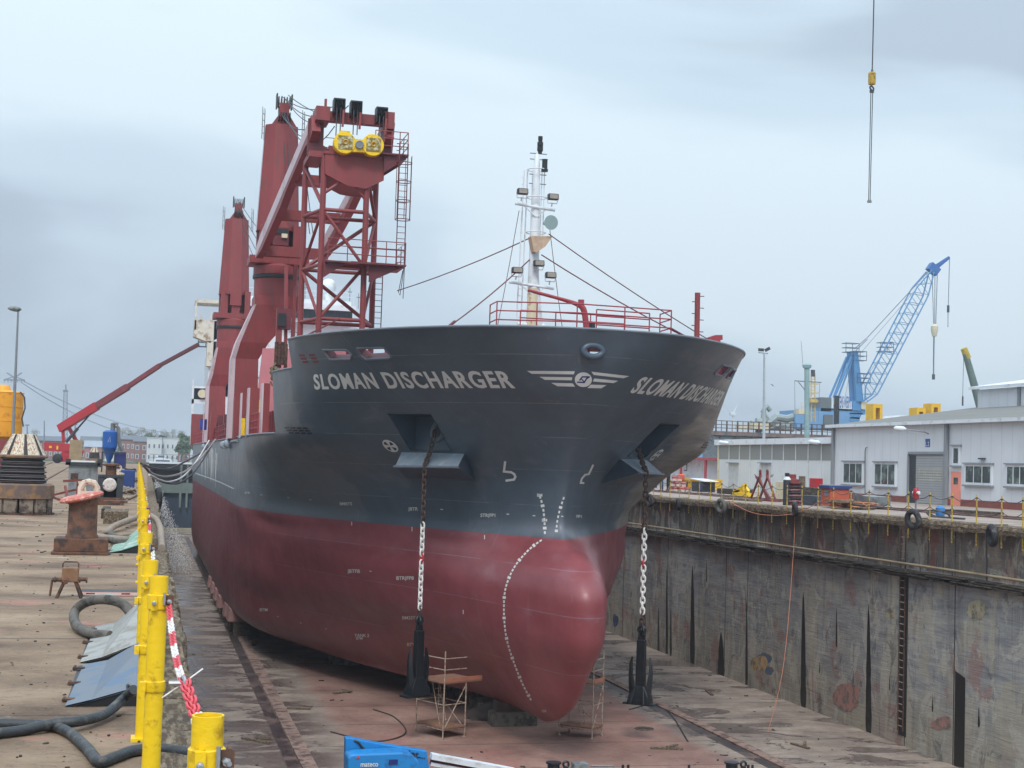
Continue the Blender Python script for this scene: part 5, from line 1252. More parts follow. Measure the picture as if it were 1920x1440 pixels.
scaffold(830, 1386, R(28), 1.15, 1.75, (3.5, 2.4, 2.2, 3.3), 'tube scaffold with boarded platform left of the bulbous bow', .8)
scaffold(1110, 1386, R(48), .95, 1.5, (2.6, 3.5, 3.4, 2.4), 'narrow tube scaffold right of the bulbous bow', 0)
# -- tarped heap under the bow
f = MB(); c = W(935, 1352, Z=ZFL); bm = bmesh.new(); bmesh.ops.create_icosphere(bm, subdivisions=4, radius=1)
for v in bm.verts: n_ = mnoise.noise(v.co*2.2)*.22; v.co = Vector((v.co.x*1.25, v.co.y*.6, max(v.co.z, -.05)*.75))*(1+n_)
me = bpy.data.meshes.new('covered_heap'); bm.to_mesh(me); bm.free(); me.materials.append(mat('dark_tarp', srgb(78, 66, 62), .8, var=.25, scale=2)); 
for p_ in me.polygons: p_.use_smooth = True
ho = bpy.data.objects.new('covered_heap', me); COL.objects.link(ho); ho.location = (c.x, c.y+.5, ZFL); tag(ho, 'dark brown covered heap on the dock floor under the bow', 'heap')

# -- loose things on the dock floor
hd = W(1208, 1367, Z=ZFL); t = thing('manhole_cover', 'round manhole cover in the dock floor right of the narrow scaffold', 'manhole', (hd.x, hd.y, ZFL)); f = MB(); f.lathe([(.34, .004), (.34, .03)], (hd.x, hd.y, ZFL), 24); f.build('cover', m_rust, t); f = MB(); f.torus((hd.x, hd.y, ZFL+.02), .38, .03, (0, 0, 1), 24, 6); f.build('rim', m_conc, t)
for i, (pts, m_, lab) in enumerate(((((700, 1330), (740, 1345), (760, 1375), (700, 1390), (620, 1372)), m_timd, 'dark hose lying loose on the dock floor left of the scaffold'), (((1180, 1330), (1230, 1320), (1262, 1345), (1290, 1390)), m_timd, 'dark hose lying on the dock floor below the hanging anchor'))):
    f = MB(); f.path(spline([W(x, y, Z=ZFL+.03) for x, y in pts], 8), .03, 6); o = f.build('floor_hose', mat('floor_hose_grey', srgb(66, 60, 58), .7)); tag(o, lab, 'hose')
rnd = random.Random(91)
for i, (x, y) in enumerate(((640, 1300), (560, 1330), (1330, 1300), (1500, 1400), (1250, 1405), (480, 1390), (700, 1410))):
    p = W(x, y, Z=ZFL); f = MB(); f.box((p.x, p.y, ZFL+.04), (.9+rnd.random()*.8, .16, .06), rz=rnd.random()*3); f.box((p.x+.3, p.y+.2, ZFL+.1), (.7, .14, .05), rz=rnd.random()*3); o = f.build('loose_planks', m_tim, smooth=False); tag(o, 'weathered planks lying loose on the dock floor', 'planks', 'loose planks on the dock floor')
# ================================================================ NEAR QUAY
Q = lambda x, y: W(x, y, Z=0)
# -- cable capstans with striped cones
m_conew = mat('rust_streaked_white', srgb(204, 196, 178), .7, var=.1, scale=3, stretch=(6, 6, 1), dirt=srgb(150, 98, 60), damt=.5, dscale=5)
m_strp = mat('stripe_black', srgb(38, 32, 34), .6, var=.2, scale=4)
m_cable = mat('greased_cable', srgb(78, 74, 76), .7, var=.3, scale=2, stretch=(1, 1, 14))
m_ochre = mat('rusted_yellow_rim', srgb(150, 112, 74), .75, var=.25, scale=4, dirt=srgb(100, 84, 78), damt=.75, dscale=4)
def capstan(loc, lab, r=.86):
    x, y = loc; t = thing('capstan', lab, 'capstan', (x, y, 0)); o = (x, y, 0)
    f = MB(); f.lathe([(r*1.02, 0), (r*1.02, .05)], o, 40); f.build('ground_plate', m_rust, t)
    for k in range(12):
        a = 2*math.pi*(k+.5)/12; rr_ = r*.86; w_ = 2*math.pi*rr_/12*.9
        f = MB(); f.box((x+rr_*math.cos(a), y+rr_*math.sin(a), .24), (w_*.35, w_, .38), rz=a); f.build('footing_block', mat('old_block', srgb(130, 116, 104), .85, var=.25, scale=3, dirt=srgb(66, 58, 54), damt=.5, dscale=4), t, smooth=False, bevel=.02)
    f = MB(); f.lathe([(r, .43), (r*1.0, .46), (r*.98, .78), (r*.9, .82)], o, 48); f.build('drum_flange', m_ochre, t)
    f = MB(); prof = [(.4, .82)]
    for k in range(15): z = .84+k*.044; rr_ = .62+.035*math.sin(k*2.3)-(k*.006); prof += [(rr_, z), (rr_+.02, z+.022), (rr_, z+.042)]
    prof.append((.4, 1.52)); f.lathe(prof, o, 40); f.build('wound_cable', m_cable, t)
    f = MB(); f.lathe([(.63, 1.50), (.64, 1.55), (.6, 1.58)], o, 40); f.build('rim', m_ochre, t)
    n = 16; f = MB(); f.lathe([(.6, 1.57), (.31, 2.12), (.28, 2.13)], o, n); f.build('cone_cover', m_conew, t, smooth=False)
    f = MB()
    for k in range(0, 16, 2):
        a0 = 2*math.pi*k/16+.11; a1 = a0+.17
        f.add([Vector((x+q*math.cos(a), y+q*math.sin(a), z)) for q, z, a in ((.606, 1.575, a0), (.606, 1.575, a1), (.315, 2.125, a1), (.315, 2.125, a0))], [(0, 1, 2, 3)])
    f.build('stripe', m_strp, t, smooth=False)
    return t
p = Q(33, 966); capstan((p.x, p.y+.8), 'large cable capstan with black striped rusty cone and wound cable')
capstan((-5.95, 180), 'small far cable capstan with striped cone between the red boom lift and blue filter', 1.0)
# -- red bollard with tilted cap
b = Q(152, 1038); t = thing('bollard', 'rusty bollard with a tilted pinkish red cap and lifting eye', 'bollard', tuple(b)); m_capr = mat('faded_red_cap', srgb(186, 104, 92), .75, var=.15, scale=6, dirt=srgb(210, 184, 170), damt=.35, dscale=9)
m_brust = mat('brown_rust', srgb(104, 70, 52), .75, var=.3, scale=4, dirt=srgb(62, 48, 44), damt=.5, dscale=5, bump=.2)
f = MB(); f.bx((b.x-.47, b.y-.42, 0), (b.x+.45, b.y+.42, .05)); f.bx((b.x-.43, b.y-.38, .05), (b.x+.43, b.y+.38, .27)); f.build('base_plinth', m_brust, t, smooth=False, bevel=.012)
f = MB(); f.lathe([(.27, .27), (.27, .3), (.245, .34), (.235, .9), (.24, .95)], (b.x, b.y, 0), 32); f.build('barrel', m_brust, t)
ax = Vector((-.24, -.05, 1)).normalized(); f = MB(); f.lathe([(.25, -.03), (.36, 0), (.37, .03), (.33, .07), (0.1, .08)], (b.x-.03, b.y, .93), 32, ax); f.build('tilted_cap', m_capr, t)
f = MB(); 
ring = [Vector((math.cos(a)*.14, 0, .18+math.sin(a)*.12)) for a in [math.pi*k/10 for k in range(11)]]; pts = [Vector((-.19, 0, -.02))]+ring[::-1]+[Vector((.19, 0, -.02))]
inn = [Vector((math.cos(2*math.pi*k/14)*.065, 0, .17+math.sin(2*math.pi*k/14)*.06)) for k in range(14)]
c0_ = Vector((b.x+.08, b.y-.04, 1.02)); f.path([c0_+Vector((-.13, 0, -.05)), c0_+Vector((-.13, 0, .1)), c0_+Vector((-.08, 0, .18)), c0_+Vector((0, 0, .2)), c0_+Vector((.08, 0, .18)), c0_+Vector((.13, 0, .1)), c0_+Vector((.14, 0, -.05))], .055, 8); f.box(c0_+Vector((0, 0, -.02)), (.28, .09, .12)); f.build('lifting_eye', mat('cream_flaking', srgb(206, 186, 170), .8, var=.12, scale=6, dirt=srgb(140, 90, 70), damt=.3, dscale=10), t)
# -- pipe stand
b = Q(130, 1120); t = thing('hydrant_stand', 'rusty four-legged pipe manifold stand with a carrying handle', 'pipe stand', tuple(b))
f = MB(); f.box((b.x, b.y, .27), (.19, .16, .17)); f.build('valve_box', mat('rusty_turquoise', srgb(130, 96, 70), .75, var=.25, scale=8, dirt=srgb(120, 160, 160), damt=.3, dscale=5), t, smooth=False, bevel=.01)
for sx, sy in ((-1, -1), (1, -1), (-1, 1), (1, 1)): f = MB(); f.beam((b.x+sx*.06, b.y+sy*.05, .2), (b.x+sx*.14, b.y+sy*.13, 0), .035, .02); f.build('leg', m_rust, t, smooth=False)
f = MB(); f.path([(b.x-.09, b.y, .3), (b.x-.09, b.y, .40), (b.x-.07, b.y, .42), (b.x+.07, b.y, .42), (b.x+.09, b.y, .40), (b.x+.09, b.y, .3)], .009, 6); f.build('handle', m_rust, t)
f = MB(); f.tube((b.x-.2, b.y-.05, .21), (b.x+.2, b.y-.05, .22), .024, n=8); f.tube((b.x-.04, b.y-.1, .21), (b.x-.04, b.y-.22, .2), .03, n=8); f.tube((b.x-.2, b.y-.05, .21), (b.x-.22, b.y-.05, .02), .015, n=6)
for x_ in (-.18, -.1, .1, .18): f.lathe([(.034, 0), (.034, .02)], (b.x+x_, b.y-.05, .212), 8, (1, 0, 0))
f.build('manifold_pipe', m_brust, t)
# -- checker plate ramps over hatches
def chk(name, c, d):
    h = nodes_mat(name, .5); w_ = h.t.nodes.new('ShaderNodeTexWave'); w_.wave_type = 'BANDS'; w_.bands_direction = 'DIAGONAL'; w_.inputs['Scale'].default_value = 9; w_.inputs['Distortion'].default_value = 0
    mp = h.t.nodes.new('ShaderNodeMapping'); h.t.links.new(h.pos, mp.inputs[0]); h.t.links.new(mp.outputs[0], w_.inputs[0])
    v = h.t.nodes.new('ShaderNodeTexChecker'); v.inputs['Scale'].default_value = 34; h.t.links.new(h.pos, v.inputs[0])
    h.col(h.mix(h.ma('MULTIPLY', h.step(h.noise(5, (1, 1, 1), 7, .65), .48, .62), .7), c, d)); h.b.inputs['Metallic'].default_value = .25; h.bump(v.outputs[1], .5, .004); return h.m
def ramp_plate(pl, pr, pbl, top, depth, lab, m, z1=.24, sx=1.0):
    a = Q(*pl); b_ = Vector((.1, a.y, 0)); t = thing('cover_ramp', lab, 'cover plate', (a.x, a.y, 0), group=None)
    far = a.y+depth; x0, x1 = a.x, b_.x; xm = x0+(x1-x0)*.34
    f = MB(); th = .012
    f.add([(x0, a.y, .01), (xm-.02, a.y, .05), (xm+.04, far-.1, .06), (x0+.04, far, .01)], [(0, 1, 2, 3)])
    f.add([(xm-.02, a.y, .05), (x1, a.y+.0, z1*.45), (x1, (a.y+far)/2+.1, z1), (xm+.04, far-.1, .06)], [(0, 1, 2), (0, 2, 3)])
    f.add([(x1, a.y, z1*.45), (x1, far, .05), (x1, (a.y+far)/2+.1, z1)], [(0, 1, 2)])
    vs = list(f.v); n_ = len(vs); ff = list(f.f); f.add([(v[0], v[1], v[2]-th) for v in vs], [tuple(i for i in q) for q in ff]); f.build('checker_plate', m, t, smooth=False)
    f = MB(); f.add([(x0+.03, a.y+.012, .0), (x1, a.y+.012, .0), (x1, a.y+.012, z1*.43), (xm-.02, a.y+.012, .035), (x0+.03, a.y+.012, .008)], [(0, 1, 2, 3, 4)]); f.add([(x0, a.y+.01, .002), (x1, a.y+.01, .002), (x1, far, .002), (x0, far, .002)], [(0, 1, 2, 3)]); f.build('dark_gap', m_black, t, smooth=False)
    for k in range(3):
        y = a.y+(far-a.y)*(.12+.38*k); f = MB(); f.tube((x0-.02, y-.05, .015), (x0-.02, y+.05, .015), .014, n=6); f.bx((x0-.02, y-.03, .012), (x0+.06, y+.03, .022)); f.build('hinge', m_rust, t)
    return t
ramp_plate((150, 1244), 0, 0, 0, 2.6, 'pale grey checker plate ramp lying in front of the coiled hose end', chk('checker_white', srgb(160, 160, 156), srgb(126, 118, 106)), .46)
ramp_plate((122, 1326), 0, 0, 0, 2.0, 'blue and grey checker plate ramp nearest the camera', chk('checker_blue', srgb(112, 120, 130), srgb(84, 112, 142)), .36)
t = ramp_plate((205, 1037), 0, 0, 0, 4.4, 'green and white plate ramp behind the yellow posts, farther along the quay', chk('checker_green', srgb(120, 160, 136), srgb(196, 204, 198)), .46)
# flush turquoise cover strip
b = Q(150, 1110); b2 = Q(258, 1118); t = thing('trench_cover', 'flush turquoise and pink steel trench cover on the quay', 'trench cover', (b.x, b.y, 0))
f = MB(); f.bx((b.x, b2.y-.05, .002), (.1, b.y-.15, .014)); f.build('cover_plate', mat('turquoise_plate', srgb(126, 158, 146), .7, var=.15, scale=3, dirt=srgb(178, 120, 108), damt=.6, dscale=2.4), t, smooth=False); f = MB(); f.bx((b.x, b.y-.13, .003), (.1, b.y+.35, .006)); f.build('slot', m_black, t, smooth=False)
for x_ in (.12, .62): f = MB(); f.box((b.x+(.1-b.x)*x_+.04, b2.y+.08, .02), (.1, .05, .015)); f.build('lift_lug', m_rust, t, smooth=False)
# -- hoses
m_hose = mat('black_hose', srgb(48, 52, 56), .5, var=.15, scale=6, dirt=srgb(92, 88, 82), damt=.3, dscale=7, bump=.3); m_hoseg = mat('dusty_hose', srgb(96, 92, 86), .8, var=.2, scale=6, dirt=srgb(60, 56, 54), damt=.4, dscale=8); m_hosel = mat('beige_hose', srgb(140, 126, 112), .8, var=.2, scale=5)
def hose(pxs, r, m, lab, name='hose', z=None, lift=None, sub=8):
    P = []
    for i, q in enumerate(pxs):
        zz = r+(lift[i] if lift else 0); P.append(W(q[0], q[1], Z=zz))
    f = MB(); f.path(spline(P, sub), r, 10); o = f.build(name, m); o.location = (0, 0, 0); return tag(o, lab, 'hose')
hose([(-20, 1377), (40, 1370), (100, 1357), (150, 1352), (198, 1338), (232, 1310), (251, 1293)], .033, m_hose, 'black hose running across the quay up to the blue ramp plate', lift=[0, 0, .02, .03, .02, .06, .14])
hose([(-20, 1356), (40, 1358), (95, 1361), (130, 1374), (162, 1402), (186, 1428), (215, 1420), (250, 1408), (300, 1404), (356, 1412)], .033, m_hose, 'black hose snaking under the yellow posts to the dock edge')
f = MB(); c = W(246, 1293, Z=.16); f.torus(c+Vector((.0, 0, 0)), .04, .014, Vector((1, .6, .3)), 14, 6); cf = f.build('hose_coupling', m_grey); tag(cf, 'round grey hose coupling on the blue ramp plate', 'coupling')
hose([(206, 1192), (170, 1188), (143, 1172), (140, 1148), (160, 1130), (196, 1124), (230, 1133), (250, 1160), (256, 1192)], .048, m_hoseg, 'thick dusty hose bent into an upright loop on the quay', lift=[0, 0, .02, .1, .2, .26, .22, .1, 0])
hose([(262, 968), (235, 978), (212, 988), (200, 998), (188, 1000)], .07, m_hosel, 'beige hose rising toward the posts behind the red capped bollard', lift=[.1, .1, .05, 0, 0])
hose([(178, 1006), (210, 1010), (240, 1012), (262, 1010)], .07, m_hosel, 'beige hose lying flat right of the red capped bollard')
hose([(205, 1000), (222, 1008), (245, 1006), (258, 1008)], .06, m_hoseg, 'grey hose crossing the beige hoses near the green ramp')
hose([(178, 1014), (205, 1012), (225, 1016), (262, 1014)], .06, m_hoseg, 'grey hose lying nearest to the green ramp')
hose([(282, 966), (294, 975), (301, 992), (302, 1015), (303, 1028)], .07, m_hosel, 'beige hose curling over the dock edge behind the yellow posts')
hose([(262, 925), (240, 935), (228, 932), (212, 934)], .05, m_hosel, 'thin pinkish hose behind the white roller', lift=[0]*4)
# -- hoses slung between quay and ship
m_hb = mat('cable_dark', srgb(58, 56, 62), .6); m_hr = mat('cable_rosy', srgb(140, 96, 96), .6); m_hw = mat('cable_white', srgb(206, 206, 208), .5); m_hg = mat('cable_beige', srgb(150, 140, 136), .6)
def slung(pxs, Ys, r, m, lab):
    P = [W(x, y, Y=Ys[0]+(Ys[1]-Ys[0])*i/(len(pxs)-1)) for i, (x, y) in enumerate(pxs)]
    f = MB(); f.path(spline(P, 6), r, 6); o = f.build('supply_hose', m); return tag(o, lab, 'hose', 'supply hoses slung between the quay and the ship')
slung([(264, 869), (290, 878), (320, 878), (350, 864), (378, 848), (400, 829)], (62, 98), .05, m_hb, 'dark supply hose slung highest between quay and ship')
slung([(266, 874), (300, 880), (335, 872), (362, 856)], (64, 92), .03, m_hr, 'thin rosy hose slung just under the top dark hose')
slung([(272, 876), (290, 890), (318, 893), (350, 882), (380, 855), (404, 824)], (60, 96), .05, m_hg, 'beige supply hose slung in the middle of the bundle')
slung([(280, 890), (300, 900), (320, 903), (345, 892), (370, 862), (392, 826)], (58, 94), .045, m_hw, 'white supply hose sagging low in the bundle')
slung([(268, 872), (290, 895), (315, 906), (340, 904), (365, 884), (385, 855), (402, 825)], (58, 96), .05, m_hb, 'dark supply hose sagging lowest of the bundle')
# -- grey electrical cabinet
b = Q(153, 934); t = thing('switch_cabinet', 'galvanised grey cabinet on skids with clutter on its lid', 'cabinet', tuple(b)); m_galv = mat('galvanised', srgb(122, 128, 130), .5, var=.14, scale=2, dirt=srgb(90, 92, 92), damt=.4, dscale=2.5); s = 1/52.
f = MB(); f.bx((b.x-.5, b.y, .1), (b.x+.5, b.y+.8, 1.2)); f.build('cabinet_body', m_galv, t, smooth=False, bevel=.01)
f = MB(); f.bx((b.x-.6, b.y-.1, 1.2), (b.x+.6, b.y+.9, 1.3)); f.bx((b.x-.62, b.y-.1, 1.2), (b.x-.45, b.y+.1, 1.42)); f.bx((b.x+.5, b.y-.1, 1.15), (b.x+.66, b.y+.1, 1.45)); f.build('lid_frame', m_dark, t, smooth=False)
f = MB(); f.bx((b.x-.42, b.y-.12, 1.32), (b.x+.42, b.y+.4, 1.37)); f.build('white_lid', m_white, t, smooth=False)
f = MB(); f.bx((b.x-.6, b.y-.05, .02), (b.x+.6, b.y+.12, .14)); f.bx((b.x-.6, b.y+.7, .02), (b.x+.6, b.y+.85, .14)); f.build('skid', m_grey, t, smooth=False)
f = MB(); f.bx((b.x-.42, b.y-.03, .68), (b.x-.16, b.y, .9)); f.build('meter_panel', m_rust, t, smooth=False)
# -- red trestle frame
t = thing('trestle_frame', 'broken red steel trestle lying in front of the grey cabinet', 'trestle', tuple(Q(140, 945)))
f = MB(); pr_ = [(88, 932), (138, 916), (138, 945), (146, 898), (146, 945)]
A_ = [W(92, 930, Y=44), W(143, 918, Y=44), W(92, 930, Y=44), W(133, 944, Y=43), W(146, 900, Y=43), W(144, 944, Y=43), W(120, 902, Y=44), W(162, 900, Y=43), W(122, 912, Y=44), W(130, 944, Y=43)]
for i in range(0, 10, 2): f.beam(A_[i], A_[i+1], .06)
f.build('frame_bar', mat('oxide_red', srgb(122, 58, 52), .7, var=.2, scale=4), t, smooth=False)
f = MB(); f.prism([W(146, 902, Y=42.9), W(160, 902, Y=42.9), W(162, 925, Y=42.9), W(152, 925, Y=42.9)], (0, .04, 0)); f.build('canvas_flap', m_cream, t, smooth=False)
# -- roller fairlead
b = Q(205, 947); t = thing('roller_fairlead', 'dark steel roller fairlead with a white round roller on a plinth', 'fairlead', tuple(b))
f = MB(); f.bx((b.x-.45, b.y-.1, 0), (b.x+.45, b.y+.7, .24)); f.build('plinth', m_brust, t, smooth=False, bevel=.01)
f = MB(); f.bx((b.x-.4, b.y, .24), (b.x-.2, b.y+.5, .9)); f.bx((b.x+.2, b.y, .24), (b.x+.4, b.y+.5, .9)); f.bx((b.x-.4, b.y, .88), (b.x+.4, b.y+.5, .98)); f.bx((b.x-.2, b.y+.4, .24), (b.x+.2, b.y+.5, .9)); f.build('roller_housing', m_dark, t, smooth=False)
f = MB(); f.lathe([(.12, -.1), (.2, -.08), (.22, 0), (.22, .06), (.17, .1)], (b.x-.02, b.y-.02, .66), 24, (0, -1, 0)); f.build('roller', mat('worn_white_roller', srgb(200, 190, 184), .6, var=.1, scale=5, dirt=srgb(110, 90, 86), damt=.3, dscale=9), t)
f = MB(); f.lathe([(.17, .98), (.17, 1.25), (.27, 1.28), (.27, 1.33), (.2, 1.35)], (b.x, b.y+.25, 0), 20); f.build('top_bollard', m_brust, t)
b2 = Q(222, 922); t = thing('bollard', 'reddish bollard with white cap and ring behind the roller fairlead', 'bollard', tuple(b2))
f = MB(); f.lathe([(.2, 0), (.17, .7), (.17, .72)], (b2.x, b2.y, 0), 16); f.build('barrel', m_red, t); f = MB(); f.lathe([(.26, .72), (.27, .8), (.2, .83)], (b2.x, b2.y, 0), 16); f.torus((b2.x-.05, b2.y, 1.0), .13, .05, (0, 1, 0), 14, 6); f.build('cap', m_conew, t)
# -- wooden blocks
for (x, y, l, h_, lab) in ((216, 982, .56, .30, 'cracked square timber block with rusty top beside the beige hose'), (197, 972, .2, .26, 'darker timber block end left of the cracked block')):
    b = Q(x, y); f = MB(); f.bx((b.x-l/2, b.y-.2, 0), (b.x+l/2, b.y+1.6, h_)); o = f.build('timber_block', m_tim if l > .3 else m_timd, smooth=False, bevel=.01); tag(o, lab, 'timber block')
b = Q(200, 955); f = MB(); f.bx((b.x-.1, b.y, .2), (b.x+.6, b.y+.5, .26)); o = f.build('steel_plate', m_brust, smooth=False); tag(o, 'thin rusty plate lying on the timber block', 'plate')
# -- crane rails on the quay
f = MB()
for a, b in (((70, 900), (128, 876)), ): pa, pb = Q(60, 915), Q(128, 874)
f.beam((pa.x, pa.y, .03), (pb.x-1, pb.y+40, .03), .12, .06); f.beam((pa.x-1.6, pa.y, .03), (pb.x-4, pb.y+40, .03), .12, .06); struct('crane_rail', f, m_rail_steel)
# -- clutter along the posts
rnd = random.Random(21)
cl = [('rope_heap', 'tangled grey rope heap left of the far yellow posts', (248, 905), m_rope), ('rope_heap', 'pale rope and cable heap beside the white roller', (244, 926), m_hosel), ('scrap_heap', 'brown scrap heap by the posts beyond the reddish bollard', (246, 885), m_rust)]
for nm, lab, q, m_ in cl:
    b = Q(*q); f = MB()
    for i in range(9):
        P = [b+Vector((rnd.uniform(-.6, .5), rnd.uniform(-1.5, 1.5), .04+rnd.random()*.25)) for _ in range(4)]; f.path(spline(P, 4), .035, 5)
    o = f.build(nm, m_); tag(o, lab, 'heap')
# -- blue cyclone filter
b = Q(212, 883); b = Vector((-2.9, 128, 0)); t = thing('dust_filter', 'blue conical dust filter on a dark steel stand', 'dust filter', tuple(b)); m_cyc = mat('cyclone_blue', srgb(24, 84, 160), .4, var=.1)
kx = 128/2750.; 
f = MB(); f.lathe([(.06, .2), (.14, .8), (.56, 2.0), (.6, 2.05), (.6, 3.35), (.35, 3.5)], (b.x-.15, b.y, 0), 24); f.build('cone_hopper', m_cyc, t)
f = MB(); f.tube((b.x+.05, b.y+.3, 3.3), (b.x+.05, b.y+.3, 4.1), .2, n=12); f.path([(b.x+.3, b.y, 3.9), (b.x+.5, b.y, 3.7), (b.x+.55, b.y, 2.6), (b.x+.95, b.y, 1.8)], .16, 8); f.lathe([(.28, 4.0), (.3, 4.1), (.12, 4.2)], (b.x+.2, b.y+.3, 0), 12); f.build('exhaust_duct', mat('duct_grey', srgb(110, 112, 112), .6, var=.3, scale=3), t)
f = MB(); f.bx((b.x+.3, b.y-.5, .3), (b.x+1.15, b.y+.6, 1.7)); f.build('fan_housing', m_navy, t, smooth=False)
f = MB()
for x_ in (-.7, .3, 1.2):
    for y_ in (-.7, .7): f.beam((b.x+x_, b.y+y_, 0), (b.x+x_, b.y+y_, 1.7), .08)
for z in (.6, 1.65): f.beam((b.x-.7, b.y-.7, z), (b.x+1.2, b.y-.7, z), .06)
f.build('stand_frame', m_dark, t, smooth=False)
f = MB(); f.path([(b.x-.3, b.y-.62, 2.5), (b.x-.12, b.y-.62, 2.95), (b.x-.1, b.y-.62, 2.5)], .02, 4); f.build('chalk_mark', m_hw, t)
b = Vector((-.75, 66, 0)); f = MB(); f.bx((b.x-.3, b.y, 0), (b.x+.3, b.y+.6, .95)); o = f.build('blue_bin', mat('bin_blue', srgb(34, 62, 120), .5), smooth=False, bevel=.02); tag(o, 'small dark blue bin behind the bollard with white cap', 'bin')
# -- boom lift
YB = 196.; kx = (YB)/2750*1.02
def BL_(x, y, Y=YB): return W(x, y, Y=Y)
m_lred = mat('lift_red', srgb(172, 34, 46), .4, var=.1, scale=.5)
b = BL_(112, 866); t = thing('boom_lift', 'red telescopic boom lift reaching from the quay up to the ship', 'boom lift', (b.x, b.y, 0))
f = MB(); f.prism([BL_(*q) for q in ((82, 829), (132, 832), (140, 840), (157, 845), (156, 850), (140, 851), (120, 847), (83, 845))], (0, 2.4, 0)); bd = f.build('turntable_body', m_lred, t, smooth=False)
f = MB(); f.prism([BL_(*q) for q in ((116, 846), (138, 847), (140, 866), (112, 866))], (0, 2.2, 0)); f.build('chassis', m_lred, t, smooth=False)
for q in ((108, 857), (140, 857)):
    p = BL_(*q); f = MB(); f.lathe([(.5, -.2), (.62, -.15), (.62, .15), (.5, .2)], (p.x, YB-.1, .62), 20, (0, 1, 0)); f.build('wheel', m_black, t)
f = MB(); f.prism([BL_(*q, Y=YB+.6) for q in ((111, 802), (117, 800), (130, 796), (150, 832), (143, 835), (127, 806), (121, 808), (122, 830), (116, 830), (115, 810))], (0, .8, 0)); f.build('boom_riser', m_lred, t, smooth=False)
b0, b1, b2, b3 = BL_(112, 804, YB+1), BL_(240, 725, YB-4), BL_(300, 685, YB-7), BL_(372, 646, YB-12)
for a, c_, w_, m__ in ((b0, b0.lerp(b1, .55), 1.0, m_lred), (b0.lerp(b1, .5), b1, .8, mat('boom_maroon', srgb(120, 44, 52), .5)), (b1, b2, .55, MATS['boom_maroon']), (b2, b3, .42, m_redd)): f = MB(); f.beam(a, c_, w_*.8, w_); f.build('boom_section', m__, t, smooth=False)
f = MB(); f.tube(BL_(124, 829, YB+.2), BL_(146, 803, YB), .2, n=8); f.tube(BL_(146, 803, YB), BL_(174, 771, YB-1.5), .11, n=8); f.build('lift_cylinder', m_dark, t)
c_ = b3; f = MB(); 
for z in (0, .55, 1.1):
    f.path([c_+Vector((0, 0, z-.2)), c_+Vector((1.8, 0, z-.2)), c_+Vector((1.8, 1.0, z-.2)), c_+Vector((0, 1.0, z-.2))], .05, 5, closed=True)
for x_, y_ in ((0, 0), (.9, 0), (1.8, 0), (1.8, 1), (0, 1)): f.tube(c_+Vector((x_, y_, -.2)), c_+Vector((x_, y_, .9)), .05, n=5)
f.build('basket', m_dark, t)
f = MB(); f.bx(BL_(92, 836, YB-.05), BL_(97, 840, YB-.03)); f.bx(BL_(106, 836, YB-.05), BL_(109, 843, YB-.03)); f.build('service_panel', m_yel, t, smooth=False)
b = BL_(142, 860, 190); f = MB(); f.bx((b.x-.8, 190, 0), (b.x+.7, 191, 3.0)); o = f.build('timber_stack', mat('stack_ochre', srgb(150, 130, 100), .85, var=.2), smooth=False); tag(o, 'upright stack of ochre planks in front of the red boom lift', 'plank stack')
b = BL_(75, 850, 185); f = MB(); f.bx((b.x-.2, 185, .0), (b.x+.35, 185.5, 1.9)); o = f.build('red_box', m_lred, smooth=False); tag(o, 'small red box on the quay left of the boom lift wheels', 'box')
# -- orange silo
YS = 120.; p = W(10, 816, Y=YS); cx_ = W(-2, 816, Y=YS).x; r_ = (W(41, 760, Y=YS).x-cx_); t = thing('silo', 'orange cylindrical silo on legs behind the striped capstan cone', 'silo', (cx_, YS+r_, 0)); m_sil = mat('silo_orange', srgb(226, 156, 26), .5, var=.08, scale=.8, dirt=srgb(190, 116, 30), damt=.3, dscale=1.5)
zt = W(10, 735, Y=YS).z; zb = p.z; f = MB(); prof = [(r_*.3, 1.6), (r_*.96, zb+.0), (r_*.96, zb+.1)]
prof = [(.3, 1.2), (r_, zb-.1)]
for k in range(1, 4): z = zb+(zt-zb)*k/3.; prof += [(r_, z-.03), (r_+.03, z-.02), (r_+.03, z+.02), (r_, z+.03)]
prof += [(r_*.98, zt+.05), (.6, zt+.2), (.5, zt+.55), (.45, zt+.6)]
f.lathe(prof, (cx_, YS+r_, 0), 40); f.build('tank', m_sil, t)
f = MB()
for a in (.6, 2.2, 3.8, 5.4): x_, y_ = cx_+r_*.95*math.cos(a), YS+r_+r_*.95*math.sin(a); f.beam((x_, y_, 0), (x_, y_, zb+.2), .22)
f.build('leg', m_sil, t, smooth=False)
f = MB(); f.path([W(38, 735, Y=YS), W(46, 745, Y=YS), W(47, 765, Y=YS), W(41, 785, Y=YS), W(44, 800, Y=YS)], .06, 6); f.build('fill_pipe', m_dark, t)
f = MB(); f.bx((cx_-1, YS-3, 0), (cx_+2.2, YS-.5, 2.4)); o = f.build('red_container', m_red, smooth=False); tag(o, 'dull red container below the orange silo', 'container')
# -- lamp pole on the left
a = W(22.5, 850, Y=100); zt = W(34, 581, Y=100).z; t = thing('street_lamp', 'tall grey lamp post with a flat lamp head beside the orange silo', 'street lamp', (a.x, 100, 0))
tp_ = W(34, 583, Y=100); f = MB(); f.path([(a.x-.02, 100, 0), (a.x, 100, 2.5), tuple(tp_)], [.13, .11, .06], 10); f.build('pole', m_grey, t)
f = MB(); f.lathe([(.04, -.3), (.16, -.15), (.19, .1), (.15, .35), (.06, .55)], (tp_.x-.1, 100, tp_.z+.12), 10, (-1, -.1, .05)); f.build('lamp_head', m_galv, t)

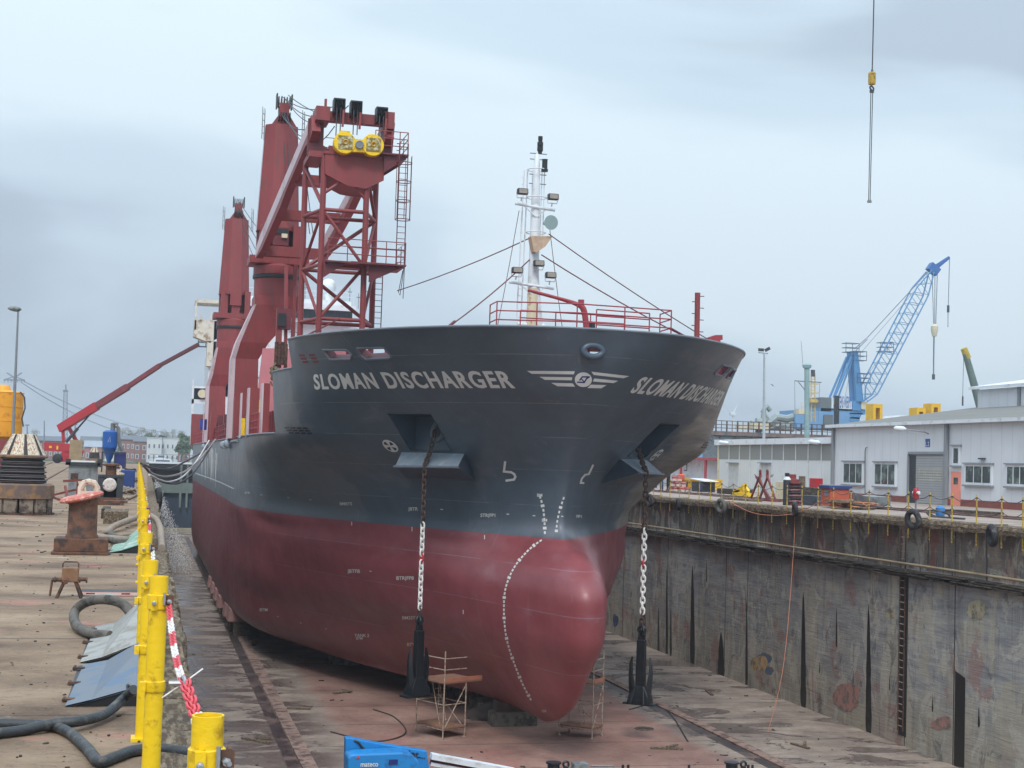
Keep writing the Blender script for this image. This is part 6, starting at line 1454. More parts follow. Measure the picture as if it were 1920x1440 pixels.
# grit and chips on the quay
rnd = random.Random(44); f = MB()
for i in range(1500):
    Y_ = 7+rnd.random()**2*60; x = -abs(rnd.gauss(0, 1))*(.6+Y_*.09)+.05; s_ = .003+rnd.random()**4*.016*(1 if Y_ < 25 else 1.7)
    f.box((x, Y_, s_*.3), (s_*(1+rnd.random()*2), s_, s_*.7), rz=rnd.random()*3)
for i in range(900):
    Y_ = 30+rnd.random()*60; x = .8+rnd.random()*29.5
    if abs(x-CX) < 6 and Y_ > 56: continue
    s_ = .01+rnd.random()**4*.07; f.box((x, Y_, ZFL+s_*.3), (s_*(1+rnd.random()*3), s_, s_*.6), rz=rnd.random()*3)
o = f.build('debris_grit', m_timd, smooth=False); tag(o, 'scattered chips and grit on the quay and dock floor', 'debris', kind='stuff')
# ================================================================ YARD BEYOND THE FAR WALL
XH = 49.0
def hp_(x, y, X=XH): return W(1540+x/4.8, 700+y/4.8, X=X)
def c7p(x, y, X): return W(1180+x/5.053, 740+y/5.053, X=X)
def rib(name, col_, sc_, rough=.5, var=.04):
    h = nodes_mat(name, rough); 
    c = h.ramp(h.noise(.4), [(.3, tuple(v*(1-var) for v in col_)), (.7, tuple(min(1, v*(1+var)) for v in col_))])
    s_ = h.ma('ABSOLUTE', h.ma('SUBTRACT', h.ma('FRACT', h.ma('MULTIPLY', h.Y, sc_)), .5)); g_ = h.ma('SUBTRACT', 1, h.step(s_, .02, .07))
    c = h.mix(h.ma('MULTIPLY', g_, .22), c, tuple(v*.6 for v in col_))
    c = h.mix(h.ma('MULTIPLY', h.step(h.noise(.6, (1, 1, .25), 6), .55, .7), .12), c, srgb(150, 146, 138)); h.col(c); return h.m
m_hall = rib('hall_cladding', srgb(214, 217, 221), .9); m_shed = rib('shed_cladding', srgb(212, 216, 216), 2.2); m_shedu = rib('shed_ribs', srgb(136, 138, 134), 3.5)
m_roof = mat('grey_roof', srgb(116, 116, 112), .85, var=.08, scale=.4, stretch=(1, .3, 1)); m_trim = mat('grey_trim', srgb(134, 138, 142), .5, var=.06)
m_brick = mat('brick_plinth', srgb(132, 74, 66), .85, var=.15, scale=2)
YE, YN = 99.2, 60.
ez = 5.2; hall = thing('workshop_hall', 'large white clad workshop hall with grey roof and roller door', 'hall', (XH, 80, 0))
f = MB(); f.prism([(XH, YN, 0), (XH+32, YN, 0), (XH+32, YN, ez), (XH+16, YN, ez+2.35), (XH, YN, ez)], (0, YE-YN, 0)); f.build('wall', m_hall, hall, smooth=False)
f = MB(); rz_ = .05; f.prism([(XH-.35, YN, ez-.02), (XH+16, YN, ez+2.38), (XH+32.3, YN, ez), (XH+32.3, YN, ez+.14), (XH+16, YN, ez+2.52), (XH-.35, YN, ez+.12)], (0, YE-YN+.3, 0)); f.build('roof', m_roof, hall, smooth=False)
f = MB(); f.bx((XH-.5, YN, ez-.08), (XH-.36, YE+.35, ez+.14)); f.build('gutter', m_white, hall, smooth=False)
f = MB(); a, b = hp_(118, 480), hp_(102, 1020); f.bx((XH-.2, YE-.35, 0), (XH-.06, YE-.1, ez-.08)); 
f.bx((XH-.22, hp_(1138, 800).y-.16, 0), (XH-.06, hp_(1138, 800).y+.16, ez-.08)); f.build('downpipe', m_trim, hall, smooth=False)
d0, d1 = hp_(795, 1180), hp_(1118, 1205)
for ya, yb in ((YE+.02, d0.y+.05), (d1.y-.15, hp_(1172, 1200).y), (hp_(1260, 1200).y, YN)):
    f = MB(); f.bx((XH-.06, ya, 0), (XH-.004, yb, .42)); f.build('brick_plinth', m_brick, hall, smooth=False)
def window(x0, y0, x1, y1, n_, lower=False):
    a, b = hp_(x0, y0), hp_(x1, y1); z0, z1 = min(a.z, b.z), max(a.z, b.z); ya, yb = a.y, b.y
    f = MB(); f.bx((XH-.10, ya, z0), (XH-.002, yb, z1)); w_ = f.build('window', m_white, hall, smooth=False)
    L_ = (ya-yb); e = .12
    for i in range(n_):
        p0 = ya-e-(L_-2*e)*i/n_-.05; p1 = ya-e-(L_-2*e)*(i+1)/n_+.05; f = MB(); f.bx((XH-.106, p0, z0+.14), (XH-.10, p1, z1-.14)); f.build('pane', m_wglass, w_, smooth=False)
    f = MB(); f.bx((XH-.2, ya+.1, z1+.0), (XH-.003, yb-.1, z1+.08)); f.bx((XH-.2, ya+.1, z0-.1), (XH-.003, yb-.1, z0-.0)); f.build('sill', m_trim, w_, smooth=False)
m_wglass = mat('window_glass', srgb(74, 84, 84), .15, var=.3, scale=1.5, coord='World', dirt=srgb(126, 140, 134), damt=.4, dscale=1.2)
window(205, 795, 382, 1005, 3); window(485, 800, 678, 1022, 3); window(1300, 815, 1545, 1010, 3); window(1672, 820, 1930, 1025, 4); window(1190, 655, 1255, 830, 1)
# roller door
f = MB(); a, b = hp_(800, 725), hp_(1115, 725); zt_ = a.z; f.bx((XH-.03, a.y, 0), (XH-.003, b.y, zt_)); rd = f.build('roller_door', m_trim, hall, smooth=False)
f = MB(); c0_, c1_ = hp_(860, 750), hp_(1105, 750); z = .05
while z < zt_-.2: f.bx((XH-.06, c0_.y, z), (XH-.032, c1_.y, z+.13)); z += .16
f.build('door_slat', mat('door_slat', srgb(160, 162, 164), .45, var=.05), rd, smooth=False)
f = MB(); g0, g1 = hp_(880, 850), hp_(1105, 978)
for k in range(5):
    for j in range(12): f.box((XH-.065, g0.y+(g1.y-g0.y)*(j+.5)/12, g1.z+(g0.z-g1.z)*(k+.5)/5), (.012, abs(g1.y-g0.y)/12*.62, abs(g0.z-g1.z)/5*.6))
f.build('door_grille', mat('grille_light', srgb(178, 176, 160), .4), rd, smooth=False)
f = MB(); f.bx((XH-.04, a.y, 0), (XH-.031, c0_.y, zt_-.1)); f.build('door_side', m_dark, rd, smooth=False); f = MB(); f.bx((XH-.16, a.y+.05, zt_-.02), (XH-.004, b.y-.05, zt_+.14)); f.bx((XH-.16, b.y-.1, 0), (XH-.004, b.y, zt_)); f.bx((XH-.16, a.y, 0), (XH-.004, a.y+.1, zt_)); f.build('door_frame', m_trim, rd, smooth=False)
f = MB(); a, b = hp_(1175, 885), hp_(1252, 1210); f.bx((XH-.07, a.y, 0), (XH-.004, b.y, a.z)); do_ = f.build('salmon_door', mat('salmon_paint', srgb(232, 142, 122), .5, var=.05), hall, smooth=False); f = MB(); a, b = hp_(1200, 938), hp_(1238, 1000); f.bx((XH-.078, a.y, b.z), (XH-.071, b.y, a.z)); f.build('door_pane', m_wglass, do_, smooth=False)
f = MB(); a = hp_(965, 545); f.path([(XH, a.y, a.z), (XH-.25, a.y, a.z+.1), (XH-1.3, a.y+.5, a.z+.25)], .04, 6); la = f.build('wall_lamp', m_trim, hall); f = MB(); f.lathe([(.05, -.4), (.17, -.2), (.17, .25), (.06, .4)], (XH-1.6, a.y+.8, a.z+.3), 10, (-1, .8, .1)); f.build('lamp_head', m_white, la)
f = MB(); a, b = hp_(940, 590), hp_(978, 662); f.bx((XH-.03, a.y, b.z), (XH-.003, b.y, a.z)); sg = f.build('wall_sign', mat('sign_blue', srgb(36, 78, 150), .4), hall, smooth=False)
text_on('sign_writing', 'L 2', (XH-.034, a.y-.05, b.z+.06), (0, -1, 0), (0, 0, 1), .28, m_mark, sg, width=abs(a.y-b.y)-.12)
f = MB(); P_ = [hp_(405, 1085), hp_(405, 700), hp_(412, 672), hp_(424, 665)]; f.path([Vector((XH-.1, p.y, p.z)) for p in P_], .03, 6); f.build('wall_pipe', m_wire, hall)
f = MB(); f.bx((XH-.2, hp_(1435, 768).y, hp_(1435, 775).z), (XH-.02, hp_(1482, 768).y, hp_(1482, 762).z)); f.build('camera_bracket', m_dark, hall, smooth=False)
XC = XH+11; a, b, c_ = W(1833, 770, X=XC), W(1833, 731, X=XC), W(1920, 716, X=XC)
f = MB(); f.bx((XC, a.y, a.z-.6), (XC+10, YN, b.z)); rl_ = f.build('clerestory', m_hall, hall, smooth=False); f = MB(); f.prism([(XC-.5, a.y+.5, b.z), (XC+5, a.y+.5, b.z+.9), (XC+10.5, a.y+.5, b.z), (XC+10.5, a.y+.5, b.z+.2), (XC+5, a.y+.5, b.z+1.1), (XC-.5, a.y+.5, b.z+.2)], (0, YN-a.y-.5, 0)); f.build('clerestory_roof', m_white, rl_, smooth=False)
f = MB(); q = hp_(1785, 200, XC); f.bx((XC-.1, q.y-.15, a.z-.1), (XC-.003, q.y+.15, b.z)); f.build('clerestory_downpipe', m_trim, rl_, smooth=False)
# -- long ribbed shed
XS = 50.2; shed = thing('ribbed_shed', 'long low white shed with ribbed grey upper band and flat eave', 'shed', (XS, 112, 0)); Ya = c7p(845, 425, XS).y; Yb = YE+.4
f = MB(); f.bx((XS, Ya, 0), (XS+14, Yb, 4.3)); f.build('wall', m_shed, shed, smooth=False)
f = MB(); zl = c7p(950, 612, XS).z; f.bx((XS-.02, Ya-.1, zl), (XS-.003, Yb, 4.02)); f.build('ribbed_band', m_shedu, shed, smooth=False)
f = MB(); f.bx((XS-.3, Ya+.3, 4.02), (XS+14.3, Yb, 4.5)); f.build('eave', m_white, shed, smooth=False)
for x in (950, 1048, 1148, 1250, 1358, 1466, 1582, 1700, 1825): q = c7p(x, 500, XS); f = MB(); f.bx((XS-.06, q.y-.05, 0), (XS-.021, q.y+.05, 4.02)); f.build('pilaster', m_white, shed, smooth=False)
f = MB(); f.bx((XS-.08, Ya-.02, 0), (XS-.02, Ya-.3, 4.02)); f.build('corner_trim', m_cream, shed, smooth=False)
for x0, x1 in ((950, 1040), (1245, 1348)): a, b = c7p(x0, 650, XS), c7p(x1, 650, XS); f = MB(); f.bx((XS-.05, a.y, 0), (XS-.004, b.y, a.z)); dd_ = f.build('door', mat('door_white', srgb(190, 194, 194), .5), shed, smooth=False); f = MB(); f.bx((XS-.3, a.y+.1, a.z), (XS-.004, b.y-.1, a.z+.08)); f.build('canopy', m_trim, dd_, smooth=False)
for x, y in ((905, 455), (1765, 450)): q = c7p(x, y, XS-.6); f = MB(); f.lathe([(.04, -.5), (.17, -.3), (.17, .35), (.05, .55)], (XS-.7, q.y, q.z), 10, (-.6, .9, .1)); f.build('eave_lamp', m_white, shed)
# -- low office with red frame
XO = 51.5; of = thing('site_office', 'low white site office with a red steel porch beside the ribbed shed', 'site office', (XO, 132, 0)); zt_ = c7p(700, 595, XO).z; Y1_ = c7p(835, 600, XO).y; Y2_ = Y1_+32
f = MB(); f.bx((XO+1.2, Y1_, 0), (XO+9, Y2_, zt_-.25)); f.build('wall', m_white, of, smooth=False)
f = MB(); f.bx((XO, Y1_-.1, zt_-.25), (XO+9.2, Y2_, zt_)); f.build('red_roof_edge', mat('porch_red', srgb(170, 66, 76), .5), of, smooth=False)
for x in (480, 712): q = c7p(x, 700, XO); f = MB(); f.bx((XO, q.y-.12, 0), (XO+.2, q.y+.12, zt_-.25)); f.build('red_post', MATS['porch_red'], of, smooth=False)
f = MB(); a = c7p(535, 690, XO+1.2); f.bx((XO+1.15, a.y-.4, a.z-.35), (XO+1.19, a.y+.4, a.z+.35)); no = f.build('notice_frame', m_dark, of, smooth=False); f = MB(); f.bx((XO+1.14, a.y-.3, a.z-.25), (XO+1.149, a.y+.3, a.z+.25)); f.build('notice_paper', m_white, no, smooth=False)
f = MB(); a = c7p(455, 630, XO+1.2); f.bx((XO+1.1, a.y-.4, a.z-.8), (XO+1.19, a.y+.4, a.z+.7)); f.build('blue_panel', mat('sign_blue', srgb(36, 78, 150), .4), of, smooth=False)
# -- railing posts with sagging lines
m_yeld = mat('dull_yellow_paint', srgb(196, 168, 62), .6, var=.15, scale=5, dirt=srgb(128, 100, 60), damt=.5, dscale=6)
def ypost(x, y, z0, z1, r=.03):
    t = thing('railing_post', 'slim yellow railing post on the far dock edge', 'post', (x, y, 0), group='yellow posts along the far dock edge'); f = MB(); f.tube((x, y, z0), (x, y, z1), r, n=8); f.build('post_pipe', m_yeld, t)
    f = MB(); f.lathe([(r+.015, 0), (r+.015, .06)], (x, y, z1-.15), 8); f.build('clamp', m_dark, t); return t
PX = [1920, 1880, 1833, 1787, 1745, 1705, 1667, 1631, 1597, 1564, 1535, 1505, 1477, 1449, 1423, 1399, 1376, 1354, 1333, 1312, 1293, 1275, 1257, 1240, 1226]
pr0 = None; pts_ = []
for x in PX:
    y = W(x, 930, X=XR-.05).y; pts_.append(y)
p0 = None
for i, y in enumerate(pts_):
    if p0 is None: p0 = ypost(XR-.08, y, -.8, 1.12)
    else: copy_tree(p0, loc=(XR-.08, y, 0))
for i in range(len(pts_)-1):
    f = MB()
    for z, d in ((1.03, .16), (.55, .18)): f.path(sag((XR-.08, pts_[i], z), (XR-.08, pts_[i+1], z), d+.03*(i % 3), 8), .014, 5)
    o = f.build('guard_line', m_wire); tag(o, 'thin sagging guard line between two yellow posts on the far edge', 'guard line', 'guard lines between the far yellow posts')
# -- orange rope draped over the edge, and down to the floor
m_orope = mat('orange_rope', srgb(206, 128, 92), .7)
f = MB(); P_ = [W(*q, X=XR-.35) for q in ((1366, 938), (1385, 950), (1410, 961), (1440, 966), (1480, 965), (1505, 957), (1530, 945), (1552, 934))]; f.path(spline(P_, 5), .02, 5); o = f.build('draped_rope', m_orope); tag(o, 'orange rope draped in a long sag over the far dock edge', 'rope')
f = MB(); P_ = [W(1490, 952, X=XR-.4), W(1488, 1030, X=XR-.5), W(1470, 1240, X=XR-3), W(1440, 1370, Z=ZFL+.02), W(1412, 1425, Z=ZFL+.02)]; f.path(spline(P_, 6), .012, 5); o = f.build('hanging_line', m_orope); tag(o, 'thin orange line hanging from the far wall down to the dock floor', 'line')
# -- red A-frame rack
X_ = 36.; g = lambda x, y: c7p(x, y, X_)
b = g(1265, 1000); t = thing('rigging_rack', 'dark red A-frame rigging rack with two eyes on top', 'rack', (X_, b.y, 0)); m_rk = mat('rack_red', srgb(118, 50, 48), .6, var=.15, scale=3)
f = MB()
for a, c_ in (((1230, 780), (1150, 1000)), ((1230, 780), (1310, 1000)), ((1310, 780), (1232, 1000)), ((1310, 780), (1388, 1000)), ((1200, 775), (1350, 780))): A_, B_ = g(*a), g(*c_); f.beam(A_, Vector((B_.x, B_.y, .06)), .1)
f.build('rack_leg', m_rk, t, smooth=False)
f = MB(); A_, B_ = g(1145, 1000), g(1395, 1005); f.bx((X_-.3, A_.y, 0), (X_+.3, B_.y, .1)); f.build('rack_base', m_rk, t, smooth=False)
for x in (1240, 1308):
    A_ = g(x, 730); f = MB(); f.beam(g(x, 785), g(x, 745), .16, .06); f.torus(A_, .1, .05, (1, 0, 0), 14, 6); f.build('lifting_eye', m_rk, t)
for a, c_ in (((1215, 780), (1185, 760)), ((1205, 782), (1190, 755)), ((1345, 782), (1365, 758)), ((1335, 780), (1352, 757))): f = MB(); f.tube(g(*a), g(*c_), .02, n=5); f.build('hook_prong', m_rk, t)
# -- barrels, cylinder, boxes, buckets etc on the yard
def block(name, cat, lab, x0, y0, x1, y1, X_, m, depth=.8, zb=0.):
    a, b = c7p(x0, y0, X_), c7p(x1, y1, X_); f = MB(); f.bx((X_, a.y, max(zb, 0)), (X_+depth, b.y, a.z)); o = f.build(name, m, smooth=False, bevel=.02); return tag(o, lab, cat)
m_binY = mat('bin_yellow', srgb(214, 170, 24), .55, var=.1, scale=2)
a, b = c7p(505, 790, 46), c7p(700, 885, 46); t = thing('skip_bin', 'yellow steel skip bin in front of the red porch', 'skip bin', (46, a.y, 0)); f = MB(); f.prism([(46, a.y+.1, .1), (46, b.y-.1, .1), (46, b.y, a.z-.15), (46, a.y, a.z-.15)], (1.6, 0, 0)); f.build('bin_body', m_binY, t, smooth=False); f = MB(); f.bx((45.9, a.y+.15, a.z-.15), (47.7, b.y-.15, a.z)); f.build('bin_rim', m_binY, t, smooth=False)
for k in range(4): y_ = a.y+(b.y-a.y)*(k+.5)/4; f = MB(); f.bx((45.94, y_-.06, .15), (45.998, y_+.06, a.z-.2)); f.build('bin_rib', m_binY, t, smooth=False)
a, b = c7p(590, 850, 40), c7p(690, 960, 40); t = thing('tool_cart', 'dark open tool cart with white tilted lid beside the yellow bin', 'cart', (40, a.y, 0)); f = MB(); f.bx((40, a.y, .1), (41, b.y, .85)); f.build('cart_box', m_dark, t, smooth=False); f = MB(); f.prism([(39.9, a.y+.2, 1.05), (39.9, b.y-.6, .88), (39.9, b.y-.6, .92), (39.9, a.y+.2, 1.09)], (1.2, 0, 0)); f.build('cart_lid', m_white, t, smooth=False); f = MB(); f.bx((39.99, b.y+.5, .2), (39.998, b.y+.05, .75)); f.build('cart_front', m_navy, t, smooth=False)
m_bw = mat('bucket_white', srgb(214, 200, 194), .5); m_br = mat('bucket_red', srgb(186, 60, 56), .5); m_bo = mat('bucket_orange', srgb(226, 96, 50), .5)
def bucket(): 
    t = thing('paint_bucket', 'white paint bucket with red band', 'bucket', (0, 0, 0), group='paint buckets stacked by the yellow bin'); f = MB(); f.lathe([(.17, 0), (.2, .36)], (0, 0, 0), 14); f.build('bucket_body', m_bw, t); f = MB(); f.lathe([(.205, .2), (.21, .3)], (0, 0, 0), 14); f.build('red_band', m_br, t); f = MB(); f.lathe([(.22, .36), (.22, .4)], (0, 0, 0), 14); f.build('lid', m_br, t); return t
bk0 = bucket(); k = 0
for row, n_ in ((0, 7), (1, 4), (2, 2)):
    for i in range(n_):
        q = c7p(400+i*26+row*12, 925, 40.0); loc = (40.0+.2*(i % 2), q.y, .405*row)
        if k == 0: bk0.location = loc
        else: copy_tree(bk0, loc=loc)
        k += 1
q = c7p(488, 860, 41); f = MB(); f.lathe([(.2, 0), (.28, .1), (.28, .5), (.2, .55)], (41, q.y, .8), 14); o = f.build('orange_canister', m_bo); tag(o, 'orange canister on top of the bucket stack', 'canister'); f = MB(); f.bx((40.7, q.y-.5, 0), (41.4, q.y+.5, .8)); o = f.build('bucket_pallet', m_timd, smooth=False); tag(o, 'pallet box carrying the orange canister', 'pallet')
q = c7p(228, 800, 44); f = MB(); f.lathe([(.35, 0), (.35, 2.0), (.3, 2.05)], (44, q.y, 0), 16); o = f.build('blue_tank', mat('tank_blue', srgb(36, 84, 150), .5)); tag(o, 'upright blue tank half hidden behind the ship bow', 'tank')
# yellow jack frame
a, b = c7p(1000, 930, 40), c7p(1130, 930, 40); f = MB(); g = lambda x, y: c7p(x, y, 40)
for u_, v_ in (((1000, 915), (1130, 922)), ((1020, 910), (1080, 870)), ((1085, 920), (1085, 845)), ((1105, 920), (1105, 845)), ((1000, 925), (1060, 905)), ((1130, 922), (1105, 870))): A_, B_ = g(*u_), g(*v_); f.beam(A_, B_, .16)
t = thing('jack_frame', 'low yellow jacking frame beside the red rack', 'jack', (40, a.y, 0)); f.build('frame_bar', m_yel, t, smooth=False); f = MB(); f.bx((39.8, a.y, 0), (40.4, b.y, .25)); f.build('frame_base', m_yel, t, smooth=False)
# gas cylinder, hose drum, barrel
q = c7p(1490, 1025, 33.2); t = thing('gas_cylinder', 'tall dark gas cylinder with white shoulder near the edge', 'gas cylinder', (33.2, q.y, 0)); f = MB(); f.lathe([(.2, 0), (.2, 1.35)], (33.2, q.y, 0), 16); f.build('cylinder_body', m_dark, t); f = MB(); f.lathe([(.202, 1.35), (.19, 1.42), (.1, 1.52), (.08, 1.54)], (33.2, q.y, 0), 16); f.build('shoulder', m_white, t); f = MB(); f.lathe([(.12, 1.54), (.12, 1.72), (.1, 1.72)], (33.2, q.y, 0), 10); f.build('valve_cap', m_black, t)
q = c7p(1560, 1010, 33.6); t = thing('hose_drum', 'dark red standing drum wound with hoses beside the gas cylinder', 'hose drum', (33.6, q.y, 0)); f = MB(); f.lathe([(.38, 0), (.38, .05), (.34, .1), (.34, 1.1), (.42, 1.15), (.42, 1.2)], (33.6, q.y, 0), 18); f.build('drum_body', m_redd, t)
for k in range(6): f = MB(); f.torus((33.6, q.y, .2+k*.15), .37, .05, (.1*(k % 2), .1, 1), 18, 6); f.build('hose_turn', m_black if k % 2 else m_hr, t)
q = c7p(1548, 800, 37); f = MB(); f.lathe([(.36, 0), (.36, 1.35), (.2, 1.4), (.2, 1.65)], (37, q.y, 0), 16); o = f.build('red_tank', m_red); tag(o, 'upright dark red tank behind the hose drum', 'tank')
block('leaning_planks', 'planks', 'leaning grey plank panel behind the red tank', 1605, 770, 1640, 900, 40, m_tim, .2)
block('grey_chest', 'chest', 'low grey lidded chest left of the gas cylinder', 1385, 820, 1460, 900, 40, m_cream, 1)
block('red_crate', 'crate', 'small bright red crate against the ribbed shed', 1705, 790, 1760, 850, 46, m_lred, .6)
block('timber_pile', 'timber pile', 'dark timber pile beside the hose drum', 1640, 875, 1745, 940, 36, m_timd, 1.4)
block('dark_tarp', 'tarp', 'low dark blue tarp bundle behind the edge posts', 1610, 950, 1770, 985, 35, mat('tarp_navy', srgb(60, 66, 80), .6, var=.2), 1.2)
block('work_bench', 'workbench', 'long grey workbench before the ribbed shed', 1800, 850, 1900, 905, 44, m_galv, 1)
block('plank_stack', 'plank stack', 'long brown plank stack before the shed doors', 830, 885, 990, 930, 42, m_timd, 1.5)
block('pipe_bundle', 'pipe bundle', 'bundle of pale pipes lying right of the cart', 860, 968, 1140, 998, 34, m_tim, .8)
a, b = c7p(1815, 920, 34.2), c7p(1900, 1030, 34.2); t = thing('compressor_box', 'orange red machine box with blue lid at the dock edge', 'machine', (34.2, a.y, 0)); f = MB(); f.bx((34.2, a.y, .12), (35.3, b.y, 1.0)); f.build('machine_body', mat('machine_orange', srgb(176, 86, 62), .6, var=.12), t, smooth=False, bevel=.02); f = MB(); f.bx((34.1, a.y+.1, 1.0), (35.4, b.y-.1, 1.14)); f.build('blue_lid', mat('bin_blue', srgb(34, 62, 120), .5), t, smooth=False); f = MB(); f.bx((34.18, b.y+.15, .6), (34.196, b.y+.6, .9)); f.build('gauge_panel', m_grey, t, smooth=False)
rnd = random.Random(31); f = MB()
for i in range(9): P_ = [Vector((34+rnd.random()*1.5, a.y-1.5+rnd.uniform(-2.4, 2.4), .03+rnd.random()*.4)) for _ in range(5)]; f.path(spline(P_, 4), .028, 5)
o = f.build('rope_heap', m_orope); tag(o, 'tangled orange hoses around the orange machine box', 'hoses')
f = MB(); f.prism([hp_(285, 1090, 36), hp_(435, 1110, 36), hp_(430, 1190, 36), hp_(290, 1190, 36)], (1.2, 0, 0)); o = f.build('steel_trough', m_galv, smooth=False); tag(o, 'grey steel trough standing on the yard behind the posts', 'trough')
f = MB(); 
for i in range(7): y_ = hp_(200, 1180, 34).y+rnd.uniform(-1.5, 1.5); f.box((33.5+rnd.random()*2, y_, .05+.06*i), (1.2, .5+rnd.random(), .05), rz=rnd.random()*3)
o = f.build('scrap_heap', m_tim, smooth=False); tag(o, 'flat heap of scrap boards left of the steel trough', 'scrap heap')
q = hp_(850, 1250, 32); t = thing('hydrant', 'red hydrant with white valves on a pole by the roller door', 'hydrant', (32, q.y, 0)); f = MB(); f.tube((32, q.y, 0), (32, q.y, 1.1), .04, n=8); f.build('riser', m_grey, t); f = MB(); f.lathe([(.1, 0), (.13, .1), (.13, .4), (.08, .5)], (32, q.y, .75), 12); f.build('valve_body', m_lred, t)
for s_ in (-1, 1): f = MB(); f.lathe([(.06, 0), (.08, .1), (.06, .14)], (32, q.y+s_*.12, 1.05), 10, (0, s_, 0)); f.build('outlet', m_white, t)
f = MB(); P_ = [hp_(*q, X=33) for q in ((950, 1230), (985, 1300), (1060, 1300), (1180, 1320), (1290, 1300))]; P_ = [Vector((p.x, p.y, .06+.12*(i == 0))) for i, p in enumerate(P_)]; f.path(spline(P_, 5), .045, 6); f.torus((33.6, P_[0].y, .14), .45, .045, (.35, .2, 1), 20, 6); o = f.build('coiled_hose', m_hose); tag(o, 'black hose coiled and trailing below the salmon door', 'hose')
q = hp_(1070, 1260, 34); f = MB(); f.lathe([(.16, 0), (.2, .1), (.2, .4), (.1, .5)], (34, q.y, 0), 12); o = f.build('blue_canister', mat('can_blue', srgb(60, 120, 180), .5)); tag(o, 'small light blue canister beside the coiled hose', 'canister')
f = MB(); a = hp_(1240, 1225, 40)
for i in range(4): f.box((40, a.y-i*.9, .08), (1.2, .7, .12))
o = f.build('wood_pallets', m_timd, smooth=False); tag(o, 'row of flat dark pallets below the hall windows', 'pallet')
for xx in (36.8, 38.6): f = MB(); f.bx((xx, 30, .0), (xx+.15, 118, .07)); struct('yard_rail', f, m_rail_steel)
# -- two workers
def person(px, py, X_, lab, lean, jacket):
    b = c7p(px, py, X_); Z0 = 0.; c = Vector((X_, b.y, 0)); t = thing('person', lab, 'person', tuple(c))
    V = [c+Vector(v) for v in ((0, 0, .95), (0, 0+lean*.3, 1.2), (0, lean*.6, 1.42), (0, lean*.7, 1.52), (0, lean*.75, 1.62), (-.0, .1, .9), (-.02, .12, .5), (0, .12, .08), (-.14, .13, .03), (0, -.1, .9), (.04, -.13, .5), (.06, -.12, .08), (-.08, -.14, .03), (0, .2+lean*.6, 1.4), (-.1, .27+lean*.6, 1.12), (-.28, .2+lean*.7, .98), (0, -.2+lean*.6, 1.4), (-.06, -.28+lean*.6, 1.12), (-.25, -.22+lean*.7, .98))]
    E_ = [(0, 1), (1, 2), (2, 3), (3, 4), (0, 5), (5, 6), (6, 7), (7, 8), (0, 9), (9, 10), (10, 11), (11, 12), (2, 13), (13, 14), (14, 15), (2, 16), (16, 17), (17, 18)]
    rad = [.15, .16, .15, .07, .1, .1, .08, .06, .05, .1, .08, .06, .05, .075, .06, .045, .075, .06, .045]
    me = bpy.data.meshes.new('body'); me.from_pydata([tuple(v-c) for v in V], E_, []); ob = bpy.data.objects.new('body', me); COL.objects.link(ob); ob.parent = t
    sk = ob.modifiers.new('skin', 'SKIN'); 
    for i, sv in enumerate(me.skin_vertices[0].data): sv.radius = (rad[i], rad[i]*1.05)
    me.skin_vertices[0].data[0].use_root = True
    ob.modifiers.new('sub', 'SUBSURF').levels = 1; me.materials.append(jacket)
    f = MB(); f.sphere(c+Vector((0, lean*.78, 1.66)), .105, 12, 10, (1, .85, 1.2)); f.box(c+Vector((-.11, lean*.78, 1.66)), (.03, .03, .04)); f.build('head', mat('skin', srgb(190, 144, 120), .6), t)
    f = MB(); f.lathe([(.15, 0), (.135, .02), (.125, .08), (.08, .14), (.01, .16)], c+Vector((.01, lean*.8, 1.7)), 14); f.build('helmet', mat('helmet_blue', srgb(84, 118, 178), .35), t)
    for k, (sy) in enumerate((.2, -.22)):
        hpn = c+Vector((-.3, sy+lean*.7, .96)); f = MB(); f.sphere(hpn, .045, 8, 6, (1, .6, 1.1))
        for j in range(4): f.path([hpn+Vector((-.02, -.03+.02*j, -.02)), hpn+Vector((-.07, -.03+.02*j, -.05-.01*(j % 2))), hpn+Vector((-.08, -.03+.02*j, -.09))], .009, 5)
        f.path([hpn+Vector((0, .04*(1 if sy < 0 else -1), 0)), hpn+Vector((-.05, .06*(1 if sy < 0 else -1), -.02))], .011, 5); f.build('hand', MATS['skin'], t)
    return t
m_jk = mat('navy_overalls', srgb(42, 52, 84), .8, var=.15, scale=5)
person(302, 930, 38.5, 'worker in navy overalls and blue helmet standing nearest the ship', .1, m_jk)
person(366, 905, 40.5, 'worker in dark jacket and blue helmet bending by the buckets', -.25, mat('dark_jacket', srgb(36, 38, 50), .8, var=.15, scale=5))
# ================================================================ FAR BACKGROUND, RIGHT
m_fbl = mat('dock_blue', srgb(106, 150, 190), .6, var=.08, scale=.2); m_fst = mat('hazy_steel', srgb(98, 106, 110), .7, var=.15, scale=.3); m_crane = mat('crane_blue', srgb(74, 132, 180), .5, var=.06)
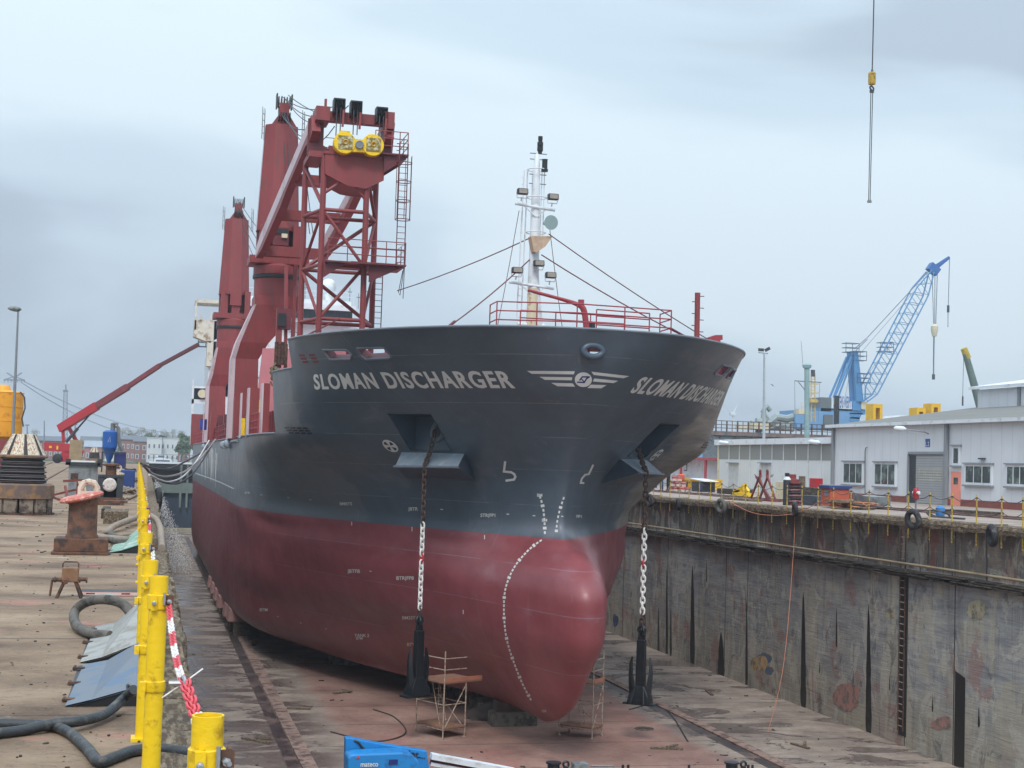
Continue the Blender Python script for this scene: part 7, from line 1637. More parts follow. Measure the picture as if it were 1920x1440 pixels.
# floating dock with railing
YD = 250.; D_ = lambda x, y, Y=YD: W(x, y, Y=Y)
t = thing('floating_dock', 'long rusty floating dock deck on dark trusses behind the sheds', 'floating dock', tuple(D_(1400, 815)))
a, b = D_(1290, 806), D_(1575, 803); z1 = a.z; f = MB(); f.bx((a.x-3, YD, z1-.75), (b.x+14, YD+14, z1)); f.build('deck_edge', mat('dock_rust', srgb(124, 100, 90), .8, var=.3, scale=.5, dirt=srgb(80, 84, 88), damt=.5, dscale=.6), t, smooth=False)
f = MB(); zb = z1-2.9; f.bx((a.x-3, YD+.4, zb-2), (b.x+14, YD+14, z1-.9)); f.build('hull_side', m_fst, t, smooth=False)
f = MB()
x = a.x-3; k = 0
while x < b.x+12: f.beam((x, YD+.2, zb), (x+3.1, YD+.2, z1-.9), .18) if k % 2 else f.beam((x, YD+.2, z1-.9), (x+3.1, YD+.2, zb), .18); f.beam((x, YD+.2, zb), (x, YD+.2, z1-.8), .2); x += 3.1; k += 1
f.build('truss', m_dark, t, smooth=False)
f = MB()
for z in (.6, 1.2, 1.9): f.path([(a.x-3, YD, z1+z), (b.x+14, YD, z1+z)], .06, 4)
x = a.x-3
while x < b.x+14: f.beam((x, YD, z1), (x, YD, z1+1.95), .1 if int(x*10) % 3 else .22); x += 1.05
f.build('railing', m_rust, t, smooth=False)
f = MB(); rnd = random.Random(8); zz0 = z1
for i in range(16): c_ = D_(1418+rnd.random()*72, 790+rnd.random()*14, YD+6); f.tube(c_, c_+Vector((rnd.uniform(-4, 4), 0, rnd.uniform(-1.5, 2.2))), .3+.35*rnd.random(), n=8)
f.path([D_(*q, YD+6) for q in ((1440, 795), (1455, 782), (1475, 785), (1500, 778), (1535, 779))], .7, 8); f.path([D_(*q, YD+6) for q in ((1430, 800), (1432, 768), (1438, 762), (1444, 770))], .5, 8); f.bx(D_(1428, 806, YD+8), D_(1480, 790, YD+10)); pm2 = f.build('dredge_pipes', mat('pale_machinery', srgb(138, 150, 150), .6, var=.2, scale=.4), t)
f = MB(); f.bx(D_(1490, 803, YD+5), D_(1562, 775, YD+12)); f.build('blue_house', m_fbl, t, smooth=False)
f = MB(); f.bx(D_(1545, 803, YD+4.6), D_(1560, 778, YD+5)); f.build('house_window', m_fst, t, smooth=False)
f = MB(); f.bx(D_(1413, 805, YD+3), D_(1432, 795, YD+6)); f.bx(D_(1386, 804, YD+3), D_(1394, 797, YD+5)); f.build('deck_crate', m_cream, t, smooth=False)
# blue tanks low left of the shed
t = thing('blue_tank', 'light blue tank with pipework between the ship and the white shed', 'tank', tuple(D_(1305, 850, 200))); f = MB(); f.bx(W(1287, 868, Y=200), W(1318, 829, Y=200)+Vector((0, 3, 0))); f.build('tank_body', m_fbl, t, smooth=False)
f = MB(); rnd = random.Random(12)
for i in range(14): c_ = D_(1318+rnd.random()*26, 828+rnd.random()*26, 200); f.path([c_, c_+Vector((rnd.uniform(-.5, 1.6), 0, rnd.uniform(.3, 1.2))), c_+Vector((rnd.uniform(1, 2.6), 0, rnd.uniform(-.8, .3)))], .1, 5)
f.build('pipework', m_fst, t)
# lamp mast with two floods
YL = 118.; a = W(1434, 825, Y=YL); b = W(1433, 662, Y=YL); t = thing('floodlight_mast', 'slim mast with two floodlights behind the ribbed shed', 'light mast', (a.x, YL, 0)); f = MB(); f.path([(a.x, YL, 0), (b.x, YL, b.z)], [.16, .08], 10); f.build('pole', mat('pole_pale', srgb(150, 158, 160), .5), t)
f = MB(); p, q = W(1422, 661, Y=YL), W(1440, 663, Y=YL); f.beam(p, q, .08); f.build('crossarm', m_grey, t, smooth=False)
for q, tl in (((1427, 656), 0), ((1439, 655), .5)): c_ = W(*q, Y=YL); f = MB(); f.box(c_, (.5, .12, .26), rot=Matrix.Rotation(-tl, 3, 'Y')); f.build('floodlight', m_dark, t, smooth=False)
# ship masts
YM = 235.; t = thing('ship_mast', 'pale green ship mast with crossarm rising behind the floating dock', 'mast', tuple(W(1512, 810, Y=YM))); f = MB(); f.tube(W(1513, 820, Y=YM), W(1513, 690, Y=YM), .45, n=12); f.lathe([(.7, 0), (.8, .5), (.3, .8)], W(1513, 690, Y=YM), 12); f.build('mast_column', mat('mast_green', srgb(128, 156, 158), .5), t); f = MB(); f.path([W(1490, 714, Y=YM), W(1540, 717, Y=YM)], .09, 5); f.path([W(1490, 714, Y=YM), W(1491, 800, Y=YM)], .04, 4); f.path([W(1537, 717, Y=YM), W(1534, 790, Y=YM)], .04, 4); f.path([W(1512, 735, Y=YM), W(1497, 716, Y=YM)], .08, 4); f.path([W(1506, 690, Y=YM), W(1502, 640, Y=YM)], .04, 4); f.build('mast_rigging', m_fst, t)
t = thing('ship_mast', 'yellow lattice ship mast beside the pale green mast', 'mast', tuple(W(1524, 800, Y=YM+8))); f = MB(); Ym = YM+8
for x in (1521, 1528): f.tube(W(x, 790, Y=Ym), W(x, 700, Y=Ym), .12, n=5)
for k in range(12): f.beam(W(1521, 704+k*7, Y=Ym), W(1528, 704+k*7, Y=Ym), .1)
for y in (720, 737, 752): f.beam(W(1515, y, Y=Ym), W(1535, y, Y=Ym), .18)
f.lathe([(.9, 0), (.9, .6)], W(1524, 755, Y=Ym), 8); f.build('mast_lattice', mat('mast_yellow', srgb(190, 164, 96), .6), t, smooth=False); f = MB(); f.lathe([(.4, 0), (.4, 1.2)], W(1524, 706, Y=Ym), 8); f.build('mast_lamp', m_dark, t)
t = thing('ship_funnel', 'short dark funnel top between the pipes and the pale green mast', 'funnel', tuple(W(1502, 775, Y=YM))); f = MB(); f.bx(W(1498, 776, Y=YM), W(1507, 768, Y=YM+2)); f.tube(W(1503, 770, Y=YM), W(1503, 754, Y=YM), .12, n=6); f.build('funnel_top', m_cream, t)
# big blue harbour crane
YK = 300.; K = lambda x, y, Y=YK: W(x, y, Y=Y); cr_ = lambda x, y: K(1500+x/4.236, 460+y/4.236)
t = thing('harbour_crane', 'large blue lattice boom harbour crane beyond the white halls', 'crane', tuple(K(1605, 800)))
f = MB(); f.bx(cr_(165, 1320), cr_(250, 1210)+Vector((0, 6, 0))); f.build('counterweight', m_fst, t, smooth=False)
f = MB(); f.bx(cr_(250, 1310), cr_(412, 1240)+Vector((0, 5.5, 0))); ch_ = f.build('machinery_house', m_white, t, smooth=False)
q = cr_(262, 1286); text_on('house_writing', 'CARSTENS WERFT', (q.x, YK-.05, q.z), (1, 0, 0), (0, 0, 1), 2.6, m_navy if False else mat('crane_lettering', srgb(60, 96, 150), .5), ch_, width=cr_(405, 1286).x-q.x)
f = MB(); f.bx(cr_(412, 1310)+Vector((0, -.3, 0)), cr_(480, 1235)+Vector((0, 6, 0))); f.bx(cr_(160, 1330), cr_(520, 1306)+Vector((0, 6, 0))); f.prism([cr_(300, 1330), cr_(500, 1330), cr_(470, 1380), (cr_(400, 1375))], (0, 5, 0)); f.bx(cr_(398, 1430), cr_(475, 1365)+Vector((0, 5, 0))); f.build('slewing_frame', m_crane, t, smooth=False)
f = MB(); f.bx(cr_(480, 1300)+Vector((0, -.4, 0)), cr_(530, 1242)+Vector((0, 3, 0))); f.build('crane_cab', m_cream, t, smooth=False)
f = MB(); 
for y_ in (0, 2.4):
    f.path([cr_(470, 1240)+Vector((0, y_, 0)), cr_(435, 840)+Vector((0, y_, 0))], [1.0, .7], 6)
    f.path([cr_(275, 1205)+Vector((0, y_, 0)), cr_(412, 880)+Vector((0, y_, 0))], .28, 5); f.path([cr_(305, 1205)+Vector((0, y_, 0)), cr_(418, 900)+Vector((0, y_, 0))], .22, 5)
f.build('a_frame', m_crane, t)
bA, bB = (cr_(510, 1240), cr_(1040, 215)); bA2, bB2 = cr_(545, 1240), cr_(1055, 235)
f = MB(); hh = Vector((0, 1.9, 0)); mid = .5
dirv = (bB-bA); nrm = Vector((dirv.z, 0, -dirv.x)).normalized()
def chord(t_, s_, y_): wdt = 2.3*min(1, t_/.08, (1-t_)/.16 if t_ > .84 else 1)*.9+.5; return bA.lerp(bB, t_)+nrm*(s_*wdt/1.0-.2)+Vector((0, y_, 0))
nn_ = 26
for s_ in (-.5, .5):
    for y_ in (-1.2, 1.2): f.path([chord(i/nn_, s_*1.3, y_) for i in range(nn_+1)], .17, 5)
for i in range(nn_):
    for y_ in (-1.2, 1.2): f.path([chord(i/nn_, -.65, y_), chord((i+1)/nn_, .65, y_)] if i % 2 else [chord(i/nn_, .65, y_), chord((i+1)/nn_, -.65, y_)], .07, 4)
f.build('lattice_boom', m_crane, t)
f = MB(); f.beam(cr_(1040, 215), cr_(1075, 165), 1.6, 2.6); f.beam(cr_(1075, 165), cr_(1185, 95), .5, .6); f.beam(cr_(1085, 185), cr_(1185, 100), .3, .4); f.build('boom_head', mat('crane_blue_dark', srgb(40, 96, 160), .5), t, smooth=False)
f = MB()
for a, b in (((430, 825), (525, 740)), ((445, 835), (535, 745)), ((530, 738), (1050, 175)), ((460, 880), (990, 270)), ((1050, 240), (1062, 645)), ((1072, 200), (1070, 645)), ((1092, 185), (1078, 645)), ((1188, 105), (1177, 500)), ((1060, 690), (1058, 1045)), ((1068, 690), (1062, 1045)), ((1176, 505), (1175, 650)), ((360, 1200), (415, 905)), ((520, 1050), (735, 760))): f.tube(cr_(*a), cr_(*b), .1 if a[0] not in (520, 360, 460) else .05, n=4)
f.build('crane_ropes', mat('hazy_wire', srgb(110, 122, 138), .7), t)
f = MB(); f.lathe([(.5, -1.8), (.8, -.5), (.8, .5), (.3, 1)], cr_(1068, 660), 10); f.build('hook_block', m_cream, t); f = MB(); f.lathe([(.3, -.8), (.3, .8)], cr_(1177, 505), 8); f.lathe([(.35, -.6), (.35, .6)], cr_(1060, 1045), 8); f.build('hook_ball', m_dark, t)
f = MB()
for q in ((400, 850), (460, 915), (490, 1090), (675, 845)):
    c_ = cr_(*q)
    for z in (0, 1.0, 2.0): f.path([c_+Vector((-1.6, -1, z)), c_+Vector((1.6, -1, z)), c_+Vector((1.6, 1, z)), c_+Vector((-1.6, 1, z))], .08, 4, closed=True)
    for x_ in (-1.6, 0, 1.6): f.tube(c_+Vector((x_, -1, 0)), c_+Vector((x_, -1, 2)), .08, n=4)
f.build('service_platform', mat('platform_dark_blue', srgb(56, 84, 116), .6), t)
# dark post by the crane
f = MB(); f.beam(W(1568, 812, Y=240), W(1569, 742, Y=240), .7); o = f.build('mooring_pile', m_black, smooth=False); tag(o, 'dark upright mooring pile in front of the blue crane house', 'pile')
# yellow gantries behind the hall roof
for i, (x0, y0, x1, y1, lab) in enumerate(((1637, 790, 1655, 758, 'yellow machine frame nearest the blue crane behind the hall roof'), (1719, 774, 1736, 765, 'low yellow machine box in the middle behind the hall roof'), (1746, 772, 1764, 757, 'yellow machine frame farthest right behind the hall roof'))):
    a, b = W(x0, y0, Y=170), W(x1, y1, Y=170); t = thing('gantry', lab, 'gantry', (a.x, 170, a.z)); f = MB(); w_ = b.x-a.x; z0 = 2.
    f.bx((a.x, 170, z0), (a.x+w_*.28, 172, b.z-.5)); f.bx((b.x-w_*.28, 170, z0), (b.x, 172, b.z-.5)); f.bx((a.x, 170, b.z-.5), (b.x, 172, b.z)); f.build('gantry_frame', m_binY, t, smooth=False)
f = MB(); a, b = W(1640, 800, Y=176), W(1760, 776, Y=176); f.prism([(a.x, 176, 2), (b.x+4, 176, 2), (b.x+4, 176, b.z), (a.x+4, 176, W(1660, 777, Y=176).z)], (0, 5, 0)); o = f.build('barge_hull', m_white, smooth=False); tag(o, 'white roofed barge showing behind the grey hall roof', 'barge')
# green crane arm over the clerestory
f = MB(); a, b = W(1838, 733, Y=140), W(1808, 655, Y=140); f.tube(a-Vector((-.8, 0, 4)), b, .5, .33, n=10); t = thing('loader_arm', 'grey green loader crane arm with a yellow tip over the hall roof', 'crane arm', tuple(a)); f.build('arm', mat('arm_green', srgb(94, 112, 108), .5), t); f = MB(); f.tube(W(1814.5, 672, Y=140), W(1807, 653, Y=140), .39, .36, n=10); f.build('arm_tip', mat('arm_yellow', srgb(170, 150, 60), .6), t); f = MB(); f.tube(W(1807, 660, Y=140), W(1805, 745, Y=140), .03, n=4); f.lathe([(.1, -.5), (.1, .5)], W(1805, 752, Y=140), 6); f.build('arm_line', m_wire, t)
# suspended hook line top right
YHk = 95.; t = thing('crane_hook', 'yellow crane hook block with two long chains hanging alone in the sky', 'crane hook', tuple(W(1634, 150, Y=YHk)))
f = MB(); f.tube(W(1640, -60, Y=YHk), W(1635.5, 130, Y=YHk), .045, n=6); f.build('hoist_rope', m_wire, t)
c_ = W(1635, 147, Y=YHk); f = MB(); f.lathe([(.12, -.48), (.25, -.44), (.27, -.3), (.27, .38), (.2, .44), (.1, .46)], c_, 14); f.build('hook_block', mat('hook_yellow', srgb(186, 150, 40), .5, var=.2, scale=4, dirt=srgb(90, 74, 40), damt=.4, dscale=5), t); f = MB(); f.lathe([(.05, .44), (.12, .46), (.03, .75)], c_, 8); f.torus(c_-Vector((0, 0, .72)), .14, .06, (0, 1, 0), 14, 6, sx=.8, sy=1.3); f.build('hook', m_dark, t)
f = MB(); a = c_-Vector((0, 0, .95))
for dx in (-1, 1): f.tube(a+Vector((dx*.07, 0, 0)), W(1630+dx*1.4, 376, Y=YHk), .032, n=5); f.torus(W(1630+dx*2, 378, Y=YHk), .07, .035, (0, 1, 0), 10, 5)
f.box(a, (.3, .1, .2)); f.build('sling_legs', m_dark, t)
# wind turbine, bird
YT = 900.; t = thing('wind_turbine', 'distant pale wind turbine in the haze right of the bow', 'wind turbine', tuple(W(1374, 800, Y=YT))); m_tur = mat('turbine_white', srgb(200, 204, 208), .6)
f = MB(); f.tube(W(1375, 830, Y=YT), W(1374, 778, Y=YT), 1.2, .8, n=8); f.build('tower', m_tur, t); hub = W(1374, 777, Y=YT); f = MB(); f.box(hub, (4, 3, 1.6)); f.build('nacelle', m_tur, t)
for q in ((1383, 758), (1363, 767), (1378, 796)): f = MB(); f.path([hub, W(*q, Y=YT)], [.7, .15], 5); f.build('blade', m_tur, t)
c_ = W(1448, 722, Y=160); f = MB(); f.path([c_+Vector((-.25, 0, .12)), c_, c_+Vector((.3, .1, -.16))], [.02, .06, .02], 6); f.path([c_+Vector((-.1, -.25, .1)), c_, c_+Vector((.1, .3, .12))], [.015, .05, .015], 5); o = f.build('seagull', m_grey); tag(o, 'small grey seagull flying right of the bow', 'bird')
# ================================================================ FAR BACKGROUND, LEFT
m_bk = mat('far_brick', srgb(134, 92, 84), .85, var=.12, scale=.3); m_bw2 = mat('far_render', srgb(196, 198, 198), .8, var=.05, scale=.1); m_sl = mat('slate_roof', srgb(98, 104, 112), .8, var=.1); m_fw = mat('far_window', srgb(84, 92, 100), .3); m_fwl = mat('far_window_light', srgb(206, 208, 206), .5)
def house(x0, x1, yt, yr, Y, m, roof, lab, nwin, rows=2, pitched=True, yb=862):
    a, b = W(x0, yb, Y=Y), W(x1, yb, Y=Y); zt = W((x0+x1)/2, yt, Y=Y).z; zr = W((x0+x1)/2, yr, Y=Y).z; z0 = -1.6
    t = thing('house', lab, 'house', (a.x, Y, z0)); f = MB(); f.bx((a.x, Y, z0), (b.x, Y+9, zt)); f.build('wall', m, t, smooth=False)
    f = MB()
    if pitched: f.prism([(a.x-.4, Y-.5, zt), (a.x-.4, Y+4.5, zr), (a.x-.4, Y+9.5, zt)], (b.x-a.x+.8, 0, 0))
    else: f.bx((a.x-.2, Y-.2, zt), (b.x+.2, Y+9, zr))
    f.build('roof', roof, t, smooth=False)
    for r_ in range(rows):
        for i in range(nwin):
            x = a.x+(b.x-a.x)*(i+.5)/nwin; hz = (zt-z0-.8)/rows; z = z0+1.0+hz*r_; ww = min(1.5, (b.x-a.x)/nwin*.5)
            f = MB(); f.bx((x-ww/2, Y-.08, z), (x+ww/2, Y-.003, z+min(1.6, hz*.55))); w_ = f.build('window', m_fwl, t, smooth=False); f = MB(); f.bx((x-ww/2+.15, Y-.1, z+.15), (x+ww/2-.15, Y-.081, z+min(1.6, hz*.55)-.15)); f.build('pane', m_fw, w_, smooth=False)
    return t
H = [(40, 118, 826, 817, 540, m_bk, m_sl, 'long brick terrace with grey roof left of the red boom lift', 8, 2, True), (150, 186, 830, 818, 560, m_bk, m_sl, 'brick house with a dark hip roof right of the boom riser', 4, 2, True), (158, 190, 838, 826, 500, mat('pinkish_brick', srgb(160, 112, 108), .85, var=.1), mat('metal_roof', srgb(142, 150, 160), .5), 'wide pinkish workshop with pale metal roof behind the boom lift', 3, 1, True),
     (226, 252, 824, 816, 560, m_bk, m_sl, 'small brick house just right of the blue filter', 3, 2, True), (250, 276, 828, 818, 520, m_bk, m_sl, 'brick house with two white windows left of the white block', 2, 2, True), (274, 302, 821, 820, 510, m_bw2, m_bw2, 'white flat roofed block with grey balconies', 3, 2, False), (300, 336, 822, 821, 515, m_bw2, m_bw2, 'second white flat roofed block reaching the trees', 4, 2, False), (334, 356, 838, 829, 490, m_bk, mat('tile_red', srgb(150, 84, 72), .8), 'reddish house with tiled roof half behind the ship', 2, 1, True),
     (196, 214, 835, 833, 500, m_bw2, m_bw2, 'low white block beside the metal roofed workshop', 3, 1, False)]
for h_ in H: house(*h_)
# white yacht
a = W(286, 857, Y=450); b = W(334, 857, Y=450); t = thing('motor_yacht', 'white two deck motor yacht moored across the river', 'yacht', (a.x, 450, -3)); L_ = b.x-a.x
f = MB(); f.prism([(a.x, 450, -1.6), (b.x+1, 450, -1.6), (b.x-.6, 450, -3.1), (a.x+.5, 450, -3.1)], (0, 3, 0)); f.build('yacht_hull', m_white, t, smooth=False); f = MB(); f.bx((a.x+.6, 450.3, -1.6), (b.x-2, 452.6, 0)); f.bx((a.x+1.2, 450.5, 0), (b.x-3.6, 452.4, 1.3)); f.build('cabin', m_white, t, smooth=False)
f = MB(); f.bx((a.x+1, 450.2, -1.1), (b.x-2.4, 450.29, -.4)); f.bx((a.x+1.6, 450.4, .4), (b.x-4, 450.49, .95)); f.build('cabin_windows', m_fw, t, smooth=False); f = MB(); f.bx((a.x+.3, 449.9, -2.9), (b.x-.5, 449.99, -2.5)); f.build('blue_stripe', m_navy, t, smooth=False)
# power pylon, radio tower, thin masts
YP = 820.; t = thing('power_pylon', 'grey power pylon with wide arms behind the lamp post', 'pylon', tuple(W(26, 850, Y=YP))); m_py = mat('pylon_grey', srgb(112, 120, 132), .7); f = MB(); c_ = W(28, 712, Y=YP)
for s_ in (-1, 1): f.beam(W(27+s_*3, 850, Y=YP), W(27+s_*.8, 708, Y=YP), .7)
for k in range(10): y0 = 848-k*14; w_ = 3-k*.22; f.beam(W(27-w_, y0, Y=YP), W(27+w_-.2, y0-14, Y=YP), .35); f.beam(W(27+w_, y0, Y=YP), W(27-w_+.2, y0-14, Y=YP), .35)
f.beam(W(7, 712, Y=YP), W(47, 713, Y=YP), .8); f.beam(W(7, 712, Y=YP), W(27, 706, Y=YP), .5); f.beam(W(47, 713, Y=YP), W(27, 706, Y=YP), .5); f.beam(W(27, 708, Y=YP), W(13, 699, Y=YP), .7); f.beam(W(27, 708, Y=YP), W(41, 699, Y=YP), .7)
for x in (8, 15, 21, 33, 40, 46): f.beam(W(x, 712, Y=YP), W(x, 717, Y=YP), .4)
f.build('lattice', m_py, t, smooth=False)
f = MB()
for y0, y1, s_ in ((717, 815, 3), (712, 806, 2)): f.path(sag(W(40, y0, Y=YP), W(330, y1+6, Y=YP+300), s_*3, 14), .28, 4)
o = f.build('power_line', mat('line_pale', srgb(150, 158, 170), .8)); tag(o, 'faint power lines sagging right from the pylon', 'power line')
YR_ = 600.; t = thing('radio_tower', 'square lattice radio tower behind the red boom lift', 'tower', tuple(W(122, 850, Y=YR_))); f = MB()
for s_ in (-1, 1):
    for yy in (0, 3): f.beam(W(121+s_*5, 850, Y=YR_+yy), W(123+s_*3, 733, Y=YR_+yy), .3)
for k in range(14): y0 = 846-k*8; w_ = 5-k*.15; cx__ = 121+k*.14; f.beam(W(cx__-w_, y0, Y=YR_), W(cx__+w_, y0-8, Y=YR_), .13); f.beam(W(cx__+w_, y0, Y=YR_), W(cx__-w_, y0-8, Y=YR_), .13); f.beam(W(cx__-w_, y0, Y=YR_), W(cx__+w_, y0, Y=YR_), .16)
f.bx(W(118, 734, Y=YR_), W(128, 732, Y=YR_+3)); f.tube(W(123.5, 733, Y=YR_), W(123.5, 721, Y=YR_), .25, n=5); f.build('tower_lattice', m_py, t, smooth=False)
for x, y0, y1, T_, lab in ((83, 850, 789, False, 'thin bare pole left of the boom lift'), (51, 835, 797, True, 'thin T-shaped light mast beside the orange silo'), (141, 820, 796, True, 'thin T-shaped light mast right of the lattice tower')):
    f = MB(); f.tube(W(x, y0, Y=420), W(x, y1, Y=420), .28, .15, n=6)
    if T_: f.beam(W(x-4, y1, Y=420), W(x+4, y1, Y=420), .35)
    o = f.build('light_mast', m_py, smooth=False); tag(o, lab, 'mast')
# trees on the far bank: trunk, limbs and leaf clumps
def leaves_mat(name, c): return mat(name, c, .8, var=.45, scale=.9, dirt=tuple(v*1.7 for v in c), damt=.45, dscale=1.6, coord='World')
m_lf1 = leaves_mat('spring_leaves', srgb(84, 104, 72)); m_lf2 = leaves_mat('bare_twigs', srgb(116, 112, 100)); m_lf3 = leaves_mat('dark_leaves', srgb(62, 86, 66)); m_bark = mat('bark', srgb(92, 84, 76), .9, var=.2)
def tree(x, yt, Y, wpx, m, lab, seed, n=420, bare=False):
    rnd = random.Random(seed); base = W(x, 850, Y=Y); zt = W(x, yt, Y=Y).z; z0 = -1.6; r_ = wpx/2*Y/2750*1.05; hgt = zt-z0
    t = thing('tree', lab, 'tree', (base.x, Y, z0), group=None); f = MB(); f.path([(base.x, Y, z0), (base.x+.2, Y, z0+hgt*.45), (base.x, Y, z0+hgt*.85)], [.35, .25, .06], 6)
    for k in range(7): a = rnd.random()*6.28; q = rnd.random(); f.path([(base.x, Y, z0+hgt*(.25+.35*q)), (base.x+math.cos(a)*r_*.4, Y+math.sin(a)*r_*.4, z0+hgt*(.5+.3*q)), (base.x+math.cos(a)*r_*.8, Y+math.sin(a)*r_*.8, z0+hgt*(.62+.3*q))], [.16, .09, .03], 4)
    f.build('trunk', m_bark, t); f = MB(); lobes = [(rnd.uniform(-.6, .6), rnd.uniform(-.6, .6), rnd.uniform(.42, .88), rnd.uniform(.28, .5)) for _ in range(9)]
    for i in range(n):
        lx, ly, lz, lr = rnd.choice(lobes); v = Vector((rnd.gauss(0, 1), rnd.gauss(0, 1), rnd.gauss(0, 1))).normalized()*(rnd.random()**.4)*lr
        c = Vector((base.x+(lx+v.x)*r_, Y+(ly+v.y)*r_, z0+hgt*lz+v.z*r_*.8)); c.z = min(c.z, zt)
        s_ = (.28+rnd.random()*.4)*(.45 if bare else 1); a = Vector((rnd.gauss(0, 1), rnd.gauss(0, 1), rnd.gauss(0, 1))).normalized(); b_ = a.orthogonal().normalized(); c2 = a.cross(b_)
        if bare: f.add([c-a*s_*2.2-b_*.06, c-a*s_*2.2+b_*.06, c+a*s_*2.2], [(0, 1, 2)])
        else: f.add([c+b_*s_, c+c2*s_*.8, c-b_*s_, c-c2*s_*.7], [(0, 1, 2, 3)])
    f.build('crown', m, t, smooth=False)
TR_ = [(196, 812, 640, 26, m_lf1, 'green tree left of the blue filter top', 1, 420, False), (222, 799, 660, 34, m_lf2, 'tall bare tree just right of the blue filter duct', 2, 900, True), (244, 798, 660, 34, m_lf2, 'bare tree second from the blue filter', 3, 900, True), (264, 797, 660, 34, m_lf2, 'bare tree in the middle of the far row', 4, 900, True), (283, 798, 660, 30, m_lf2, 'bare tree above the white blocks', 5, 900, True), (302, 800, 660, 30, m_lf2, 'bare tree thinning to the right of the far row', 6, 700, True), (322, 799, 660, 34, m_lf2, 'bare tree near the ship stern', 7, 800, True), (341, 802, 640, 30, m_lf2, 'last bare tree beside the ship stern', 8, 700, True),
       (284, 806, 620, 34, m_lf1, 'round green tree behind the white blocks', 9, 600, False), (348, 812, 470, 34, m_lf1, 'leafy green tree against the ship side', 10, 700, False), (340, 826, 460, 26, m_lf1, 'low light green bush under the leafy tree', 11, 500, False), (62, 803, 640, 26, m_lf2, 'bare tree over the brick terrace', 12, 600, True), (232, 812, 610, 26, m_lf3, 'dark green tree behind the brick houses', 13, 500, False), (308, 812, 610, 24, m_lf3, 'dark green tree between the white blocks', 14, 450, False)]
for a in TR_: tree(*a)
rnd = random.Random(77); f = MB()
for i in range(2600):
    x = rnd.uniform(-70, 352); Y = rnd.uniform(560, 700); c = W(x, 850, Y=Y); z = -1.6+abs(rnd.gauss(0, 1))*2.2+3*max(0, mnoise.noise(Vector((x*.03, 0, 2)))); s_ = .5+rnd.random()*.6
    a = Vector((rnd.gauss(0, 1), rnd.gauss(0, 1), rnd.gauss(0, 1))).normalized(); b_ = a.orthogonal().normalized(); c2 = a.cross(b_); c = Vector((c.x, Y, z)); f.add([c+b_*s_, c+c2*s_, c-b_*s_, c-c2*s_], [(0, 1, 2, 3)])
o = f.build('hedge_belt', m_lf3, smooth=False); tag(o, 'dark hedges and scrub along the far river bank', 'hedge', kind='stuff')
# ================================================================ YELLOW POSTS AND CHAINS IN THE FOREGROUND
m_plr = mat('plastic_red', srgb(206, 74, 84), .4, var=.06); m_plw = mat('plastic_white', srgb(226, 222, 218), .4, var=.05, scale=9, dirt=srgb(190, 180, 176), damt=.3, dscale=14)
m_zinc = mat('zinc_bolt', srgb(170, 172, 176), .35, .6, var=.1)
def qpost(x, y, h_, lab, near):
    t = thing('railing_post', lab, 'post', (x, y, 0), group=None if near else 'yellow posts along the near dock edge')
    r = .046; n = 28 if y < 12 else 14
    f = MB(); f.lathe([(r, .02), (r, h_), (r*.86, h_), (r*.84, h_-.03), (r*.84, h_-.06)], (x, y, 0), n); f.build('post_pipe', m_yel, t)
    f = MB(); f.bx((x-.07, y-.07, .0), (x+.07, y+.07, .02)); f.build('base_plate', m_yel, t, smooth=False)
    zc = h_-.13
    f = MB(); f.lathe([(r+.004, 0), (r+.008, .004), (r+.008, .072), (r+.004, .076)], (x, y, zc-.038), n); f.bx((x+.0, y-r-.026, zc-.035), (x+.03, y-r-.002, zc+.035)) if False else None; f.box((x-.02, y-r-.012, zc), (.03, .026, .076)); f.build('collar', m_yel, t)
    f = MB(); f.box((x+.052, y-.035, zc+.012), (.05, .012, .05)); f.box((x+.064, y-.005, zc+.012), (.012, .06, .05)); f.build('bracket', m_brust, t, smooth=False)
    f = MB(); f.lathe([(.012, 0), (.012, .012), (.007, .014), (.007, .03)], (x-.02, y-r-.026, zc), 6, (0, -1, 0)); f.lathe([(.013, 0), (.013, .014), (.0075, .016), (.0075, .04)], (x+.052, y-.042, zc+.005), 6, (.25, -1, 0)); f.lathe([(.007, -.03), (.007, .03)], (x+.03, y-.055, zc+.02), 8, (0, 0, 1)); f.build('bolt', m_zinc, t)
    zc2 = h_*.48
    f = MB(); f.lathe([(r+.006, 0), (r+.008, .004), (r+.008, .05), (r+.004, .054)], (x, y, zc2), n); f.box((x-r-.012, y-.02, zc2+.025), (.03, .04, .05)); f.build('lower_collar', m_yel, t)
    return t
PP = [(.205, 4.35, 1.0, 'short nearest yellow pipe post with an open top and white chain'), (.09, 7.75, 1.12, 'second yellow pipe post from the camera, tall and close'), (.052, 9.3, 1.09, 'third yellow pipe post, close behind the second'), (.03, 12.3, 1.10, 'fourth yellow pipe post from the camera'), (.012, 17.2, 1.10, 'fifth yellow pipe post from the camera')]
y = 20.4; x = 0.0
while y < 100: PP.append((x, y, 1.1, 'yellow pipe post in the receding row beyond the fifth post')); y += 3.2; x -= .018
first = None
for i, (x, y, h_, lab) in enumerate(PP):
    if i < 5: qpost(x, y, h_, lab, True)
    elif first is None: first = qpost(x, y, h_, lab, False)
    else: copy_tree(first, loc=(x, y, 0))
def plink(mb, c, d, s_, k=1.0):
    d = d.normalized(); s_ = (s_-d*s_.dot(d)).normalized(); a = .015*k; w_ = .013*k; pts = []
    for j in range(5): an = -math.pi/2+math.pi*j/4; pts.append(c+d*(a+math.cos(an)*w_)+s_*math.sin(an)*w_)
    for j in range(5): an = math.pi/2+math.pi*j/4; pts.append(c+d*(-a+math.cos(an)*w_)+s_*math.sin(an)*w_)
    mb.path(pts, .0045*k, 7 if k > .9 else 4, closed=True)
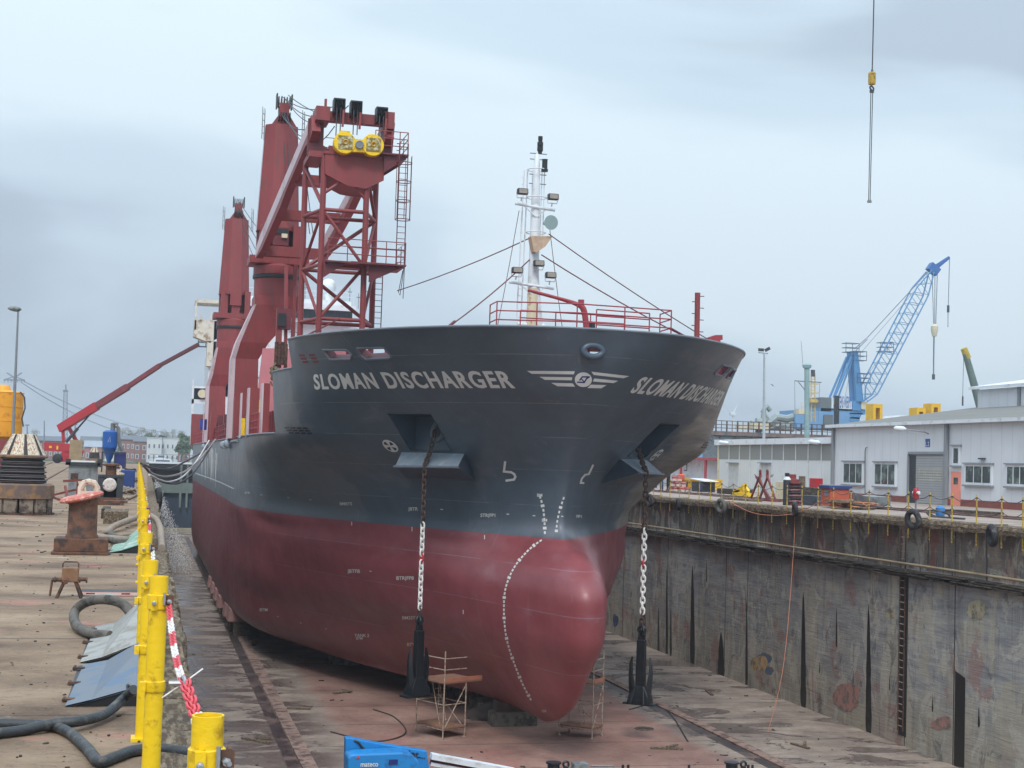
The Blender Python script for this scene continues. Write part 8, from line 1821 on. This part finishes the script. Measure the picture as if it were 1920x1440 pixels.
def qchain(a, b, drop, lab, near, start=0, k=1.0, mid=None):
    k *= 1.12 if near else 1.2
    P = sag(a, b, drop, 60); tot = sum((P[i+1]-P[i]).length for i in range(60)); pitch = .041*k; n = int(tot/pitch)
    cum = [0]
    for i in range(60): cum.append(cum[-1]+(P[i+1]-P[i]).length)
    def at(s_):
        i = min(59, max(0, int(np.searchsorted(cum, s_))-1)); return P[i].lerp(P[i+1], (s_-cum[i])/(cum[i+1]-cum[i]))
    t = thing('barrier_chain', lab, 'chain', tuple(a), group=None if near else 'red and white chains between the near yellow posts'); mr, mw = MB(), MB()
    for i in range(n):
        c = at((i+.5)*tot/n); d = at((i+.9)*tot/n)-at((i+.1)*tot/n); side = Vector((1, .2, .2)) if i % 2 else Vector((.1, .1, 1))
        if i % 2 == 0: side = Vector((.5, 0, .9))
        else: side = Vector((.9, 0, -.5))
        plink(mr if ((i+start)//(8 if near else 6)) % 2 == 0 else mw, c, d, side, k)
    if mr.v: mr.build('red_links', m_plr, t)
    if mw.v: mw.build('white_links', m_plw, t)
    return t
V3 = lambda x, y, z: Vector((x, y, z))
def pc(i): return V3(PP[i][0]+.055, PP[i][1]-.06, PP[i][2]-.15)
# second post -> shackle -> nearest post
shk = W(344, 1281, Y=5.3)
qchain(pc(1), shk, .05, 'red then white plastic chain falling from the second post to the shackle', True, start=0)
qchain(shk, pc(0)+V3(-.03, .08, 0), .015, 'red plastic chain running from the shackle to the nearest post', True, start=0)
qchain(shk+V3(.012, 0, .004), pc(0)+V3(-.015, .08, 0), .015, 'doubled second strand of red chain beside the shackle strand', True, start=0)
t = thing('shackle', 'small galvanised shackle with a cable tie joining the chains', 'shackle', tuple(shk)); f = MB(); f.torus(shk, .018, .007, (1, .3, 0), 12, 6, sx=1.3); f.lathe([(.009, -.03), (.009, .03)], shk+V3(-.02, 0, 0), 8, (1, 0, 0)); f.build('shackle_bow', m_zinc, t); f = MB(); f.path([shk+V3(-.07, 0, -.05), shk, shk+V3(.065, 0, .05)], .003, 4); f.build('cable_tie', m_plw, t)
qchain(pc(0)+V3(.004, -.02, -.02), pc(0)+V3(.02, -.35, -.34), .0, 'white plastic chain hanging down from the nearest post bracket', True, start=10, k=1.35)
for i in range(1, 4): qchain(pc(i+1), V3(PP[i][0]+.05, PP[i][1]+.06, PP[i][2]-.15), .10+.04*i, ('red and white chain between the second and third post', 'red and white chain between the third and fourth post', 'red and white chain between the fourth and fifth post')[i-1], True, start=i*5)
for i in range(4, min(len(PP)-1, 17)): qchain(pc(i+1), V3(PP[i][0]+.05, PP[i][1]+.06, PP[i][2]-.15), .22+.05*(i % 3), 'red and white chain strung between two far posts of the near row', False, start=i*7, k=1.6)
f = MB(); a = Vector((XL-.02, 14, 0)); rnd = random.Random(6)
for i in range(7): f.path([V3(.3, 6+i*.9+rnd.random(), .03), V3(.4, 6+i*.9+rnd.random(), .1), V3(.46+rnd.random()*.05, 6+i*.9+rnd.random(), .02)], .003, 4)
o = f.build('wire_ends', m_wire); tag(o, 'loose wire ends sticking out of the near timber cap', 'wire')
# second, lower rail of links seen beside the posts
for i in range(0): qchain(V3(PP[i+1][0]-.055, PP[i+1][1]-.04, PP[i+1][2]*.5), V3(PP[i][0]-.055, PP[i][1]+.04, PP[i][2]*.5), .06, ('lower plastic chain between the nearest and second post', 'lower plastic chain between the second and third post', 'lower plastic chain between the third and fourth post')[i], True, start=10*i+10)
# ================================================================ BLUE LIFT AND MACHINES AT THE BOTTOM EDGE
YW = 44.; G = lambda x, y, Y=YW: W(x, y, Y=Y)
m_lb = mat('lift_blue', srgb(28, 128, 196), .4, var=.06, scale=1.5, dirt=srgb(30, 90, 150), damt=.25, dscale=2)
t = thing('work_lift', 'bright blue boom lift parked on the dock floor at the bottom edge', 'boom lift', (G(720, 1440).x, YW, ZFL))
f = MB(); f.prism([G(*q) for q in ((648, 1384), (656, 1384), (700, 1393), (800, 1409), (805, 1440), (806, 1500), (646, 1500))], (0, .35, 0)); f.build('boom_knuckle', m_lb, t, smooth=False, bevel=.02)
f = MB(); f.prism([G(*q, YW-.9) for q in ((652, 1421), (660, 1415), (755, 1411), (772, 1415), (785, 1428), (786, 1540), (648, 1540))], (0, .8, 0)); hs = f.build('engine_cowl', m_lb, t, smooth=False, bevel=.05)
f = MB(); f.bx(G(729, 1434, YW-.93), G(746, 1424, YW-.91)); f.build('cowl_latch', m_navy, hs, smooth=False)
q = G(676, 1437.5, YW-.92); text_on('cowl_writing', 'mateco', (q.x, YW-.92, q.z), (1, 0, 0), (0, 0, 1), .12, m_mark, hs, width=G(709, 1437, YW-.92).x-q.x)
f = MB(); f.prism([G(*q_, YW-.93) for q_ in ((668, 1422), (672, 1416), (675, 1422))], (0, .02, 0)); f.build('warning_mark', m_br, hs, smooth=False)
q = G(752, 1415, YW-.02); sl_ = (G(785, 1421, YW-.02)-q); text_on('boom_writing', 'miet...', (q.x, YW-.02, q.z), (sl_.x, 0, sl_.z), (0, 0, 1), .18, m_black, t, width=.75)
f = MB(); f.beam(G(808, 1417), G(965, 1446), .35, .16); f.build('boom_white_rail', m_white, t, smooth=False)
f = MB(); f.beam(G(808, 1426, YW+.1), G(930, 1452, YW+.1), .2, .22); f.build('boom_inner', m_redd, t, smooth=False)
f = MB(); f.beam(G(808, 1432, YW-.02), G(940, 1456, YW-.02), .1, .1); f.build('boom_lower_rail', m_white, t, smooth=False); f = MB(); f.path(spline([G(664, 1388, YW-.02), G(672, 1392, YW-.05), G(680, 1402, YW-.06), G(690, 1410, YW-.06)], 5), .035, 6); f.build('hydraulic_hose', m_black, t)
zb_ = ZFL
f = MB(); a = G(716, 1500); f.bx((a.x-1.2, YW-1.0, ZFL+.9), (a.x+1.2, YW+.9, ZFL+1.3)); f.build('chassis', m_lb, t, smooth=False)
for sx in (-1, 1):
    for sy in (-.9, .8): f = MB(); f.lathe([(.3, -.15), (.45, -.12), (.45, .12), (.3, .15)], (a.x+sx*1.0, YW+sy, ZFL+.45), 18, (0, 1, 0)); f.build('wheel', m_black, t)
for i, (x, lab) in enumerate(((1038, 'black machine with a round flange at the bottom edge below the bulb'), (1372, 'black machine with a round flange at the bottom edge toward the right'))):
    c = G(x, 1432, 40); t = thing('winch_motor', lab, 'machine', (c.x, 40, ZFL)); f = MB(); f.lathe([(.17, -2.4), (.17, 0), (.22, .01), (.22, .05), (.1, .06)], (c.x, 40, c.z), 18); f.build('motor_housing', m_black, t)
    f = MB(); f.torus((c.x+.36, 40, c.z-.02), .08, .035, (0, 1, 0), 12, 6); f.bx((c.x+.3, 39.95, ZFL), (c.x+.42, 40.05, c.z-.08)); f.build('side_eye', m_black, t)
    f = MB(); f.bx((c.x-.5, 39.6, ZFL), (c.x+.6, 40.4, ZFL+.4)); f.build('motor_base', m_dark, t, smooth=False)
f = MB()
t = thing('pipe_rack', 'row of short black pipe ends and a pale box at the bottom edge', 'pipe rack', (G(1180, 1440, 40).x, 40, ZFL))
for x in (1168, 1178, 1292, 1403, 1411): c = G(x, 1434, 40); f = MB(); f.tube((c.x, 40, ZFL), (c.x, 40, c.z), .04, n=8); f.build('pipe_end', m_black, t)
a, b = G(1078, 1445, 40), G(1105, 1433, 40); f = MB(); f.bx((a.x, 40, ZFL+.3), (b.x, 40.4, b.z)); f.build('pale_box', m_galv, t, smooth=False); f = MB(); f.path([G(1108, 1436, 40), G(1150, 1436, 40), G(1156, 1445, 40)], .025, 5); f.build('bent_pipe', m_grey, t)
f = MB(); a = G(1060, 1470, 40); f.bx((a.x, 39.9, ZFL), (G(1415, 1470, 40).x, 40.3, ZFL+.3)); f.build('rack_beam', m_dark, t, smooth=False)
# ================================================================ AIR
HZ = bpy.data.materials.new('haze'); HZ.use_nodes = True; ht = HZ.node_tree; ht.nodes.clear()
vo = ht.nodes.new('ShaderNodeVolumePrincipled'); vo.inputs['Color'].default_value = (.86, .92, 1, 1); vo.inputs['Density'].default_value = .0004; vo.inputs['Anisotropy'].default_value = .2
oo = ht.nodes.new('ShaderNodeOutputMaterial'); ht.links.new(vo.outputs[0], oo.inputs['Volume'])
f = MB(); f.bx((-1500, -80, -14), (1500, 1700, 62)); o = f.build('haze', HZ, smooth=False); tag(o, 'pale haze that fades the far bank', 'haze', kind='stuff')

# ---- pieces that do not touch become objects of their own
def split_pieces(names, tol=.03):
    for ob in [o for o in bpy.data.objects if o.type == 'MESH' and o.name.split('.')[0] in names]:
        me = ob.data; n = len(me.vertices); par = list(range(n))
        def fnd(i):
            while par[i] != i: par[i] = par[par[i]]; i = par[i]
            return i
        for e in me.edges:
            a, b = fnd(e.vertices[0]), fnd(e.vertices[1])
            if a != b: par[a] = b
        isl = {}
        for i in range(n): isl.setdefault(fnd(i), []).append(i)
        keys = list(isl); box = {}
        for k in keys:
            c = np.array([me.vertices[i].co for i in isl[k]]); box[k] = (c.min(0)-tol, c.max(0)+tol)
        grp = {k: k for k in keys}
        def gf(k):
            while grp[k] != k: k = grp[k]
            return k
        for i, a in enumerate(keys):
            for b in keys[i+1:]:
                if (box[a][0] <= box[b][1]).all() and (box[b][0] <= box[a][1]).all(): grp[gf(a)] = gf(b)
        cl = {}
        for k in keys: cl.setdefault(gf(k), set()).update(isl[k])
        if len(cl) < 2: continue
        for vs in list(cl.values()):
            bm = bmesh.new(); bm.from_mesh(me); bm.verts.ensure_lookup_table()
            bmesh.ops.delete(bm, geom=[v for v in bm.verts if v.index not in vs], context='VERTS')
            m2 = bpy.data.meshes.new(me.name); bm.to_mesh(m2); bm.free()
            for m_x in me.materials:
                if len(m2.materials) < len(me.materials): m2.materials.append(m_x)
            o2 = ob.copy(); o2.data = m2; COL.objects.link(o2)
            for ch in [q for q in bpy.data.objects if q.parent is ob]: ch.parent = o2
        bpy.data.objects.remove(ob)
split_pieces({'rusty_links', 'paint_drips', 'bolt', 'window_mullion', 'rung', 'door_grille', 'vent_slots', 'door_slat', 'frame_base', 'draft_marks', 'pane', 'yard', 'platform', 'railing', 'jib_crossbeam', 'tower_head', 'ladder_hoops', 'head_side_plate', 'scuffed_plate', 'sheave_pin', 'rounded_sponson', 'sill', 'coaming_stay', 'front_window', 'front_fitting', 'pale_side_plate', 'tower_side', 'navigation_light', 'gear_post', 'roof_railing', 'antenna', 'deck_railing', 'side_railing', 'slewing_platform', 'skid', 'brick_plinth', 'downpipe', 'cabin_windows', 'service_panel', 'roller_housing', 'service_platform', 'deck_crate', 'stile', 'sheave_block', 'white_links'})

split_pieces({'bolt', 'red_links'}, .002)
